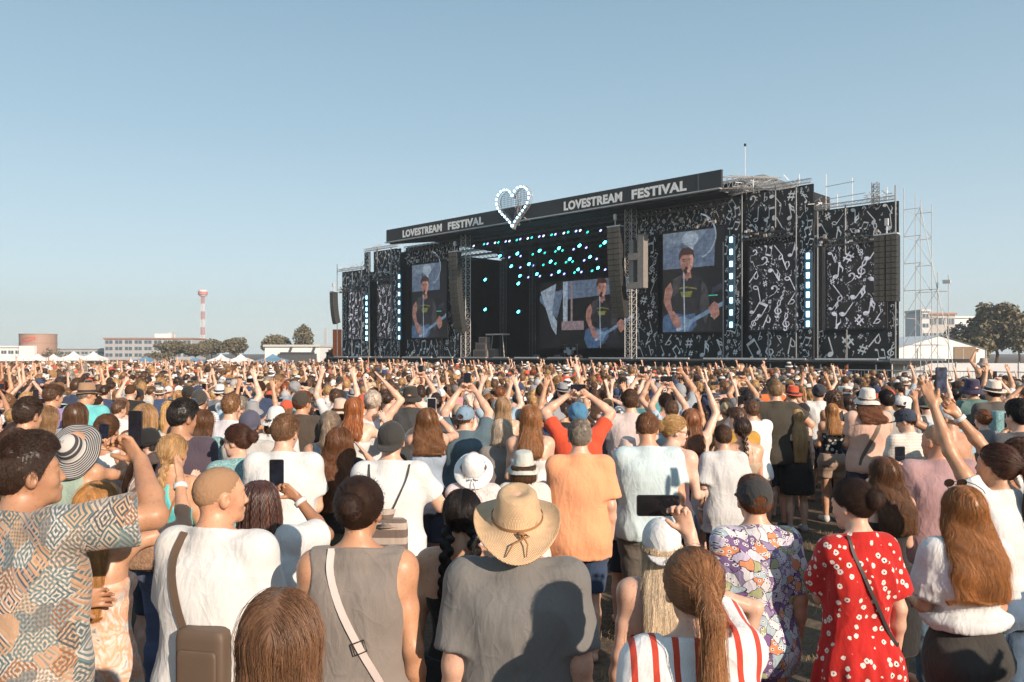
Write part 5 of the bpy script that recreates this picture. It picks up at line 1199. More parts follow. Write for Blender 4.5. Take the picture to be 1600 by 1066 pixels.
# --- on the deck
def on_deck():
    t = sthing('drum_kit', -1.2, 9.0, DZ, 'small pale drum kit on the dark stage floor left of the back screen', 'drums')
    wh = simple('drum_shell', (0.5, 0.52, 0.55), .4); br = simple('cymbal', (0.45, 0.33, 0.12), .3, .6)
    b = MB(); b.bar((0, -.35, .62), (0, .1, .62), .32, 20, wh); b.build('bass_drum', None, t)
    for x, z in ((-.45, .85), (.45, .85), (-.8, .55)): b = MB(); b.bar((x, 0, z), (x, 0, z+.3), .2, 16, wh); b.build('drum', None, t)
    for x, z in ((-.9, 1.45), (.9, 1.5)): b = MB(); b.bar((x, 0, z), (x, 0, z+.015), .26, 16, br); b.bar((x, 0, 0), (x, 0, z), .015, 6, GREY); b.build('cymbal_stand', None, t)
    t = sthing('amplifier_stack', -7.8, 1.8, DZ, 'stack of grey flight cases and amplifiers left of the stage opening', 'amplifiers')
    gm = simple('case_grey', (0.20, 0.18, 0.16), .6)
    for c, s_ in (((0, 0, .45), (2.2, .8, .9)), ((.1, 0, 1.25), (1.6, .7, .65)), ((.3, 0, 1.95), (1.2, .6, .7)), ((-.8, .1, 1.3), (.5, .5, .8)), ((1.6, .2, .5), (.8, .6, 1.0))): b = MB(); b.box(c, s_, gm); b.box((c[0], c[1]-s_[1]/2-.01, c[2]), (s_[0]*.8, .02, s_[2]*.75), simple('amp_front', (0.10, 0.08, 0.07), .8)); b.build('case', None, t)
    t = sthing('riser_platform', -7.2, 3.5, DZ+2.6, 'bright metal platform edge above the amplifier stack on the stage', 'platform'); b = MB(); b.box((0, 0, 0), (2.6, 1.2, .15), GREY); b.build('platform', None, t)
    b = MB(); [b.bar((x, 0, -2.6), (x*.7, 0, 0), .04, 6, GREY) for x in (-1.1, 1.1)]; b.build('leg', None, t)
    for i, (u, v) in enumerate(((1.0, .9), (3.8, .9), (6.4, .9))):
        t = sthing('monitor_speaker', u, v, DZ, ('black wedge monitor on the stage edge, leftmost', 'black wedge monitor on the stage edge, middle one', 'black wedge monitor on the stage edge, rightmost')[i], 'speaker', 'wedge monitors along the stage edge')
        b = MB(); b.add([(-.35, 0, 0), (.35, 0, 0), (.35, .5, 0), (-.35, .5, 0), (-.35, .15, .38), (.35, .15, .38), (.35, .5, .25), (-.35, .5, .25)], [(0, 1, 2, 3)[::-1], (0, 1, 5, 4), (4, 5, 6, 7), (3, 7, 6, 2), (0, 4, 7, 3), (1, 2, 6, 5)], SPD); b.build('cabinet', None, t)
on_deck()
# --- scaffold at the right end
def scaffold():
    t = sthing('scaffold_tower', 35.3, 4, -.15, 'tall open tube scaffold standing against the right end of the stage', 'scaffold'); U = [0, 1.15, 2.3]; Vv = [0, 2.5]
    tops = [13.6, 12.6, 7.2]
    for i, u in enumerate(U):
        for v in Vv: b = MB(); b.bar((u, v, 0), (u, v, tops[i]+1.0), .03, 6, GREY); b.build('upright', None, t)
    def led(*q): b = MB(); b.bar(*q, .022, 5, GREY); b.build('ledger', None, t)
    for k in range(7):
        z = 1+k*2.0
        for i in range(2):
            if z < tops[i+1]+.6:
                for v in Vv: led((U[i], v, z), (U[i+1], v, z))
        for i, u in enumerate(U):
            if z < tops[i]+.6: led((u, 0, z), (u, 2.5, z))
    b = MB()
    for k in range(6):
        z = 1+k*2.0
        for i in range(2):
            if z+2 < tops[i+1]+.8: b.bar((U[i], 0, z), (U[i+1], 0, z+2), .02, 5, GREY); b.bar((U[i+1], 2.5, z), (U[i], 2.5, z+2), .02, 5, GREY)
    b.bar((1.15, 0, 13), (3.6, 0, 0), .03, 5, GREY); b.build('brace', None, t)
    b = MB(); truss(b, (-1.3, -2, 13.2), (-1.3, -2, 14.9), .4, simple('dark_truss', (0.1,)*3), 5, .03); b.build('beacon_frame', None, t)
    b = MB(); b.box((2.9, 0, 7.5), (.5, .25, .25), GREY); b.build('floodlight', None, t)
    b = MB(); o_ = Vector((29.0, 3, 13.0))
    for u, h in ((0, 3.2), (2.0, 2.6)): b.bar(o_+Vector((u, 0, 0)), o_+Vector((u, 0, h)), .028, 5, GREY)
    for z in (1.2, 2.2): b.bar(o_+Vector((0, 0, z)), o_+Vector((3.0 if z < 2 else 2.2, 0, z+.1)), .03, 5, GREY)
    b.build('tube_frame', None, STAGE)
scaffold()
# --- crowd barrier in front of the stage
b = MB()
for i in range(62):
    u = -42+i*1.45; b.bar((u, -5.5, 0), (u, -5.5, 1.15), .025, 5); b.bar((u, -5.5, 1.15), (u+1.4, -5.5, 1.15), .03, 5)
    for k in range(6): b.bar((u+.2+k*.2, -5.5, .15), (u+.2+k*.2, -5.5, 1.13), .01, 4, caps=False)
o = b.build('crowd_barrier', ALU); o.matrix_world = SM; tag(o, 'long low metal barrier between the crowd and the stage', 'barrier')
# ------------------------------------------------------------------ beyond the crowd
def zat(py, d): return CAM_H+(553-py)/1244*d
def place(name, px, d, label, cat, group=None, rz=0): return tag(empty(name, (X(px, d), d, 0), R(rz)), label, cat, group)
WT = simple('tent_white', (0.78, 0.78, 0.76), .7, var=.05)
def tent(px0, px1, pyp, pye, d, label, peaks=1, blue=False, depth=8, rz=0):
    w_ = (px1-px0)/1244*d; t = place('marquee', (px0+px1)/2, d, label, 'tent', 'event tents beyond the crowd', rz); ze, zp = zat(pye, d), zat(pyp, d); m = simple('tarp_blue', (0.16, 0.30, 0.42), .6) if blue else WT
    if peaks == 0:      # long gable tent, ridge running away from the camera
        b = MB(); W = w_/2; D = depth; o = .25; b.add([(-W-o, -o, ze-.1), (0, -o, zp), (W+o, -o, ze-.1), (-W-o, D, ze-.1), (0, D, zp), (W+o, D, ze-.1)], [(0, 1, 4, 3), (1, 2, 5, 4)], m); b.build('roof', None, t)
        b = MB(); b.add([(-W, 0, 0), (W, 0, 0), (W, 0, ze), (0, 0, zp-.1), (-W, 0, ze), (-W, D, 0), (W, D, 0), (W, D, ze), (0, D, zp-.1), (-W, D, ze)], [(0, 1, 2, 3, 4), (9, 8, 7, 6, 5), (0, 4, 9, 5), (1, 6, 7, 2)], m); b.build('wall', None, t)
        b = MB(); [b.bar((x, -.05, 0), (x, -.05, ze), .06, 6, GREY) for x in (-W, -W/2, W/2, W)]; b.build('frame', None, t)
    else:
        n = peaks; s_ = w_/n
        for i in range(n):
            c = -w_/2+s_*(i+.5); b = MB(); h = s_/2; D = min(depth, s_)/2
            ring = [(c-h, -D, ze), (c+h, -D, ze), (c+h, D, ze), (c-h, D, ze)]; mid = [(c+(x-c)*.35, y*.35, ze+(zp-ze)*.45) for x, y, z in ring]; b.add(ring+mid+[(c, 0, zp)], [(0, 1, 5, 4), (1, 2, 6, 5), (2, 3, 7, 6), (3, 0, 4, 7), (4, 5, 8), (5, 6, 8), (6, 7, 8), (7, 4, 8)], m)
            b.add([(x, y, z) for x, y, z in ring]+[(x, y, z-.35) for x, y, z in ring], [(0, 4, 5, 1), (1, 5, 6, 2), (2, 6, 7, 3), (3, 7, 4, 0)], m); b.build('canopy', None, t)
            for x in (c-h+.1, c+h-.1):
                for y in (-D+.1, D-.1): b = MB(); b.bar((x, y, 0), (x, y, ze), .05, 6, GREY); b.build('leg', None, t)
def bld(name, px0, px1, pyt, d, wall, rows, cols, label, depth=14, strip=None, rz=0, base=.5, wh=.5, cat='building'):
    w_ = (px1-px0)/1244*d; zt = zat(pyt, d); t = place(name, (px0+px1)/2, d, label, cat, None, rz)
    b = MB(); b.box((0, depth/2, zt/2), (w_, depth, zt), wall); b.build('wall', None, t)
    b = MB(); b.box((0, depth/2-.2, zt+.25), (w_+.6, depth+.6, .5), strip or wall); b.build('roof', None, t)
    if rows:
        g = simple('window_dark', (0.10, 0.13, 0.16), .15); fh = (zt-base)/rows; cw = w_/cols; bb = MB(); bb.box((0, -.02, 0), (cw*.72, .1, fh*wh), g); bb.box((0, -.09, 0), (.08, .06, fh*wh), WT); first = None
        for r in range(rows):
            for c in range(cols):
                if first is None: first = bb.build('window', None, t); o = first
                else: o = first.copy(); COL.objects.link(o); o.parent = t
                o.location = (-w_/2+cw*(c+.5), -.03, base+fh*(r+.55))
    return t, w_, zt
def leaf_mat(name, c):
    if name in MC: return MC[name]
    m, nt, b = newmat(name); MC[name] = m; gm = N(nt, 'ShaderNodeNewGeometry'); nt.links.new(ramp(nt, gm.outputs['Random Per Island'], [(0, tuple(q*.6 for q in c)), (1, tuple(q*1.5 for q in c))]), b.inputs['Base Color']); b.inputs['Roughness'].default_value = .7; return m
BARK = simple('bark', (0.10, 0.07, 0.05), .9)
def crown(lobes, n, size, seed):
    g_ = np.random.default_rng(seed); L = np.array(lobes); wts = L[:, 3]*L[:, 4]*L[:, 5]; wts /= wts.sum(); k = g_.choice(len(L), n, p=wts); u = g_.normal(size=(n, 3)); u /= np.linalg.norm(u, axis=1, keepdims=True); r = g_.random(n)**.28
    cl = vnoise(np.stack([L[k, 0]+u[:, 0]*2.3, u[:, 1]*2.3+seed, u[:, 2]*2.3+k], 1)); r = r*(1+.22*cl); P = L[k, :3]+u*r[:, None]*L[k, 3:6]
    a = g_.normal(size=(n, 3)); a /= np.linalg.norm(a, axis=1, keepdims=True); b_ = np.cross(a, g_.normal(size=(n, 3))); b_ /= np.linalg.norm(b_, axis=1, keepdims=True); s_ = size*(.5+g_.random((n, 1)))
    V = np.stack([P-a*s_, P+b_*s_*.6, P+a*s_, P-b_*s_*.6], 1).reshape(-1, 3); return V, np.arange(4*n).reshape(-1, 4)
def tree(px, pyt, w_px, d, label, kind='round', col=(0.075, 0.075, 0.035), seed=1, n=2600, group='trees beyond the crowd'):
    t = place('tree', px, d, label, 'tree', group); H = zat(pyt, d); W = w_px/1244*d/2; g_ = random.Random(seed); b = MB(); th = H*.35
    b.tube([(0, 0, 0), (.05*W, 0, th*.5), (0, .05*W, th)], [H*.03, H*.024, H*.018], 8, BARK)
    for i in range(6): a = g_.uniform(0, 6.28); b.bar((0, 0, th*g_.uniform(.7, 1)), (W*.55*math.cos(a), W*.55*math.sin(a), H*g_.uniform(.5, .8)), H*.010, 5, BARK, H*.004)
    b.build('trunk', None, t)
    if kind == 'poplar': lobes = [(0, 0, H*.52, W, W, H*.46), (0.1*W, 0, H*.75, W*.7, W*.7, H*.25)]
    elif kind == 'bush': lobes = [(g_.uniform(-.7, .7)*W, g_.uniform(-.5, .5)*W*.5, H*g_.uniform(.3, .6), W*g_.uniform(.25, .45), W*.4, H*g_.uniform(.3, .42)) for _ in range(8)]
    else: lobes = [(0, 0, H*.62, W*.7, W*.7, H*.33)]+[(g_.uniform(-.62, .62)*W, g_.uniform(-.5, .5)*W, H*g_.uniform(.42, .82), W*g_.uniform(.25, .42), W*.36, H*g_.uniform(.12, .2)) for _ in range(11)]
    V, Q = crown(lobes, n, max(.30, H*.034), seed); me = mesh_vf('crown', V, Q, [leaf_mat('leaf_%d' % int(col[0]*1e4), col)], smooth=False); o = bpy.data.objects.new('crown', me); link(o, t)
# left: tank, offices, mast, tents
t = place('storage_tank', 60, 230, 'short round pinkish-brown tank building with a red mark on its upper rim', 'tank'); r = 26/1244*230; zt = zat(522, 230); b = MB(); pk = simple('tank_cladding', (0.38, 0.24, 0.18), .6)
b.bar((0, 0, 0), (0, 0, zt), r, 40, pk); b.build('drum', None, t); b = MB()
for z in (.33, .66, .97): b.bar((0, 0, zt*z), (0, 0, zt*z+.15), r+.06, 40, simple('tank_hoop', (0.30, 0.19, 0.15), .6))
b.build('hoop', None, t); b = MB()
for q in stroke([(x, z) for x, z in ell2(.0, zt*.80, 2.0, .45, .15)]+[ell2(.0, zt*.80, 2.0, .45, .15)[0]], .28): b.poly([(x, -math.sqrt(max(r*r-x*x, 0))-.12, z) for x, z in q], simple('mark_red', (0.6, 0.10, 0.06), .6))
b.build('red_mark', None, t); b = MB(); b.box((0, -r-.1, zt*.32), (r*.9, 1.2, zt*.5), WT); b.build('entrance', None, t)
OFF = simple('office_wall', (0.42, 0.42, 0.42), .8)
t, w_, zt = bld('office_building', 163, 300, 530, 310, OFF, 3, 9, 'long grey three-storey office block with bands of windows and an orange-brown roof edge', 14, simple('roof_edge_rust', (0.40, 0.20, 0.13), .7)); b = MB(); b.box((4, 6, zt+1.2), (6, 5, 2), WT); b.box((7, 5, zt+1.6), (1.5, 1.5, 2.6), GREY); b.build('plant_room', None, t)
t, w_, zt = bld('low_building', -10, 34, 543, 260, WT, 1, 4, 'low white building at the left edge, left of the round tank', 20, WT, 0, 1, .3)
t, w_, zt = bld('low_building', 87, 165, 546, 320, OFF, 1, 6, 'low grey shed between the round tank and the office block', 20, OFF, 0, 1, .3)
def mast():
    d = 420; t = place('signal_tower', 317, d, 'tall red and white banded lattice tower with a wide red head', 'tower'); H = zat(456, d); rd = simple('mast_red', (0.55, 0.20, 0.18), .6); wt = simple('mast_white', (0.72, 0.70, 0.70), .6)
    for k in range(8):
        b = MB(); z0, z1 = H*k/8*.94, H*(k+1)/8*.94; truss(b, (0, 0, z0), (0, 0, z1), 1.7-k*.06, rd if k % 2 else wt, 5, .12); b.build('mast_section', None, t)
    b = MB(); b.bar((0, 0, H*.93), (0, 0, H*.955), 1.5, 16, wt, 2.3); b.bar((0, 0, H*.955), (0, 0, H), 2.5, 16, rd); b.bar((0, 0, H), (0, 0, H+.8), 2.2, 16, wt); b.build('head', None, t)
mast()
tent(100, 162, 549, 560, 130, 'white peaked tents in a row left of the office block', 2); tent(0, 96, 553, 561, 135, 'row of small white tents in front of the round tank', 4); tent(330, 392, 553, 563, 110, 'low white marquee below the left tree group', 2); tent(205, 252, 557, 565, 108, 'blue tarpaulin shelter left of the dark bushes', 1, True)
tent(403, 450, 553, 564, 112, 'pale blue shelter right of the low white marquee', 1, True); tent(280, 330, 559, 566, 106, 'long low blue shelter under the left tree group', 1, True)
t, w_, zt = bld('hall', 414, 500, 542, 190, WT, 0, 0, 'white flat-roofed hall with slanting dark supports left of the stage', 12, simple('hall_edge', (0.55, 0.53, 0.50), .7)); b = MB(); [b.bar((x, -.5, 0), (x+1.5, -.5, zt), .25, 6, simple('dark_post', (0.08, 0.08, 0.08), .6)) for x in (-1.5, 4)]; b.box((1.5, -1.2, zt*.62), (8, 1, .5), simple('dark_post', (0.08,)*3)); b.box((1.5, -1.2, 1.2), (9, 1, 2.4), simple('dark_post', (0.08,)*3)); b.build('dark_support', None, t)
t, w_, zt = bld('low_building', 470, 540, 545, 260, simple('shed_grey', (0.25, 0.24, 0.23), .8), 0, 0, 'low grey shed close to the left end of the stage', 15)
t = place('orange_board', 527, 112, 'bright orange upright board by the far left end of the stage', 'board'); zt = zat(515, 112); b = MB(); b.box((0, 0, zt/2+1), (1.2, .3, zt-2), simple('board_orange', (0.88, 0.20, 0.05), .6)); b.build('board', None, t); b = MB(); [b.bar((x, .2, 0), (x, .2, 2.2), .06, 6, GREY) for x in (-.5, .5)]; b.build('post', None, t)
t = place('thin_mast', 509, 300, 'thin pale mast right of the poplar', 'mast'); b = MB(); truss(b, (0, 0, 0), (0, 0, zat(512, 300)), .8, GREY, 14, .12); b.build('lattice', None, t)
OL = (0.15, 0.125, 0.07)
for i, (px, py, w_, d, l) in enumerate(((272, 530, 62, 240, 'round olive tree at the left of the group below the signal tower'), (305, 535, 50, 236, 'low olive tree second in the group below the signal tower'), (330, 528, 56, 245, 'broad olive tree in the middle of the group below the signal tower'), (368, 526, 50, 240, 'round olive tree at the right end of the group below the signal tower'), (428, 522, 58, 230, 'broad olive tree behind the white flat-roofed hall'))): tree(px, py, w_, d, l, 'round', OL, 20+i, 4200)
tree(474, 507, 30, 225, 'slim pointed poplar behind the white flat-roofed hall', 'poplar', OL, 31, 1600); tree(90, 541, 44, 225, 'thin bare-looking bush beside the round tank', 'bush', OL, 33, 400); tree(522, 545, 34, 118, 'brownish scrub at the foot of the orange board', 'bush', OL, 34, 700); tree(245, 547, 50, 200, 'low bush at the left of the tree group', 'bush', OL, 36, 800)
# right: marquee, fence, trees, buildings
tent(1398, 1540, 524, 545, 95, 'big white gable marquee right of the stage', 0, depth=14); 
b = MB(); b.box((0, -.06, 1.6), (2.6, .06, 3.2), simple('doorway_tan', (0.25, 0.18, 0.12), .8)); o = b.build('door_flap', None, [q for q in bpy.data.objects if q.get('label') == 'big white gable marquee right of the stage'][0]); o.location = (2.9, 0, 0)
for i, (px, py, w_, d, l) in enumerate(((1556, 470, 104, 150, 'big rounded olive tree at the right edge behind the marquee'), (1505, 503, 60, 155, 'smaller dark olive tree just right of the marquee peak'), (1592, 497, 60, 145, 'olive tree at the very right edge of the picture'), (1527, 525, 60, 120, 'low bushy tree behind the right end of the marquee'))): tree(px, py, w_, d, l, 'round', (0.15, 0.125, 0.070), 40+i, 4200 if i == 0 else 1800)
CR = simple('flat_wall_cream', (0.50, 0.46, 0.43), .8)
t, w_, zt = bld('apartment_block', 1451, 1492, 492, 210, CR, 3, 3, 'cream apartment block with dark windows between the scaffold and the trees', 10, simple('roof_edge_rust', (0.4, 0.2, 0.13)), 0, 1, .4); b = MB(); [b.bar((x, 3, zt), (x, 3, zt+h), .06, 5, GREY) for x, h in ((-1, 2.6), (.5, 1.8), (1.4, 2.2))]; b.build('antenna', None, t)
t, w_, zt = bld('apartment_block', 1440, 1452, 487, 190, simple('flat_wall_white', (0.6, 0.6, 0.6)), 5, 1, 'narrow white tower block right behind the scaffold', 8, None, 0, 1, .4); t, w_, zt = bld('apartment_block', 1490, 1530, 497, 230, WT, 2, 4, 'long low white block behind the small dark tree', 10, None, 0, 1, .3)
def fence(x0, x1, d, h, label):
    w_ = X(x1, d)-X(x0, d); t = place('site_fence', x0, d, label, 'fence'); n = int(w_/2.4); b = MB(); b.box((w_/2, 0, h/2), (w_, .04, h), simple('fence_sheet', (0.55, 0.56, 0.57), .7, var=.08, scale=.6)); b.build('panel', None, t)
    for i in range(n+1): b = MB(); b.bar((i*w_/n, -.06, 0), (i*w_/n, -.06, h+.1), .035, 6, GREY); b.build('post', None, t)
fence(1395, 1640, 62, 1.62, 'pale grey sheet fence along the right side of the field'); fence(1385, 1480, 75, 1.7, 'blue-grey fence section behind the scaffold foot')
# ------------------------------------------------------------------ the far crowd: one thing nobody could count
def crowd():
    src = bpy.data.collections.new('crowd_members')
    g_ = np.random.default_rng(21); vs = []
    arms_ = [('down', 'half'), ('down', 'down'), ('clap', 'clap'), ('phone', 'phone'), ('down', 'down'), ('phone', 'phone'), ('half', 'down'), ('clap', 'clap'), ('bent', 'half'), ('down', 'up'), ('down', 'down'), ('bent', 'half')]
    hairs = [('short', None), ('long', None), ('ponytail', None), ('bob', None), ('short', 'cap'), ('short', 'cap_back'), ('bun', None), ('long', 'bucket'), ('quiff', None), ('short', 'fedora'), ('wavy', None), ('buzz', None)]
    for i in range(26):
        ar = arms_[i % 12]; hk, ht = hairs[(i*5+i//12) % 12]; fem = hk in ('long', 'ponytail', 'bob', 'bun', 'wavy'); tp = ['tee', 'tank', 'strap', 'tee'][i % 4] if fem else 'tee'
        sp = dict(arms=ar, fem=fem, top=tp, bottom='shorts', head=(g_.integers(-30, 30), 0), bulk=.95, seed=i, nofold=True)
        f, T, leg, aL, aR, HM, hc = body_fields(sp, 0.034, 0.018); parts = [(*f.mesh(), 0)]; V, Q = make_top(sp, T, aL, aR); parts.append((V, Q, 1)); V, Q = make_bottom(sp, T, leg); parts.append((V, Q, 2))
        V, Q, S_ = hair_mesh(hk, 2, {}, i); V = V[:len(V)]@HM.T+hc; hs = [np.full(0, 0)]; parts.append((V, Q, 3, S_))
        if ht:
            hm = Matrix.Translation(Vector(hc)) @ Matrix([list(r) for r in HM]).to_4x4(); o = make_hat(ht, None, hm, (1, 1, 1), 2); me = o.data; HV = np.array([(o.matrix_basis @ v.co)[:] for v in me.vertices]); HQ = np.array([(list(p.vertices)+[p.vertices[-1]])[:4] for p in me.polygons if len(p.vertices) <= 4]); parts.append((HV, HQ, 4))
            for c in list(o.children): bpy.data.objects.remove(c)
            bpy.data.objects.remove(o)
        VV = []; QQ = []; MI = []; SS = []; n = 0
        for p in parts:
            VV.append(p[0]); QQ.append(p[1]+n); MI.append(np.full(len(p[1]), p[2])); SS.append(p[3] if len(p) > 3 else np.full(len(p[0]), .5)); n += len(p[0])
        me = mesh_vf('crowd_member', np.concatenate(VV), np.concatenate(QQ), [C_SKIN, C_TOP, C_BOT, C_HAIR, C_HAT], mi=np.concatenate(MI), attr=np.concatenate(SS))
        o = bpy.data.objects.new('crowd_member', me); src.objects.link(o); vs.append(o)
    # where they stand: from behind the named people up to the barrier, and all round the photographer
    pts = []
    def grid(x0, x1, y0, y1, sp_, ok):
        ny = int((y1-y0)/sp_); nx = int((x1-x0)/sp_)
        xx, yy = np.meshgrid(x0+np.arange(nx)*sp_, y0+np.arange(ny)*sp_*.9); xx = xx+(np.arange(ny) % 2)[:, None]*sp_*.5
        xx = xx.ravel()+g_.uniform(-.32, .32, xx.size)*sp_; yy = yy.ravel()+g_.uniform(-.32, .32, yy.size)*sp_; m = ok(xx, yy); pts.append(np.stack([xx[m], yy[m]], 1))
    def front(x, y):       # distance before the stage front
        return (x-SO.x)*0.7027+(y-SO.y)*0.7115 < np.where(x/y > .42, -30.0, -20.0)
    grid(-30, 30, CROWD_D, 32, .62, lambda x, y: (y >= CROWD_D) & (np.abs(x/y) < .92) & front(x, y) & (g_.random(x.size) < .93))
    grid(-75, 45, 32, 105, .80, lambda x, y: (np.abs(x/y) < .85) & front(x, y) & (y < np.where(x/y < -.21, 68, 200)) & (g_.random(x.size) < .92) & ~((x/y > .46) & (y > 27)))
    grid(-20, 20, -1, CROWD_D+1, .78, lambda x, y: (np.abs(x) > .72*np.maximum(y, 0)+.9) & (np.hypot(x, y) > 1.9) & (g_.random(x.size) < .9))
    grid(-9, 9, -6, -.9, .75, lambda x, y: (g_.random(x.size) < .85) & (np.hypot(x, y) > 1.0))
    P = np.concatenate(pts); n = len(P)
    me = bpy.data.meshes.new('crowd'); me.vertices.add(n); me.vertices.foreach_set('co', np.concatenate([P, np.zeros((n, 1))], 1).astype(np.float32).ravel())
    def att(name, typ, data, key):
        a = me.attributes.new(name, typ, 'POINT'); a.data.foreach_set(key, np.asarray(data, np.int32 if typ == 'INT' else np.float32).ravel())
    u = np.random.default_rng(5); face = np.degrees(np.arctan2(P[:, 0]-2, 84-P[:, 1]))
    att('idx', 'INT', u.integers(0, len(vs), n), 'value'); att('rz', 'FLOAT', np.radians(-face*.0+u.normal(0, 14, n))-np.arctan2(2-P[:, 0], 90-P[:, 1]).clip(-.8, .8), 'value'); att('sc', 'FLOAT', (u.normal(1.66, .07, n)/1.75).clip(.86, 1.08)*np.where(u.random(n) < .01, 1.16, 1), 'value')
    def pal(cols, p, jit=.12):
        c = np.array(cols)[u.choice(len(cols), n, p=np.array(p)/sum(p))]; return np.concatenate([np.clip(c*(1+u.normal(0, jit, (n, 1))), 0, .9), np.ones((n, 1))], 1)
    att('cskin', 'FLOAT_COLOR', pal([(.66, .42, .31), (.58, .34, .22), (.70, .47, .36), (.46, .25, .15)], (4, 4, 3, 2)), 'color')
    att('ctop', 'FLOAT_COLOR', pal([(.78, .77, .74), (.70, .62, .56), (.035, .035, .04), (.10, .10, .11), (.70, .13, .06), (.05, .08, .16), (.50, .32, .26), (.30, .38, .45), (.09, .07, .05), (.60, .12, .12), (.75, .30, .10), (.10, .28, .30), (.30, .30, .30)], (30, 12, 10, 6, 4, 4, 7, 6, 3, 3, 4, 2, 4)), 'color')
    att('cbot', 'FLOAT_COLOR', pal([(.03, .03, .035), (.08, .11, .18), (.25, .20, .15), (.5, .5, .48)], (4, 4, 2, 1)), 'color')
    att('chair', 'FLOAT_COLOR', pal([(.045, .025, .016), (.11, .06, .03), (.20, .11, .05), (.36, .22, .10), (.22, .06, .02), (.22, .2, .18)], (6, 6, 4, 3, 1, 1)), 'color')
    att('chat', 'FLOAT_COLOR', pal([(.75, .73, .70), (.03, .03, .035), (.55, .42, .28), (.04, .06, .12), (.65, .10, .06), (.45, .45, .46)], (9, 3, 5, 2, 2, 2)), 'color')
    o = bpy.data.objects.new('crowd', me); link(o); tag(o, 'dense summer crowd stretching from the middle distance up to the stage barrier', 'crowd', kind='stuff')
    ng = bpy.data.node_groups.new('crowd', 'GeometryNodeTree'); ng.interface.new_socket('Geometry', in_out='INPUT', socket_type='NodeSocketGeometry'); ng.interface.new_socket('Geometry', in_out='OUTPUT', socket_type='NodeSocketGeometry')
    nd = ng.nodes; L = ng.links; gi = nd.new('NodeGroupInput'); go = nd.new('NodeGroupOutput'); ip = nd.new('GeometryNodeInstanceOnPoints'); ci = nd.new('GeometryNodeCollectionInfo'); ci.inputs['Collection'].default_value = src; ci.inputs['Separate Children'].default_value = True; ci.inputs['Reset Children'].default_value = True
    mp = nd.new('GeometryNodeMeshToPoints'); L.new(gi.outputs[0], mp.inputs[0]); L.new(mp.outputs[0], ip.inputs['Points']); L.new(ci.outputs[0], ip.inputs['Instance']); ip.inputs['Pick Instance'].default_value = True
    def na(name, t): a = nd.new('GeometryNodeInputNamedAttribute'); a.data_type = t; a.inputs[0].default_value = name; return a.outputs[0]
    L.new(na('idx', 'INT'), ip.inputs['Instance Index']); cx = nd.new('ShaderNodeCombineXYZ'); L.new(na('rz', 'FLOAT'), cx.inputs[2]); L.new(cx.outputs[0], ip.inputs['Rotation']); cs = nd.new('ShaderNodeCombineXYZ'); sc_ = na('sc', 'FLOAT'); [L.new(sc_, cs.inputs[k]) for k in range(3)]; L.new(cs.outputs[0], ip.inputs['Scale'])
    L.new(ip.outputs[0], go.inputs[0]); md = o.modifiers.new('crowd', 'NODES'); md.node_group = ng
    print('crowd members', n)
CROWD_D = 15.8
crowd()
# ------------------------------------------------------------------ printed cloths
def proj(nt, ob, sx=1.0, sz=1.0, k=0.8):
    s_ = N(nt, 'ShaderNodeSeparateXYZ'); nt.links.new(ob, s_.inputs[0]); a = N(nt, 'ShaderNodeMath', operation='MULTIPLY_ADD'); nt.links.new(s_.outputs[1], a.inputs[0]); a.inputs[1].default_value = k; nt.links.new(s_.outputs[0], a.inputs[2])
    c = N(nt, 'ShaderNodeCombineXYZ'); nt.links.new(a.outputs[0], c.inputs[0]); nt.links.new(s_.outputs[2], c.inputs[1]); m = N(nt, 'ShaderNodeMapping'); m.inputs['Scale'].default_value = (sx, sz, 1); nt.links.new(c.outputs[0], m.inputs[0]); return m.outputs[0], s_
def vor(nt, v, scale, metric='EUCLIDEAN', feat='F1', rnd=1.0):
    n = N(nt, 'ShaderNodeTexVoronoi', i_Scale=scale, i_Randomness=rnd); n.voronoi_dimensions = '2D'; n.feature = feat
    if feat != 'DISTANCE_TO_EDGE': n.distance = metric
    nt.links.new(v, n.inputs['Vector']); return n
def mth(nt, op, a, b=0.0):
    n = N(nt, 'ShaderNodeMath', operation=op)
    for i, q in enumerate((a, b)):
        if isinstance(q, (int, float)): n.inputs[i].default_value = q
        else: nt.links.new(q, n.inputs[i])
    return n.outputs[0]
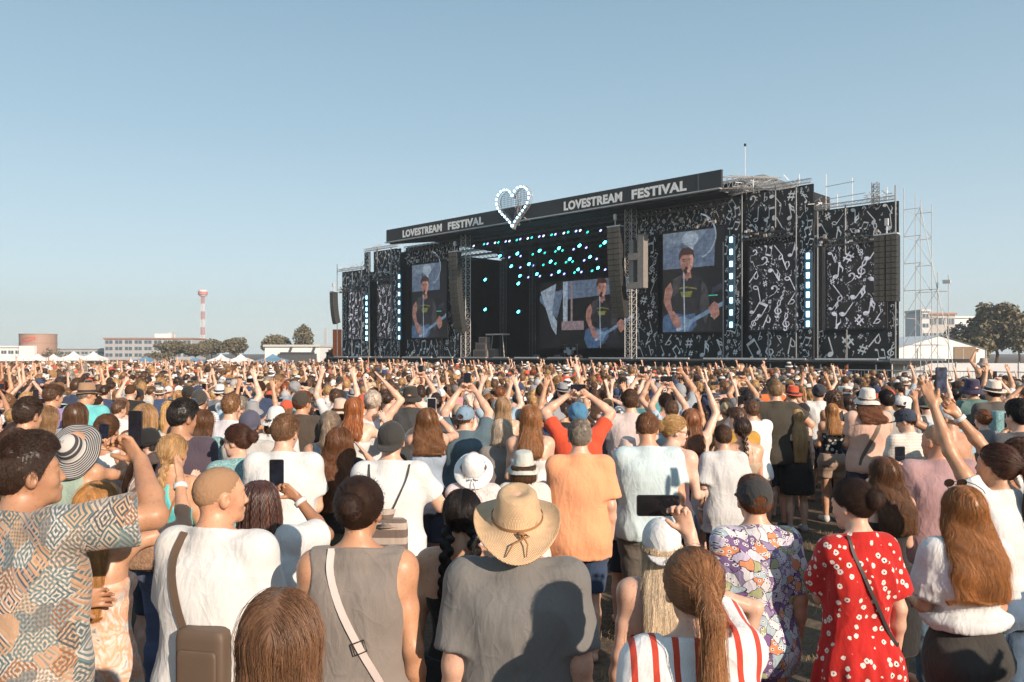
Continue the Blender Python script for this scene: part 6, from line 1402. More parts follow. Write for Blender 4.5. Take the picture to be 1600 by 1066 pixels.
def pat_tribal(nt, ob):
    v0, _ = proj(nt, ob); wz = N(nt, 'ShaderNodeTexNoise', i_Scale=6.0, i_Detail=2.0); nt.links.new(v0, wz.inputs['Vector']); wa = N(nt, 'ShaderNodeVectorMath', operation='MULTIPLY_ADD'); nt.links.new(wz.outputs['Color'], wa.inputs[0]); wa.inputs[1].default_value = (.06, .06, 0); nt.links.new(v0, wa.inputs[2]); v = wa.outputs[0]
    a = vor(nt, v, 15, 'MANHATTAN', rnd=.8); ring = mth(nt, 'FRACT', mth(nt, 'MULTIPLY', a.outputs['Distance'], 3.6)); sp_ = N(nt, 'ShaderNodeSeparateColor'); nt.links.new(a.outputs['Color'], sp_.inputs[0])
    c1 = ramp(nt, sp_.outputs[0], [(0, (.10, .16, .17)), (.22, (.34, .14, .06)), (.38, (.20, .19, .17)), (.55, (.16, .23, .23)), (.75, (.44, .32, .22)), (.88, (.08, .09, .10))], 'CONSTANT'); c2 = ramp(nt, sp_.outputs[1], [(0, (.54, .44, .35)), (.3, (.50, .33, .21)), (.5, (.58, .52, .46)), (.68, (.30, .34, .33)), (.85, (.26, .24, .22))], 'CONSTANT')
    base = mixc(nt, mth(nt, 'GREATER_THAN', ring, .48), c1, c2); w1 = N(nt, 'ShaderNodeTexWave', i_Scale=22.0, i_Distortion=0.0); w1.bands_direction = 'DIAGONAL'; nt.links.new(v, w1.inputs['Vector']); w2 = vor(nt, v, 75, 'MANHATTAN', rnd=.0)
    lat = mth(nt, 'GREATER_THAN', w2.outputs['Distance'], .55); m2 = mth(nt, 'MULTIPLY', lat, mth(nt, 'GREATER_THAN', sp_.outputs[2], .45)); st = mth(nt, 'MULTIPLY', mth(nt, 'GREATER_THAN', w1.outputs['Fac'], .62), mth(nt, 'LESS_THAN', sp_.outputs[2], .3))
    return mixc(nt, mth(nt, 'MULTIPLY', st, .75), mixc(nt, mth(nt, 'MULTIPLY', m2, .6), base, (.10, .12, .13)), (.55, .30, .18))
def pat_creatures(nt, ob):
    v, _ = proj(nt, ob); nz = N(nt, 'ShaderNodeTexNoise', i_Scale=14.0, i_Detail=2.0); nt.links.new(v, nz.inputs['Vector']); ad = N(nt, 'ShaderNodeVectorMath', operation='MULTIPLY_ADD'); nt.links.new(nz.outputs['Color'], ad.inputs[0]); ad.inputs[1].default_value = (.07, .07, 0); nt.links.new(v, ad.inputs[2])
    a = vor(nt, ad.outputs[0], 22); e = vor(nt, ad.outputs[0], 22, feat='DISTANCE_TO_EDGE'); sp_ = N(nt, 'ShaderNodeSeparateColor'); nt.links.new(a.outputs['Color'], sp_.inputs[0])
    c = ramp(nt, sp_.outputs[0], [(0, (.22, .13, .28)), (.17, (.55, .48, .60)), (.30, (.70, .68, .70)), (.48, (.42, .43, .24)), (.58, (.70, .28, .14)), (.70, (.30, .24, .38)), (.80, (.42, .52, .56)), (.90, (.66, .62, .68))], 'CONSTANT')
    b_ = vor(nt, v, 38); eye = mth(nt, 'MULTIPLY', mth(nt, 'LESS_THAN', b_.outputs['Distance'], .28), mth(nt, 'GREATER_THAN', sp_.outputs[1], .4)); pup = mth(nt, 'MULTIPLY', mth(nt, 'LESS_THAN', b_.outputs['Distance'], .12), mth(nt, 'GREATER_THAN', sp_.outputs[1], .4))
    return mixc(nt, pup, mixc(nt, eye, mixc(nt, mth(nt, 'LESS_THAN', e.outputs['Distance'], .035), c, (.06, .03, .08)), (.75, .73, .72)), (.03, .02, .03))
def pat_dots(base, petal, core, scale=30, r=.27):
    def f(nt, ob):
        v = ob; a = vor(nt, v, scale, rnd=.75); a.voronoi_dimensions = '3D'; nz = N(nt, 'ShaderNodeTexNoise', i_Scale=120.0); nt.links.new(v, nz.inputs['Vector']); d = mth(nt, 'ADD', a.outputs['Distance'], mth(nt, 'MULTIPLY', mth(nt, 'SUBTRACT', nz.outputs[0], .5), .22))
        return ramp(nt, d, [(0, core), (r*.33, petal), (r, base)], 'CONSTANT')
    return f
def pat_stripes(base, col, period, duty, horizontal=False):
    def f(nt, ob):
        s_ = N(nt, 'ShaderNodeSeparateXYZ'); nt.links.new(ob, s_.inputs[0]); q = mth(nt, 'FRACT', mth(nt, 'MULTIPLY', mth(nt, 'ADD', s_.outputs[2 if horizontal else 0], 5.0), 1/period)); return mixc(nt, mth(nt, 'LESS_THAN', q, duty), base, col)
    return f
def pat_marble(cols, scale=7.0):
    def f(nt, ob):
        nz = N(nt, 'ShaderNodeTexNoise', i_Scale=scale, i_Detail=5.0, i_Distortion=2.5); nt.links.new(ob, nz.inputs['Vector']); return ramp(nt, nz.outputs[0], [(.28+.44*i/(len(cols)-1), c) for i, c in enumerate(cols)])
    return f
PT = {'tribal': cloth_mat('cloth_tribal', pattern=pat_tribal), 'creatures': cloth_mat('cloth_creatures', pattern=pat_creatures), 'flowers': cloth_mat('cloth_red_flowers', pattern=pat_dots((.50, .022, .018), (.78, .70, .62), (.05, .03, .03), 24, .30)),
 'redstripe': cloth_mat('cloth_red_stripe', pattern=pat_stripes((.80, .78, .76), (.60, .07, .04), .060, .30)), 'marble': cloth_mat('cloth_marble', pattern=pat_marble([(.40, .38, .38), (.72, .68, .64), (.74, .36, .20), (.70, .60, .52), (.14, .13, .14)])),
 'camo': cloth_mat('cloth_camo', pattern=pat_marble([(.05, .06, .03), (.20, .22, .11), (.08, .08, .05), (.32, .31, .20)], 14.0)), 'blackfloral': cloth_mat('cloth_black_floral', pattern=pat_dots((.018, .018, .02), (.55, .55, .52), (.30, .30, .28), 15, .34)),
 'tealprint': cloth_mat('cloth_teal_print', pattern=pat_marble([(.05, .16, .20), (.30, .48, .48), (.10, .25, .28), (.55, .60, .52)], 22.0)), 'whiteprint': cloth_mat('cloth_white_print', pattern=pat_dots((.72, .72, .74), (.20, .25, .35), (.1, .1, .1), 40, .22)),
 'finestripe': cloth_mat('cloth_fine_stripe', pattern=pat_stripes((.74, .68, .60), (.55, .46, .40), .03, .18, True)), 'hstripe': cloth_mat('cloth_white_stripe', pattern=pat_stripes((.76, .76, .77), (.38, .40, .46), .028, .22, True)), 'blkwhite': cloth_mat('cloth_black_white', pattern=pat_dots((.03, .03, .03), (.7, .7, .7), (.6, .6, .6), 30, .3)), 'snake': cloth_mat('cloth_tan_print', pattern=pat_marble([(.10, .06, .04), (.42, .24, .14), (.20, .12, .08), (.50, .30, .18)], 20.0)), 'pinkprint': cloth_mat('cloth_pink_print', pattern=pat_marble([(.72, .48, .45), (.78, .68, .66), (.60, .36, .36)], 25.0)), 'geo': cloth_mat('cloth_geometric', pattern=pat_stripes((.16, .12, .10), (.45, .36, .30), .09, .45, True))}
LT = (.66, .42, .31); TN = (.56, .33, .21); DT = (.45, .25, .15); PALE = (.72, .50, .40)
H_BK = (.014, .010, .009); H_DB = (.036, .018, .011); H_BR = (.080, .040, .020); H_AU = (.17, .062, .022); H_LB = (.18, .095, .045); H_BL = (.40, .25, .11); H_PL = (.58, .47, .34); H_GR = (.22, .19, .16)
W_ = (.70, .69, .675); BLKc = (.030, .028, .027)
HERO = []          # (x, y) of everyone placed by hand
def Hh(py, d, hat=0.0): return zat(py, d)-hat
def PP(label, px, py, d, landmark=None, **k):
    hh = {None: 0, 'cowboy': .035, 'bowhat': .03, 'sunhat': .03, 'bucket': .025, 'fedora': .03, 'blackhat': .03}.get(k.get('hat'), .015); Ht = min(max(Hh(py, d, hh)-.15, 1.58), 1.73 if k.get('fem') else 1.87)
    dn = (CAM_H-Ht-hh)*1244/(py-553); d = min(max(dn, d), d*(1.14 if d < 4 else 1.28))
    x = X(px, d); H = Hh(py, d, hh); lod = k.pop('lod', 0 if d < 4.2 else (1 if d < 7.8 else 2)); i = person(label, x, d, H, lod=lod, **k); HERO.append((x, d, px, landmark)); return i
def hold(info, label, sides=(1,), land=False, off=(0, 0.02, 0.03), tilt=0, roll=0, screen=None, case=(0.02, 0.02, 0.025), s_=1.0):
    ps = [hand_world(info, q) for q in sides]; c = sum(ps, Vector())/len(ps); M = info['M'].to_3x3().normalized(); p = c+M @ Vector(off); e = info['root'].rotation_euler.z
    return phone(label, p, (R(tilt), R(90+roll) if land else R(roll), e), case, screen, s_)
from mathutils.bvhtree import BVHTree
def surf(info):
    V = []; Fc = []
    for o in info['root'].children:
        if o.type == 'MESH' and o.name.split('.')[0] in ('body', 't_shirt', 'dress', 'blouse', 'sleeveless_top', 'tank_top', 'strappy_top', 'shorts', 'trousers', 'long_sleeved_shirt', 'tube_top'):
            b = len(V); V += [v.co.copy() for v in o.data.vertices]; Fc += [tuple(b+i for i in p.vertices) for p in o.data.polygons]
    return BVHTree.FromPolygons(V, Fc)
def drape(t, bv, pts, w_, name, mat, lift=.006, sub=4, thick=.0025):
    """a ribbon lying on the body's back; pts (x, z) in the person's frame"""
    P = []
    for (a, c) in zip(pts[:-1], pts[1:]):
        for k in range(sub): P.append((a[0]+(c[0]-a[0])*k/sub, a[1]+(c[1]-a[1])*k/sub))
    P.append(pts[-1]); Q = []; last = -.14
    for x, z in P:
        h = bv.ray_cast(Vector((x, -1, z)), Vector((0, 1, 0))); y = h[0].y if h[0] is not None and h[0].y < .06 else min(last+.04, .0); last = y; Q.append(Vector((x, y-lift, z)))
    for _ in range(2): Q = [Q[0]]+[(Q[i-1]+Q[i]*2+Q[i+1])/4 for i in range(1, len(Q)-1)]+[Q[-1]]
    b = MB(); vs = []
    for i, p in enumerate(Q):
        d = (Q[min(i+1, len(Q)-1)]-Q[max(i-1, 0)]).normalized(); s_ = d.cross(Vector((0, -1, 0))).normalized()*w_/2; n = d.cross(s_).normalized()*thick; n = n if n.y < 0 else -n
        vs += [p+s_, p-s_, p-s_+n, p+s_+n]
    fs = [(4*i+j, 4*i+(j+1) % 4, 4*i+4+(j+1) % 4, 4*i+4+j) for i in range(len(Q)-1) for j in range(4)]+[(3, 2, 1, 0), tuple(4*(len(Q)-1)+j for j in range(4))]
    b.add(vs, fs); return b.build(name, mat, t)
def rbox(t, name, c, size, mat, r=.3, M=None):
    """softly rounded box"""
    o = MB(); n = 8; vs = []; prof = [(-1, .80), (-.92, .95), (-.7, 1), (.7, 1), (.92, .95), (1, .80)]
    for z, k in prof:
        for i in range(24):
            a = 2*math.pi*i/24; e = .35; x = abs(math.cos(a))**e*math.copysign(1, math.cos(a)); y = abs(math.sin(a))**e*math.copysign(1, math.sin(a)); vs.append(Vector((x*size[0]/2*k, y*size[1]/2*k, z*size[2]/2)))
    if M is not None: vs = [M @ v for v in vs]
    vs = [v+Vector(c) for v in vs]; fs = [(i*24+j, i*24+(j+1) % 24, (i+1)*24+(j+1) % 24, (i+1)*24+j) for i in range(5) for j in range(24)]+[tuple(range(23, -1, -1)), tuple(range(120, 144))]
    o.add(vs, fs, mat); return o.build(name, None, t, True)
def bag(info, label, s_, mat, w_=.03, pouch=None, ring=False, size=(.19, .07, .22), end=.93, pts=None):
    t = empty('crossbody_bag'); t.matrix_world = info['M']; tag(t, label, 'bag', 'bags worn across the back'); bv = surf(info)
    drape(t, bv, pts or [(s_*.085, 1.515), (s_*.085, 1.44), (s_*.03, 1.30), (-s_*.05, 1.15), (-s_*.14, 1.0), (-s_*.165, end)], w_, 'strap', mat)
    if ring:
        b = MB(); h = bv.ray_cast(Vector((-s_*.03, -1, 1.19)), Vector((0, 1, 0))); y = h[0].y-.012; pts = [(-s_*.03+dx, y, 1.19+dz) for dx, dz in ((-.026, .012), (.016, .028), (.028, -.010), (-.014, -.028), (-.026, .012))]; b.tube(pts, .0028, 6, simple('buckle', (.08, .07, .06), .3, .8)); b.build('buckle', None, t)
    if pouch: rbox(t, 'pouch', pouch, size, mat); rbox(t, 'zip_pocket', (pouch[0], pouch[1]-size[1]/2-.004, pouch[2]-.02), (size[0]*.8, .02, size[2]*.6), mat)
    return t
exec_people = True
B_BLK = simple('bag_black', (.03, .027, .025), .6, bmp=.2); B_BRN = simple('bag_brown', (.12, .08, .055), .6, bmp=.2); B_WHT = simple('strap_pale', (.62, .52, .48), .6)
# ------------------------------------------------------------------ the front rows
i = PP('tall man in a blue and rust tribal-print shirt raising a black phone', 38, 690, 2.7, yaw=22, head=(28, 6), skin=DT, hair='quiff', hcol=H_DB, bulk=1.11, tmat=PT['tribal'], loose=.05, hem=.72, sleeve=.24, bottom='jeans', bcol=BLKc, arms=('bent', ((.20, .30, 1.66), (1, .2, -.5), 'grip', (-.3, -1, 0))), eyes=True, landmark='the tribal-shirt man')
hold(i, 'black phone held upright by the man in the tribal-print shirt', (1,), off=(-.035, .03, .045))
i = PP('young woman with long straight fair hair in a marbled orange and white mini dress', 150, 757, 3.25, yaw=8, head=(-5, 4), fem=True, skin=TN, hair='long', hcol=(.42, .22, .08), len=.46, top='sundress', hem=.62, tmat=PT['marble'], bottom=None, arms=('down', ((.22, .34, 1.72), (1, -.1, -.9), 'flat', (-1, .1, 0))), wcol=(.7, .7, .68), watch=1, landmark='the marbled-dress woman')
i = PP('buzz-cut man in a white t-shirt looking right, with a brown-black bag across his back', 340, 732, 2.95, yaw=12, head=(42, 2), skin=(.62, .35, .22), hair='buzz', hcol=(.36, .21, .12), bulk=1.09, tcol=W_, loose=.05, hem=.80, sleeve=.22, bottom='shorts', bcol=(.05, .045, .04), arms=('bent', 'bent'), eyes=True, landmark='the buzz-cut man')
bag(i, 'dark brown crossbody bag hanging on the buzz-cut man in white', -1, B_BRN, .034, pouch=(.06, -.185, 1.06), size=(.20, .08, .25), pts=[(-.105, 1.505), (-.12, 1.42), (-.075, 1.29), (-.035, 1.17)])
i = PP('woman with straight brown hair parted in the middle, at the very front edge', 436, 934, 1.62, yaw=0, head=(-4, 0), fem=True, hair='long', hcol=(.15, .08, .045), len=.40, top='tee', tcol=(.3, .28, .27), arms=('down', 'down'), landmark='the centre-parted woman')
i = PP('dark-haired woman in a taupe sleeveless top with a pale strap across it', 560, 752, 2.72, fem=True, skin=(.54, .30, .18), hair='bun', hcol=H_DB, bulk=1.08, top='vest', tcol=(.24, .205, .18), hem=.82, bottom='skirt', bcol=(.2, .18, .16), arms=('down', 'down'), head=(6, -4), landmark='the taupe-top woman')
bag(i, 'pale pink bag strap with a dark buckle across a taupe sleeveless top', -1, B_WHT, .026, ring=True)
i = PP('broad man in a straw cowboy hat and charcoal-grey t-shirt, front and centre', 808, 752, 2.62, yaw=0, skin=LT, hair='short', hcol=H_BR, hat='cowboy', tilt=16, bulk=1.12, tcol=(.185, .175, .165), loose=.03, hem=.74, sleeve=.24, bottom='shorts', bcol=(.06, .06, .06), arms=('down', 'down'), head=(0, -6), landmark='the straw-hat man')
i = PP('girl with two dark braids and a black racer-back top left of the straw hat', 722, 770, 3.15, fem=True, skin=TN, hair='braids', hcol=H_BK, len=.30, top='racer', tcol=BLKc, bottom='skirt', bcol=BLKc, arms=('down', 'down'), landmark='the girl with two braids')
i = PP('girl with a long copper-brown ponytail in a red-striped white blouse', 1086, 866, 2.08, fem=True, skin=LT, yaw=0, head=(2, -3), hair='ponytail', hcol=(.25, .12, .055), len=.36, tx=0.012, tz=.02, top='blouse', tmat=PT['redstripe'], bottom='skirt', bcol=(.7, .7, .7), arms=('down', ((.07, .38, 1.72), (.12, .1, -1), 'grip', (-.6, -1, 0))), landmark='the ponytail girl')
hold(i, 'black phone held sideways above the girl with the copper ponytail', (1,), True, off=(-.085, .02, .0), screen=(.015, .012, .01))
i = PP('woman with long platinum hair under a white cap and bare shoulders, hand on hip', 1034, 812, 3.0, fem=True, skin=LT, hair='long', hcol=H_PL, len=.50, hat='cap_back', hatcol=W_, top='bikini', tcol=(.5, .06, .04), bottom='skirt', bcol=(.25, .08, .08), arms=('down', ((.37, .02, 1.12), (1, -.2, .8), 'relax', (-1, 0, 0))), yaw=0, wcol=(.6, .6, .6), watch=1, landmark='the platinum-haired woman')
i = PP('young person in a backwards dark cap and purple cartoon-creature print outfit', 1180, 745, 3.55, skin=(.62, .38, .26), hair='short', hcol=H_AU, hat='cap', hatcol=(.045, .045, .045), tmat=PT['creatures'], loose=.03, hem=.78, sleeve=.26, bottom='jeans', bmat=PT['creatures'], arms=('down', 'down'), bulk=.98, landmark='the creature-print outfit')
i = PP('woman in a red dress with white flowers, dark hair clipped up', 1338, 754, 3.3, fem=True, skin=LT, hair='bun', hcol=H_DB, bulk=.92, top='dress', hem=.34, tmat=PT['flowers'], bottom=None, yaw=-12, head=(-22, -10), arms=(((-.10, .24, 1.28), (1, -.3, -1), 'grip', (.3, -1, .3)), 'down'), eyes=True, landmark='the red-dress woman')
hold(i, 'dark phone held low by the woman in the red flowered dress', (-1,), off=(.0, .0, .06), roll=-12)
bag(i, 'thin black strap crossing the back of the red flowered dress', -1, B_BLK, .016, end=1.0)
i = PP('woman with very long wavy copper hair, white ruffled blouse and black shorts', 1508, 765, 3.42, fem=True, skin=(.60, .34, .22), hair='wavy', hcol=(.32, .14, .05), len=.41, bulk=1.06, top='blouse', tcol=W_, hem=1.07, waist=1.10, bottom='hotpants', bcol=(.055, .05, .045), arms=('bent', 'bent'), glasses='up', landmark='the copper-haired woman')
i = PP('woman with a long dark ponytail raising a phone in both hands at the right edge', 1560, 697, 3.95, fem=True, skin=(.54, .31, .19), hair='ponytail', hcol=(.055, .022, .012), len=.42, tx=.02, tz=.02, top='tee', tcol=W_, hem=1.0, sleeve=.12, bottom='jeans', bcol=(.10, .15, .22), yaw=-14, head=(-18, 6), arms=(((.24, .20, 1.96), (.6, .3, .1), 'flat', (.6, -1, 0)), ((-.10, .24, 1.96), (1, .4, -.1), 'grip', (-.6, -1, 0))), watch=1, wcol=(.5, .5, .5), eyes=True, landmark='the raised-arms woman at right')
hold(i, 'phone with a lit blue-grey picture held high at the right', (1, -1), off=(.01, -.03, .085), screen=(.25, .28, .45))
i = PP('woman with long wavy chestnut hair and a black halter top taking a picture', 1384, 718, 4.15, fem=True, skin=LT, hair='wavy', hcol=(.13, .062, .03), len=.38, top='strap', tcol=BLKc, bottom='midi', bcol=BLKc, yaw=-8, arms=(((-.20, .30, 1.62), (1, .1, -.6), 'grip', (.5, -1, 0)), 'bent'), watch=-1, wcol=(.6, .6, .62), landmark='the chestnut-haired woman')
hold(i, 'dark phone in the left hand of the woman with long chestnut hair', (-1,), off=(.045, .02, .045))
i = PP('heavy bald man in a dusty pink t-shirt seen from behind', 1466, 664, 4.35, skin=(.58, .30, .19), hair='buzz', hcol=(.46, .26, .16), bulk=1.25, tcol=(.42, .26, .26), loose=.04, hem=.80, sleeve=.22, bottom='jeans', bcol=(.12, .18, .24), arms=('bent', 'bent'), head=(-25, 2), landmark='the dusty-pink man')
i = PP('grey-haired man in a bright orange t-shirt and denim shorts', 906, 660, 4.75, skin=LT, hair='short', hcol=H_GR, bulk=1.08, tcol=(.84, .37, .19), loose=.045, hem=.78, sleeve=.24, bottom='shorts', bcol=(.045, .07, .13), arms=(((-.05, .28, 1.2), (.8, -.3, -1), 'relax', (0, -1, 0)), 'down'), landmark='the orange-shirt man')
i = PP('big man in a pale ice-blue t-shirt with his head lowered', 1013, 650, 5.0, skin=(.60, .34, .22), hair='short', hcol=(.17, .075, .035), bulk=1.20, tcol=(.55, .66, .68), loose=.03, hem=.84, sleeve=.20, bottom='cargo', bcol=(.14, .12, .10), arms=(((-.18, .24, 1.15), (.6, -.5, -1), 'relax', (-1, 0, 0)), 'down'), head=(12, -26), landmark='the ice-blue man')
i = PP('woman in a wide white sun hat tied with a ribbon bow', 740, 700, 4.5, fem=True, tilt=38, skin=LT, hair='bob', hcol=H_BR, hat='bowhat', hatcol=(.80, .79, .77), top='tee', tmat=PT['pinkprint'], arms=(((-.2, .28, 1.3), (.8, -.3, -1), 'relax', (-1, 0, 0)), 'bent'), bottom='skirt', bcol=(.15, .35, .38), head=(0, 0), landmark='the white bow hat')
i = PP('man in a white t-shirt and backwards black cap wearing a drawstring bag', 611, 660, 4.3, skin=LT, hair='short', hcol=H_BR, hat='cap_back', hatcol=(.045, .043, .04), bulk=1.10, tcol=W_, loose=.03, hem=.82, bottom='shorts', bcol=(.10, .13, .16), arms=('bent', ((.20, .30, 1.30), (.8, -.3, -1), 'relax', (-1, 0, 0))), watch=1, wcol=(.8, .8, .78), landmark='the drawstring-bag man')
t = empty('drawstring_bag'); t.matrix_world = i['M']; tag(t, 'taupe drawstring bag with chevrons on the back of the man in the black cap', 'bag', 'bags worn across the back'); bv = surf(i)
for s_ in (-1, 1): drape(t, bv, [(s_*.13, 1.50), (s_*.12, 1.42), (s_*.06, 1.28), (s_*.012, 1.18)], .010, 'cord', B_BLK, lift=.012)
rbox(t, 'pouch', (0, -.20, .98), (.27, .10, .40), PT['geo']); b = MB(); b.tube([(0, -.19, 1.14), (0, -.19, 1.19), (0, -.185, 1.235)], [.10, .045, .06], 12, PT['geo']); b.build('gathered_neck', None, t, True)
i = PP('woman with long brown hair and a black top clapping, left of the black cap', 530, 671, 4.75, fem=True, skin=LT, hair='wavy', hcol=(.13, .055, .025), len=.48, top='tee', tcol=BLKc, hem=1.0, bottom='jeans', bcol=(.08, .075, .05), arms=('clap', ((.16, .26, 1.52), (1, -.1, -.9), 'flat', (-1, 0, 0))), landmark='the clapping brown-haired woman')
i = PP('broad short-haired man in a plain white t-shirt left of centre', 444, 652, 4.5, skin=LT, hair='short', hcol=(.15, .08, .04), bulk=1.17, tcol=W_, loose=.035, hem=.84, sleeve=.2, bottom='shorts', bcol=(.1, .12, .15), arms=('bent', 'bent'), head=(10, -10), landmark='the broad white-shirt man')
i = PP('woman with long dark box braids and a white top filming with her right hand', 405, 752, 3.35, fem=True, skin=(.36, .19, .11), hair='dreads', hcol=(.05, .022, .016), len=.30, top='blouse', tcol=W_, hem=1.05, bottom='jeans', bcol=(.12, .32, .36), arms=('bent', ((.10, .30, 1.62), (1, 0, -1), 'grip', (-.5, -1, 0))), watch=1, wcol=(.45, .32, .2), head=(-8, 4), landmark='the box-braided woman')
hold(i, 'black phone held up by the woman with box braids', (1,), off=(-.05, .02, .04))
i = PP('muscular dark-haired man in a slate-purple t-shirt', 283, 630, 4.9, skin=DT, hair='quiff', hcol=H_BK, bulk=1.12, tcol=(.085, .065, .085), neck=1.46, loose=.02, hem=.84, arms=('bent', 'down'), head=(32, -8), landmark='the slate-purple man')
i = PP('woman under a huge black and cream striped sun hat', 118, 668, 4.5, fem=True, skin=TN, hair='bun', hcol=H_DB, hat='sunhat', tilt=48, top='tank', tcol=(.35, .45, .38), arms=('bent', ((.10, .34, 1.58), (.9, 0, -1), 'grip', (-.4, -1, 0))), watch=1, wcol=(.03, .03, .03), head=(0, 0), landmark='the striped sun hat')
hold(i, 'dark phone held up in front of the striped sun hat', (1,), off=(-.045, .02, .045), screen=(.06, .07, .14), tilt=4, roll=8)
i = PP('woman in a black wide-brim hat and round sunglasses turning towards the right', 228, 668, 4.45, fem=True, skin=PALE, hair='long', hcol=H_DB, len=.40, hat='blackhat', hatcol=(.02, .02, .02), glasses='on', top='strap', tcol=(.6, .55, .5), yaw=60, head=(62, 4), arms=('bent', 'clap'), eyes=False, landmark='the black-hat woman')
i = PP('woman with a blonde side braid in a turquoise top', 268, 682, 4.15, fem=True, skin=(.58, .33, .20), hair='braid', hcol=(.40, .25, .12), len=.36, top='racer', tcol=(.13, .55, .55), hem=1.0, bottom='jeans', bcol=(.1, .12, .2), arms=('bent', 'bent'), yaw=6, landmark='the turquoise-top woman')
t = empty('backpack'); t.matrix_world = i['M']; tag(t, 'small brown patterned backpack behind the turquoise-top woman', 'bag'); rbox(t, 'pouch', (-.06, -.20, 1.10), (.26, .13, .32), PT['snake']); rbox(t, 'pocket', (-.06, -.27, 1.04), (.20, .05, .16), PT['snake']); bv = surf(i); [drape(t, bv, [(s_*.13, 1.50), (s_*.10, 1.40), (s_*.04, 1.24)], .014, 'strap', simple('tan_strap', (.35, .15, .06), .5)) for s_ in (-1, 1)]
i = PP('woman in profile with dark sunglasses and a teal print top looking left', 372, 666, 4.65, fem=True, skin=LT, hair='bun', hcol=(.06, .025, .015), top='tee', tmat=PT['tealprint'], yaw=-30, head=(-48, -6), glasses='on', arms=('bent', 'bent'), landmark='the teal-print woman')
i = PP('man in a red shirt and blue beanie filming with both arms raised', 903, 632, 6.1, skin=LT, hair='short', hcol=H_BR, hat='beanie', hatcol=(.08, .22, .36), bulk=1.15, tcol=(.70, .09, .04), arms=(((.10, .16, 1.83), (1, .2, 0), 'grip', (-.5, -1, 0)), ((.13, .16, 1.83), (1, .2, 0), 'grip', (-.5, -1, 0))), landmark='the blue beanie')
hold(i, 'phone held sideways high above the man in the blue beanie', (1, -1), True, off=(0, .02, .02))
i = PP('man in a loose blush-grey t-shirt with messy brown hair', 985, 613, 7.3, skin=LT, hair='quiff', hcol=H_BR, bulk=1.24, tcol=(.60, .50, .47), loose=.05, lod=1, arms=('bent', 'bent'), landmark='the blush-shirt man')
i = person('small person in a pale pink straw trilby behind the ice-blue shirt', X(981, 6.9), 6.9, 1.60, lod=1, skin=LT, hair='short', hcol=H_BR, hat='fedora', hatcol=(.66, .50, .44), tcol=(.6, .56, .5), arms=('down', 'down')); HERO.append((X(981, 6.9), 6.9, 981, 'the pale pink trilby'))
i = PP('woman in profile with blonde pulled-back hair and black sunglasses looking right', 1052, 652, 5.15, fem=True, skin=PALE, hair='bun', hcol=H_BL, top='tank', tcol=(.10, .07, .09), yaw=40, head=(45, -8), glasses='on', arms=('bent', 'bent'), landmark='the sunglasses blonde')
i = PP('woman in a coral tube top and white skirt punching her right arm up', 1080, 640, 6.2, fem=True, skin=PALE, hair='long', hcol=(.20, .08, .035), len=.30, top='tube', tcol=(.62, .13, .14), hem=1.02, bottom='skirt', bcol=W_, bcut=.60, arms=('bent', ((.18, .10, 1.95), (1, .3, 0), 'fist', (-1, 0, 0))), landmark='the coral-top woman')
i = PP('boy in an oversized pale grey t-shirt and black jeans', 1131, 668, 5.9, skin=LT, hair='short', hcol=H_BR, bulk=.98, tcol=(.62, .61, .60), loose=.06, hem=.72, sleeve=.25, bottom='jeans', bcol=(.03, .03, .035), arms=('down', 'down'), watch=-1, wcol=(.1, .1, .1), head=(0, -12), landmark='the grey-shirt boy')
i = PP('woman with a single dark plait down her bare back and a beige strappy top', 1160, 655, 6.15, fem=True, skin=(.60, .36, .25), hair='braid', hcol=H_DB, len=.34, top='strap', tcol=(.50, .38, .27), arms=('bent', 'bent'), bottom='jeans', landmark='the single-plait woman')
i = PP('very tall man in an olive-black t-shirt and shorts with his arm round a blonde', 1212, 597, 8.3, lod=1, skin=(.64, .38, .27), hair='short', hcol=(.28, .18, .10), bulk=1.18, tcol=(.060, .052, .040), loose=.04, hem=.80, arms=('down', ((.30, .10, 1.05), (1, -.3, 0), 'relax', (-1, 0, 0))), bcol=(.04, .04, .045), shoes=(.1, .1, .1), landmark='the tall olive-black man')
i = PP('blonde with hair to her waist in a black dress beside the very tall man', 1245, 640, 8.4, lod=1, fem=True, skin=PALE, hair='long', hcol=(.42, .27, .13), len=.62, top='sundress', hem=.55, tcol=(.035, .03, .028), bottom=None, arms=('down', 'down'), shoes=(.5, .5, .5), landmark='the waist-length blonde')
i = PP('woman in a black floral strappy top and beige shorts standing on open ground', 1300, 632, 8.8, lod=1, fem=True, skin=TN, hair='long', hcol=(.36, .18, .07), len=.32, top='strap', tmat=PT['blackfloral'], hem=1.02, bottom='shorts', bcut=.66, bcol=(.38, .27, .20), arms=('bent', 'bent'), shoes=(.6, .6, .6), landmark='the beige-shorts woman')
i = PP('long-haired person in a white bucket hat and peach t-shirt with a brown strap', 1356, 606, 7.6, lod=1, skin=(.60, .35, .24), hair='wavy', hcol=(.16, .065, .03), len=.24, hat='bucket', hatcol=(.70, .64, .58), bulk=1.12, tcol=(.68, .43, .33), arms=('bent', 'clap'), landmark='the white bucket hat')
bag(i, 'brown crossbody strap over the peach t-shirt', 1, B_BRN, .04)
i = PP('young man in a navy cap and cream t-shirt with thin stripes', 1418, 640, 6.6, skin=LT, hair='short', hcol=H_DB, hat='cap', hatcol=(.05, .06, .09), tmat=PT['finestripe'], loose=.035, head=(-40, -14), yaw=-10, arms=('bent', 'bent'), landmark='the navy-cap man')
i = PP('man in a grey flat cap and white shirt with a wide dark strap', 1450, 618, 8.0, lod=1, skin=LT, hair='short', hcol=H_DB, hat='cap_back', hatcol=(.10, .10, .09), bulk=1.06, tcol=W_, head=(38, -10), arms=('bent', 'bent'), landmark='the grey-cap man')
